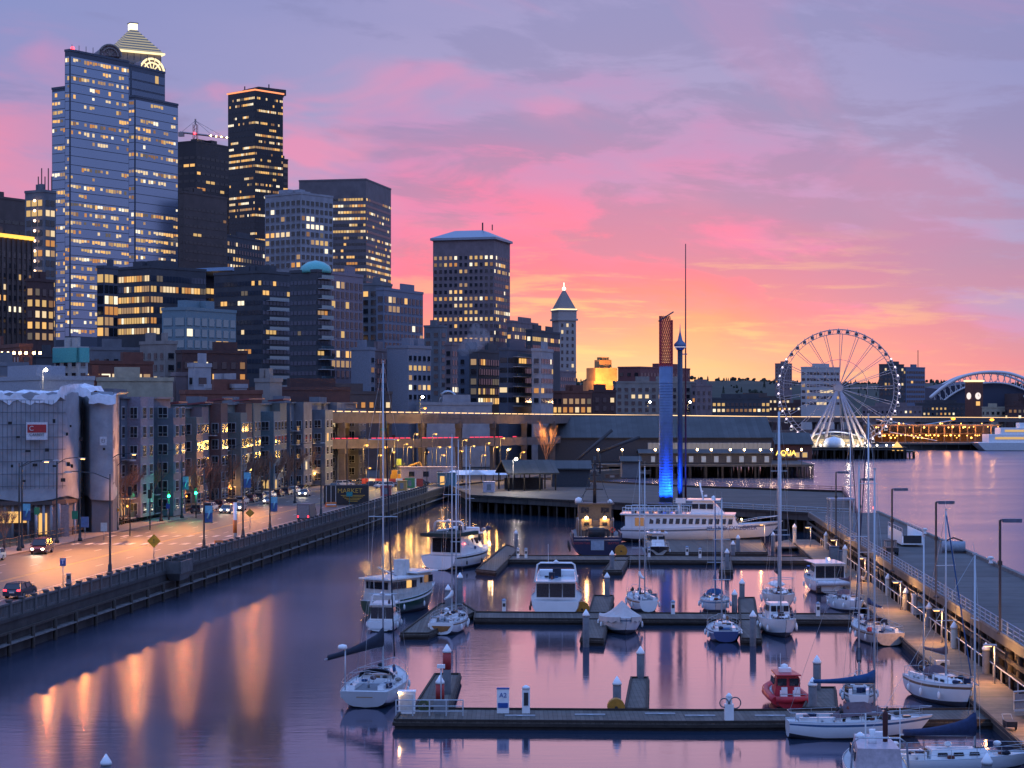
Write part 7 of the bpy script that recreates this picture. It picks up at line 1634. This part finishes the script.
# bottom-edge motorboat deck
p = G(873, 785); t = thing('motorboat', 'white motorboat seen from behind at the bottom edge, clutter on its roof', 'boat', p, R(85)); wf, hf = hull(t, 9, 3.6, 1.4, gel, ts=.92)
cabin(t, -3.6, 2.2, 1.35, 1.1, 1.35, 2.7, mat('pinkish_gel', (.5, .42, .46), .4)); mb = MB(); mb.tube([(-3.9, y, z) for y, z in ((-1.6, 1.4), (-1.5, 3.1), (-1.1, 3.4), (1.1, 3.4), (1.5, 3.1), (1.6, 1.4))], .06, 6); mb.build('rear_arch', steel, t)
mb = MB(); mb.lathe((-1.6, .2, 2.7), [(.25, 0), (.25, .3), (.15, .5), (.2, .8)], 10); mb.box((.6, -.4, 2.85), (.5, .5, .3)); mb.lathe((.4, .7, 2.7), [(.3, 0), (.33, .12), (.05, .3)], 10); mb.build('roof_gear', white, t)
mb = MB(); mb.lathe((-1.0, -.6, 2.7), [(.14, 0), (.16, 1.6), (.05, 1.8)], 8); mb.build('flag_roll', mat('dark_red_cloth', (.07, .02, .02), .9), t); mb = MB(); mb.tube([(-3, .7, 2.7), (-3, .7, 4.6)], .05, 5); mb.tube([(-3.2, -1.2, 2.7), (-3.2, -1.2, 5)], .03, 5); mb.build('aerial', white, t)
side_windows(t, (-2, 0), lambda x: 1.3, 2.1, 1.3, .5)
mb = MB(); mb.ball((2.4, -1.2, 1.8), .15, 0, 8); mb.build('lamp', warm_bulb, t)
# red cabin rib
p = G(784, 702); t = thing('cabin_boat', 'bright red inflatable-sided cabin boat moored at the nearest dock', 'boat', p, R(92)); rib = mat('rib_red', (.55, .02, .035), .45); rc = mat('cabin_red', (.50, .02, .04), .35)
t.scale = (.86, .86, .86); wf, hf = hull(t, 8.6, 2.7, .75, rib, ts=.95, deckm=gel2)
mb = MB(); P = [(-4.2, 1.45, .75), (-2, 1.5, .75), (1, 1.45, .8), (2.8, 1.1, .9), (3.9, .5, 1.0), (4.3, 0, 1.05)]; P = P + [(x, -y, z) for x, y, z in P[::-1][1:]]; mb.tube(P, .33, 10); mb.tube([(-4.2, 1.45, .8), (-4.2, -1.45, .8)], .3, 10); mb.build('inflatable_collar', rib, t)
cabin(t, -2.0, 2.2, 1.15, .75, .8, 2.45, rc, inx0=.1, inx1=1.1, iny=.2); cabin(t, -2.3, 1.4, 1.1, .9, 2.55, 2.66, rc, nm='roof', inx0=.02, inx1=.1, iny=.03)
for s_ in (-1, 1): mb = MB(); mb.box((-2.02, s_ * .52, 2.0), (.06, .8, .62)); mb.build('rear_window', smoke, t)
side_windows(t, (-1, .3), lambda x: 1.08 - .05 * x, 2.0, 1.0, .55)
for s_ in (-1, 1): MB().box((-3.0, s_ * .55, 1.15), (.55, .55, .5)).box((-3.3, s_ * .55, 1.5), (.12, .5, .5)).build('seat', white, t)
mb = MB(); mb.box((-.4, 0, 2.85), (.8, 1.0, .35)); mb.lathe((-.2, 0, 3.0), [(.3, 0), (.3, .25), (.05, .35)], 10); mb.tube([(.1, .3, 3), (.1, .3, 4.2)], .02, 4); mb.build('radar', white, t)
mb = MB(); mb.tube([(-4.4, -1.1, 1.3), (-4.4, 1.1, 1.3)], .035, 5); mb.tube([(-4.4, -1.1, .8), (-4.4, -1.1, 1.3)], .03, 5); mb.tube([(-4.4, 1.1, .8), (-4.4, 1.1, 1.3)], .03, 5); mb.build('stern_rail', steel, t)
# tent-covered boat
t, wf, hf = sailboat('white boat under a beige tent cover, bow to the camera, at the second dock', 621, 630, -86, 8.4, 3.6, 1.35, mast_top=None, mast_h=.01, cover=darkc, hood=None, boom=False, furl=False, cab=False, stays=False, ts=.75, name='covered_boat', spread=0, fn=3) if False else (None, None, None)
p = G(621, 631); t = thing('covered_boat', 'white boat under a pale tent cover, bow to the camera, at the second dock', 'boat', p, R(-86)); wf, hf = hull(t, 8.6, 3.9, 1.25, gel, ts=.8, stripe=mat('pale_blue_stripe', (.2, .3, .42), .5), p=2.6)
tentm = mat('tent_canvas', (.50, .47, .46), .85, var=.15, scale=2, bump=.3); secs = []
for k in range(17):
    f = k / 16; x = -4.2 + 8.0 * f; w_ = wf(x) + .08; zr = 1.35 + 1.75 * (1 - abs(f - .62) / .62 if f < .62 else 1 - (f - .62) / .38 * .9); w2 = .04
    sag = .12 * math.sin(k * 2.2); secs.append([(x, w_, hf(x) - .35 + .1 * math.sin(k * 3)), (x, w_ * .98, hf(x) + .12), (x, w_ * .5, (hf(x) + zr) / 2 - .12 + sag * .5), (x, 0, zr), (x, -w_ * .5, (hf(x) + zr) / 2 - .12 - sag * .5), (x, -w_ * .98, hf(x) + .12), (x, -w_, hf(x) - .35 + .1 * math.sin(k * 3 + 1))])
mb = MB(); mb.loft(secs, closed=False, caps=False, sm=False); mb.build('tent_cover', tentm, t); fenders(t, (-2, .5), wf, hf)
# small ketch behind it
t, wf, hf = sailboat('white sailboat with wooden companionway behind the tent-covered boat', 641, 608, 96, 9.5, 3.2, 1.2, mast_top=462, cover=gel2, hood=None, ts=.6, stripe=mat('wood_stripe', (0, 0, 0)), mx=.1, boomL=3.4, furl=False)
mast(t, -2.4, 1.3, Zat(466, 216), 9.5, 2, white, 2.4, boom=False, furl=False, stays=False, spread=1)
# light-blue striped sailboat + blue open-stern
lb = mat('light_blue_stripe', (.12, .28, .45), .4)
sailboat('white sailboat with light-blue hull stripe and blue canvas, left of the finger', 715, 610, -95, 9.6, 3.2, 1.1, mast_top=497, cover=bluec, hood=bluec, stripe=lb, mx=.02, ts=.65, furl=bluec)
bh = mat('royal_blue_hull', (.02, .06, .2), .3, coat=.5, var=.06)
t, wf, hf = sailboat('blue-hulled open sailboat with blue cockpit, stern to the camera', 723, 638, 88, 7.6, 3.2, 1.0, mast_top=500, cover=navyc, hood=None, hm_=bh, ts=.72, stripe=white, wheel=False, boom=False, furl=False, boomL=2.2, mx=.22)
mb = MB(); mb.box((-1.6, 0, 1.05), (1.8, 1.0, .12)); mb.build('cockpit_liner', bluec, t)
# sailboat with thick mast and inflatable on deck
t, wf, hf = sailboat('white sailboat with thick tall mast and dark furled jib, behind the pilothouse boat', 779, 606, -92, 10.5, 3.5, 1.3, mast_top=412, cover=darkc, hood=None, mx=0, ts=.7, r=.17, furl=False, bag=.26)
mb = MB(); mb.loft([[(x, .9 * w_ * math.cos(a * PI / 4), 2.2 + .28 * math.sin(a * PI / 4)) for a in range(8)] for x, w_ in ((-3.8, .5), (-3.4, 1), (-2, 1), (-1.2, .4))]); mb.build('upturned_dinghy', white, t)
mb = MB(); mb.tube([(2.8 + 1.3 * math.cos(a * PI / 10), 1.3 * math.sin(a * PI / 10), 3.3) for a in range(21)], .03, 4, caps=False); mb.tube([(2.2, 1.2, 1.4), (2.2, 1.2, 3.3)], .03, 4); mb.tube([(2.2, -1.2, 1.4), (2.2, -1.2, 3.3)], .03, 4); mb.build('bow_hoop', steel, t)
# pilothouse boat
t, wf, hf = sailboat('white pilothouse boat with thin dark mast, bow to the camera, right of the finger', 779, 634, -88, 8.6, 3.3, 1.4, mast_top=455, cover=darkc, hood=None, ts=.8, cab=True, boom=False, furl=False, mx=.12, spread=1, name='pilothouse_boat')
cabin(t, -1.8, .6, 1.15, 1.0, 1.5, 3.0, gel, 'pilothouse', .1, .35, .12)
for y in (-.6, 0, .6): mb = MB(); mb.box((.46, y, 2.5), (.08, .5, .55)); mb.build('front_window', smoke, t)
side_windows(t, (-1.2, -.3), lambda x: 1.1, 2.5, .75, .55)
# sailboats right, tied to walkway
t, wf, hf = sailboat('white sailboat with rolled pinkish cover near the motor cruiser stern', 848, 610, -78, 8.4, 2.8, 1.05, mast_top=430, cover=mauvec, hood=mauvec, mx=.08, ts=.65, furl=mauvec, r=.07)
t, wf, hf = sailboat('wood-toned sailboat with canvas hood, stern to the camera by the lit walkway', 872, 640, 99, 10.0, 3.4, 1.15, mast_top=415, cover=navyc, hood=mauvec, hm_=mat('cream_hull', (.50, .42, .38), .35), ts=.8, mx=.1, stripe=mat('wood_stripe', (0, 0, 0)), furl=navyc, r=.1)
mb = MB(); mb.lathe((-4.2, 1.7, 1.3), [(.2, 0), (.28, .15), (.2, .4)], 10); mb.build('lifebuoy', mat('buoy_red', (.5, .05, .04), .6), t)
# far small masts by the bend
sailboat('distant small sailboat left of the walkway bend with bare mast', 846, 600, 95, 7.5, 2.6, .9, mast_top=462, cover=bluec, hood=bluec, ts=.6, furl=False) if False else None
# wooden-transom sailboat on the left
woodt = mat('varnished_transom', (.30, .13, .04), .35)
t, wf, hf = sailboat('white sailboat with varnished wooden transom beside the green trawler', 451, 630, 80, 9.2, 3.3, 1.15, mast_top=436, cover=gel2, hood=None, ts=.72, mx=.05, stripe=mat('wood_stripe', (0, 0, 0)), furl=False)
mb = MB(); mb.loft([[(-4.63, y, z) for y, z in ((-.95, .9), (-.6, .45), (0, .3), (.6, .45), (.95, .9))], [(-4.60, y, z) for y, z in ((-.95, .9), (-.6, .45), (0, .3), (.6, .45), (.95, .9))]]); mb.build('transom_board', woodt, t)
mast(t, 2.5, 1.5, Zat(470, 199), 9.2, 2, gel2, 2.2, boom=False, furl=False, stays=False, spread=1)
# generic motor cruiser
def cruiser(label, px, py, hd, L_, B, H, fly=True, hm_=gel, arch=True, stripe=None, canvas=darkc, cz=1.9, name='motor_cruiser', ts=.9, bottom=antif, rail_=True, rearglass=True):
    p = G(px, py); t = thing(name, label, 'motorboat', p, R(hd)); wf, hf = hull(t, L_, B, H, hm_, stripe, ts=ts, bottom=bottom, p=2.3, bowup=.3, trake=0)
    z = H; cabin(t, -L_ * .34, L_ * .24, B * .42, B * .28, z, z + cz, gel, inx0=.15, inx1=L_ * .13, iny=.22)
    side_windows(t, (-L_ * .22, -L_ * .09, L_ * .04), lambda x: B * .40 - (x + L_ * .34) * B * .14 / (L_ * .58), z + cz * .62, L_ * .11, cz * .32)
    if rearglass:
        for y in (-.25, 0, .25): mb = MB(); mb.box((-L_ * .34 + .02, y * B * 1.02, z + cz * .5), (.12, B * .235, cz * .74)); mb.build('rear_window', smoke, t)
    for y in (-.5, .5): mb = MB(); mb.box((L_ * .135, y * B * .3, z + cz * .66), (L_ * .05, B * .24, cz * .3), ry=R(-48)); mb.build('windscreen', smoke, t)
    mb = MB(); mb.box((-L_ * .08, 0, z + cz + .05), (L_ * .56, B * .82, .1)); mb.build('roof', gel, t)
    if fly:
        mb = MB()
        for s_ in (-1, 1): mb.box((-L_ * .1, s_ * B * .36, z + cz + .4), (L_ * .34, .08, .6))
        mb.box((L_ * .07, 0, z + cz + .45), (.3, B * .7, .75), ry=R(-20)); mb.build('flybridge', gel, t)
        mb = MB(); mb.box((-L_ * .02, 0, z + cz + .6), (.5, .9, .9)); mb.box((-L_ * .16, .5, z + cz + .4), (.6, .6, .7)); mb.build('helm_seat', canvas, t)
    if arch:
        za = z + cz + (1.9 if fly else 1.0); mb = MB(); 
        for dx in (0, .35): mb.tube([(-L_ * .3 + dx, y, q) for y, q in ((-B * .42, z + cz - .2), (-B * .36, za - .2), (-B * .3, za), (B * .3, za), (B * .36, za - .2), (B * .42, z + cz - .2))], .09, 6)
        mb.build('radar_arch', gel, t); mb = MB(); mb.lathe((-L_ * .3, 0, za), [(.25, 0), (.3, .12), (.05, .32)], 10); mb.tube([(-L_ * .3, .8, za), (-L_ * .34, .8, za + 2)], .02, 4); mb.build('radar_dome', white, t)
    mb = MB(); mb.box((-L_ * .46, 0, .28), (L_ * .08, B * .8, .12)); mb.build('swim_platform', teak if L_ > 9 else gel, t)
    rails(t, wf, hf, -L_ * .1, L_ * .42, 6, .65); fenders(t, (-L_ * .3, 0), wf, hf, m=darkm if L_ > 11 else white); clutter(t, wf, hf, L_, 9, int(px), H + cz + .1, -.3, .2)
    return t, wf, hf
t, wf, hf = cruiser('big white motor cruiser with radar arch and dark rear windows, stern to the camera', 557, 612, 87, 12.5, 5.4, 1.75, stripe=mat('black_stripe', (.02, .02, .02), .4))
mb = MB(); mb.box((-4.6, 0, 3.75), (2.6, 4.2, .1)); mb.build('aft_canopy', gel, t)
t, wf, hf = cruiser('white motor cruiser with an inflatable on its stern, right side near the walkway', 823, 590, 94, 10.4, 4.5, 1.5, fly=False, arch=False, cz=1.9)
mb = MB(); mb.tube([(-5.3, -1.8, .9), (-5.5, -1.9, 1.3), (-5.5, 1.9, 1.3), (-5.3, 1.8, .9)], .3, 10); mb.build('inflatable_dinghy', mat('inflatable_white', (.6, .6, .65), .5), t)
mb = MB(); mb.box((-5.1, 1.7, .7), (.5, .5, 1.0)); mb.build('outboard', darkm, t)
mb = MB(); mb.box((3.0, 0, 2.6), (1.8, 2.2, .12)); mb.build('bow_cover', mat('bright_blue_tarp', (.03, .16, .5), .7), t)
t, wf, hf = cruiser('small white pilot cruiser with dark windows left of the green trawler bow', 386, 628, 84, 7.2, 2.9, 1.0, fly=False, arch=True, cz=1.5)
t, wf, hf = cruiser('small black-hulled cruiser with white lit cabin, bow to the camera, below the ferry', 657, 556, -90, 8.6, 3.6, 1.3, fly=False, arch=False, cz=2.1, hm_=mat('black_hull', (.02, .02, .025), .35))
mb = MB(); mb.loft([[(2.8, 1.3, 1.0), (4.2, .3, .2), (4.4, -.2, .25), (3.0, -1.2, 1.1)], [(2.8, 1.3, 1.06), (4.2, .3, .26), (4.4, -.2, .31), (3.0, -1.2, 1.16)]]); mb.build('mooring_line', rope, t)
# green-hulled trawler
p = G(404, 611); t = thing('trawler', 'dark green-hulled wooden trawler with white wheelhouse at the left', 'boat', p, R(56)); t.scale = (.9, .95, 1); grn = mat('green_hull', (.015, .06, .04), .4, var=.1)
wf, hf = hull(t, 12.5, 4.4, 1.5, grn, ts=.7, bowup=.8, stripe=white, deckm=gel2)
cabin(t, -5.2, .8, 1.9, 1.8, 1.4, 3.7, offw, 'deckhouse', .05, .1, .08); cabin(t, .5, 4.0, 1.6, 1.3, 1.8, 4.1, offw, 'wheelhouse', .05, .35, .1)
mb = MB(); mb.box((-2.4, 0, 3.8), (6.8, 4.3, .16)); mb.box((2.1, 0, 4.2), (4.2, 3.7, .16)); mb.build('roof', gel, t)
for x in (-4.6, -3.6, -2.6, -1.6, -.6): 
    for s_ in (-1, 1): mb = MB(); mb.box((x, s_ * 1.87, 3.1), (.85, .08, .75)); mb.build('window', LIT[0] if (x == -1.6 and s_ < 0) else smoke, t)
for x in (1.1, 2.3, 3.3):
    for s_ in (-1, 1): mb = MB(); mb.box((x, s_ * (1.58 - .05 * (x - .5)), 3.4), (.7, .1, .75)); mb.build('window', LIT[3] if x == 2.3 and s_ < 0 else smoke, t)
mb = MB(); mb.box((-5.22, 0, 3.1), (.08, 3.0, .75)); mb.build('rear_window', smoke, t)
mb = MB(); mb.box((-.2, .2, 4.7), (1.3, 1.3, 1.7)); mb.build('funnel', offw, t); mb = MB(); mb.tube([(-5, 0, 5.0), (-1.5, 0, 3.9)], .09, 6); mb.tube([(-1, -.9, 3.9), (-1, -.9, 6)], .05, 5); mb.build('mast', alum, t)
rails(t, wf, hf, -5.6, 5.2, 9); fenders(t, (-3, 1), wf, hf)
# excursion yacht, black and white, with clutter of gear
t, wf, hf = cruiser('tall dark-and-white fishing yacht crowded with deck gear, second boat from the far left', 463, 566, 66, 15.5, 5.6, 1.9, cz=2.6, fly=True, arch=True, stripe=mat('black_stripe', (0, 0, 0)), hm_=gel)
mb = MB(); mb.box((-4.2, 0, 4.7), (7.4, 5.2, .5)); mb.build('dark_awning', mat('dark_green_awning', (.015, .035, .03), .8), t)
for x, z1 in ((-1.5, 440), (1.0, 447), (2.2, 470)): mast(t, x, 4.6, Zat(z1, 272) if False else 4.6 + (Zat(z1 - 20, 274) - 4.6) * .82, 15, 3, white, 2.6, boom=False, furl=False, stays=False, r=.08, spread=1)
rg = random.Random(8)
for k in range(9): mb = MB(); mb.ball((rg.uniform(-2, 6), rg.uniform(-1.8, 1.8), 4.9 if k < 5 else 2.6), rg.uniform(.3, .6), 0, 8, .7); mb.build('deck_gear', [white, grey, navyc][k % 3], t)
mb = MB(); mb.ball((5.5, -1.4, 2.9), .16, 0, 8); mb.ball((4.5, -2.0, 2.7), .12, 0, 8); mb.build('lamp', warm_bulb, t); lamp_light(t, (5.5, -1.9, 3.1), 120, (1, .6, .25), .1)
mb = MB(); mb.ball((-4.5, -2.4, 3.4), .13, 0, 8); mb.build('red_lamp', mat('red_lamp', (0, 0, 0)), t)
# the tug, stern on
p = G(595, 553); t = thing('tugboat', 'dark blue tugboat, stern to the camera, two deck lamps glowing', 'tugboat', p, R(90)); nb = mat('tug_navy', (.012, .018, .06), .4, var=.15)
wf, hf = hull(t, 17, 7.6, 2.5, nb, ts=.93, bowup=.6, stripe=mat('tug_stripe', (.05, .07, .14), .5), deckm=grey, p=2.6)
mb = MB(); mb.box((-8.52, 0, 1.75), (.08, 1.9, 1.4)); mb.build('stern_panel', mat('pale_blue_panel', (.28, .36, .46), .5), t)
for s_ in (-1, 1): text('lettering', 'OCEAN TUG' if s_ < 0 else 'SEATTLE', .42, mat('tug_letter_red', (.4, .06, .08), .6), t, Matrix.Translation((-8.55, -s_ * 2.3, 2.05)) @ Matrix.Rotation(R(-90), 4, 'Z') @ up)
mb = MB()
for s_ in (-1, 1): mb.box((-4.5, s_ * 3.5, 3.0), (8, .15, 1.0))
mb.box((-8.3, 0, 2.75), (.3, 7, .35)); mb.build('bulwark', nb, t)
house = mat('tug_house', (.075, .07, .075), .6)
mb = MB(); mb.box((1.6, 0, 3.7), (7.5, 5.4, 2.6)); mb.build('deckhouse', house, t); mb = MB(); mb.box((2.4, 0, 6.1), (4.6, 4.9, 2.3)); mb.box((2.4, 0, 7.35), (5.4, 5.8, .2)); mb.build('wheelhouse', house, t)
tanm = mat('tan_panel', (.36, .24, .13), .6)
for s_ in (-1, 1):
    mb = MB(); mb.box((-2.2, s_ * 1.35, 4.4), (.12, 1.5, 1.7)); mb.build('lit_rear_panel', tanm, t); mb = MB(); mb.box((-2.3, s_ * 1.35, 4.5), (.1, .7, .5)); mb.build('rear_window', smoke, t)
    mb = MB(); mb.ball((-2.5, s_ * 1.35, 5.4), .24, 0, 8); mb.build('deck_lamp', mat('tug_lamp_glow', (0, 0, 0), emit=(1, .6, .2), es=40), t); lamp_light(t, (-2.9, s_ * 1.35, 5.3), 110, (1, .55, .2), .3)
    mb = MB(); mb.box((.06, s_ * 1.5, 6.4), (.1, 1.2, .8)); mb.build('window', smoke, t)
    mb = MB(); mb.tube([(-3.5, s_ * 2.6, 2.5), (-3.5, s_ * 2.6, 5.2), (-1.5, s_ * 2.6, 5.4)], .07, 5); mb.tube([(-3.5, s_ * 2.2, 2.5), (-3.5, s_ * 2.2, 5.0)], .05, 5); mb.build('ladder_frame', steel, t)
mb = MB(); mb.tube([(1.2, 0, 7.4), (1.2, 0, Zat(457, 290))], .28, 8, r1=.16)
for z, wd in ((9.5, 2.6), (11.6, 1.6), (13.2, 1.0)): mb.box((1.2, 0, z), (.25, wd, .18)); mb.box((1.2, 0, z + .4), (.6, .5, .5))
mb.tube([(1.2, 0, 13.5), (-1.5, -2.2, 7.4)], .05, 4); mb.tube([(1.2, 0, 13.5), (-1.5, 2.2, 7.4)], .05, 4); mb.tube([(1.2, 0, 11), (4.4, 2.4, 7.4)], .04, 4); mb.build('mast', darkm, t)
mb = MB(); mb.lathe((1.2, 2.4, 7.4), [(.5, 0), (.6, .3), (.5, .7), (.1, .9)], 10); mb.lathe((1.2, -2.3, 7.4), [(.35, 0), (.4, .3), (.1, .6)], 10); mb.build('satellite_dome', white, t)
mb = MB(); mb.tube([(-4.8, -1.2, 3.4), (-4.8, 1.2, 3.4)], .8, 12); mb.tube([(-6.5, -1.6, 2.5), (-6.5, -1.6, 3.9), (-6.5, 1.6, 3.9), (-6.5, 1.6, 2.5)], .12, 6); mb.build('towing_winch', darkm, t)
mb = MB(); mb.tube([(-2.4, -2.5 + .35 * math.cos(a * PI / 8), 3.6 + .35 * math.sin(a * PI / 8)) for a in range(17)], .09, 6, caps=False); mb.build('lifebuoy', mat('buoy_red', (0, 0, 0)), t)
for x in (-6, -2, 2): 
    for s_ in (-1, 1): mb = MB(); mb.tube([(x, s_ * 3.85, 1.2), (x, s_ * 4.05, 1.2)], .55, 12); mb.build('tyre_fender', black, t)
# the excursion ship
p = G(700, 541); YV = p.y; t = thing('excursion_ship', 'long white two-deck excursion ship, bow pointing right, blue side lettering', 'ship', (XatPx(702, 316), 316, 0), R(-8)); Ls = 25.8
wf, hf = hull(t, Ls, 7.0, 2.3, gel, ts=.85, bowup=.55, rake=.13, deckm=gel2, stripe=mat('grey_stripe', (.2, .22, .26), .5), boot=antif, flare=.8)
mb = MB(); mb.loft([[(-12.2, -3.0, 2.2), (-12.2, 3.0, 2.2), (6.2, 2.9, 2.4), (6.2, -2.9, 2.4)], [(-12.2, -2.95, 4.4), (-12.2, 2.95, 4.4), (5.0, 2.7, 4.6), (5.0, -2.7, 4.6)]]); mb.build('lower_deckhouse', gel, t)
mb = MB(); mb.box((-3.8, 0, 4.6), (18.4, 6.4, .22)); mb.build('upper_deck', gel, t)
for k in range(13):
    x = -8 + k * 1.05
    for s_ in (-1, 1): mb = MB(); mb.loft([[(x - .32, s_ * 3.0, 3.1), (x + .32, s_ * 2.98, 3.1), (x + .42, s_ * 2.92, 3.95), (x - .22, s_ * 2.94, 3.95)], [(x - .32, s_ * 2.7, 3.1), (x + .32, s_ * 2.7, 3.1), (x + .42, s_ * 2.7, 3.95), (x - .22, s_ * 2.7, 3.95)]]); mb.build('window', smoke, t)
for y in (-1.8, -.6, .6, 1.8): mb = MB(); mb.box((5.7, y, 3.6), (.1, .9, .8), ry=R(-28)); mb.build('front_window', smoke, t)
mb = MB(); mb.loft([[(-1.8, -2.3, 4.7), (-1.8, 2.3, 4.7), (3.6, 2.0, 4.7), (3.6, -2.0, 4.7)], [(-1.4, -2.2, 6.8), (-1.4, 2.2, 6.8), (1.6, 1.8, 6.8), (1.6, -1.8, 6.8)]]); mb.build('wheelhouse', gel, t)
mb = MB(); mb.box((.3, 0, 6.9), (5.4, 5.0, .2)); mb.build('wheelhouse_roof', gel, t)
for x in (-1.0, .2, 1.4):
    for s_ in (-1, 1): mb = MB(); mb.box((x, s_ * 2.22, 5.9), (1.0, .12, .8), ry=0); mb.build('wheelhouse_window', smoke, t)
mb = MB(); 
for k in range(12): 
    for s_ in (-1, 1): mb.tube([(-12.6 + k * .95, s_ * 3.1, 4.7), (-12.6 + k * .95, s_ * 3.1, 5.7)], .035, 4)
for s_ in (-1, 1):
    for z in (5.2, 5.7): mb.tube([(-12.6, s_ * 3.1, z), (-2.1, s_ * 3.1, z)], .035, 4)
    mb.tube([(6.0, s_ * 2.7, 3.4), (9, s_ * 2.0, 4.0), (12.4, s_ * .2, 4.4)], .035, 4)
mb.build('guard_rail', white, t)
mb = MB(); mb.box((-8, 0, 5.3), (6, 4.4, .08)); 
for k in range(6): mb.box((-11 + k * 1.4, 0, 5.0), (.5, 4.6, .5))
mb.build('deck_benches', mat('bench_blue_grey', (.2, .24, .3), .7), t)
mb = MB(); mb.tube([(-3.6, s_, z) for s_, z in ((-2.6, 4.7), (-2.4, 6.4), (2.4, 6.4), (2.6, 4.7))], .22, 6); mb.box((-3.3, -2.3, 6.8), (1.6, .9, .8)); mb.build('aft_arch', gel, t)
mb = MB(); mb.tube([(.2, 0, 7), (-.4, 0, 9.6)], .14, 6); mb.box((0, 0, 8.2), (.3, 2.0, .15)); mb.box((.6, 0, 7.5), (.4, 1.6, .25)); mb.tube([(-.2, .8, 8.2), (-.2, .8, 10)], .03, 4); mb.lathe((1.8, 1.3, 7), [(.3, 0), (.35, .25), (.05, .5)], 10); mb.build('radar_mast', white, t)
text('lettering', 'ISLAND EXPLORER', .95, mat('ship_letter', (.04, .06, .16), .6), t, Matrix.Translation((4.9, -3.42, 2.5)) @ Matrix.Rotation(R(1.5), 4, 'Z') @ Matrix.Rotation(R(-2), 4, 'Y') @ Matrix.Rotation(R(82), 4, 'X'))
mb = MB(); mb.box((-9.8, -2.98, 3.4), (1.6, .1, 1.3)); mb.build('lit_side_door', LIT[3], t); mb = MB(); mb.ball((6.4, -2.6, 3.9), .13, 0, 8); mb.build('side_lamp', warm_bulb, t)
# mooring lines near boats are left to the fenders; small gull-like marker buoys
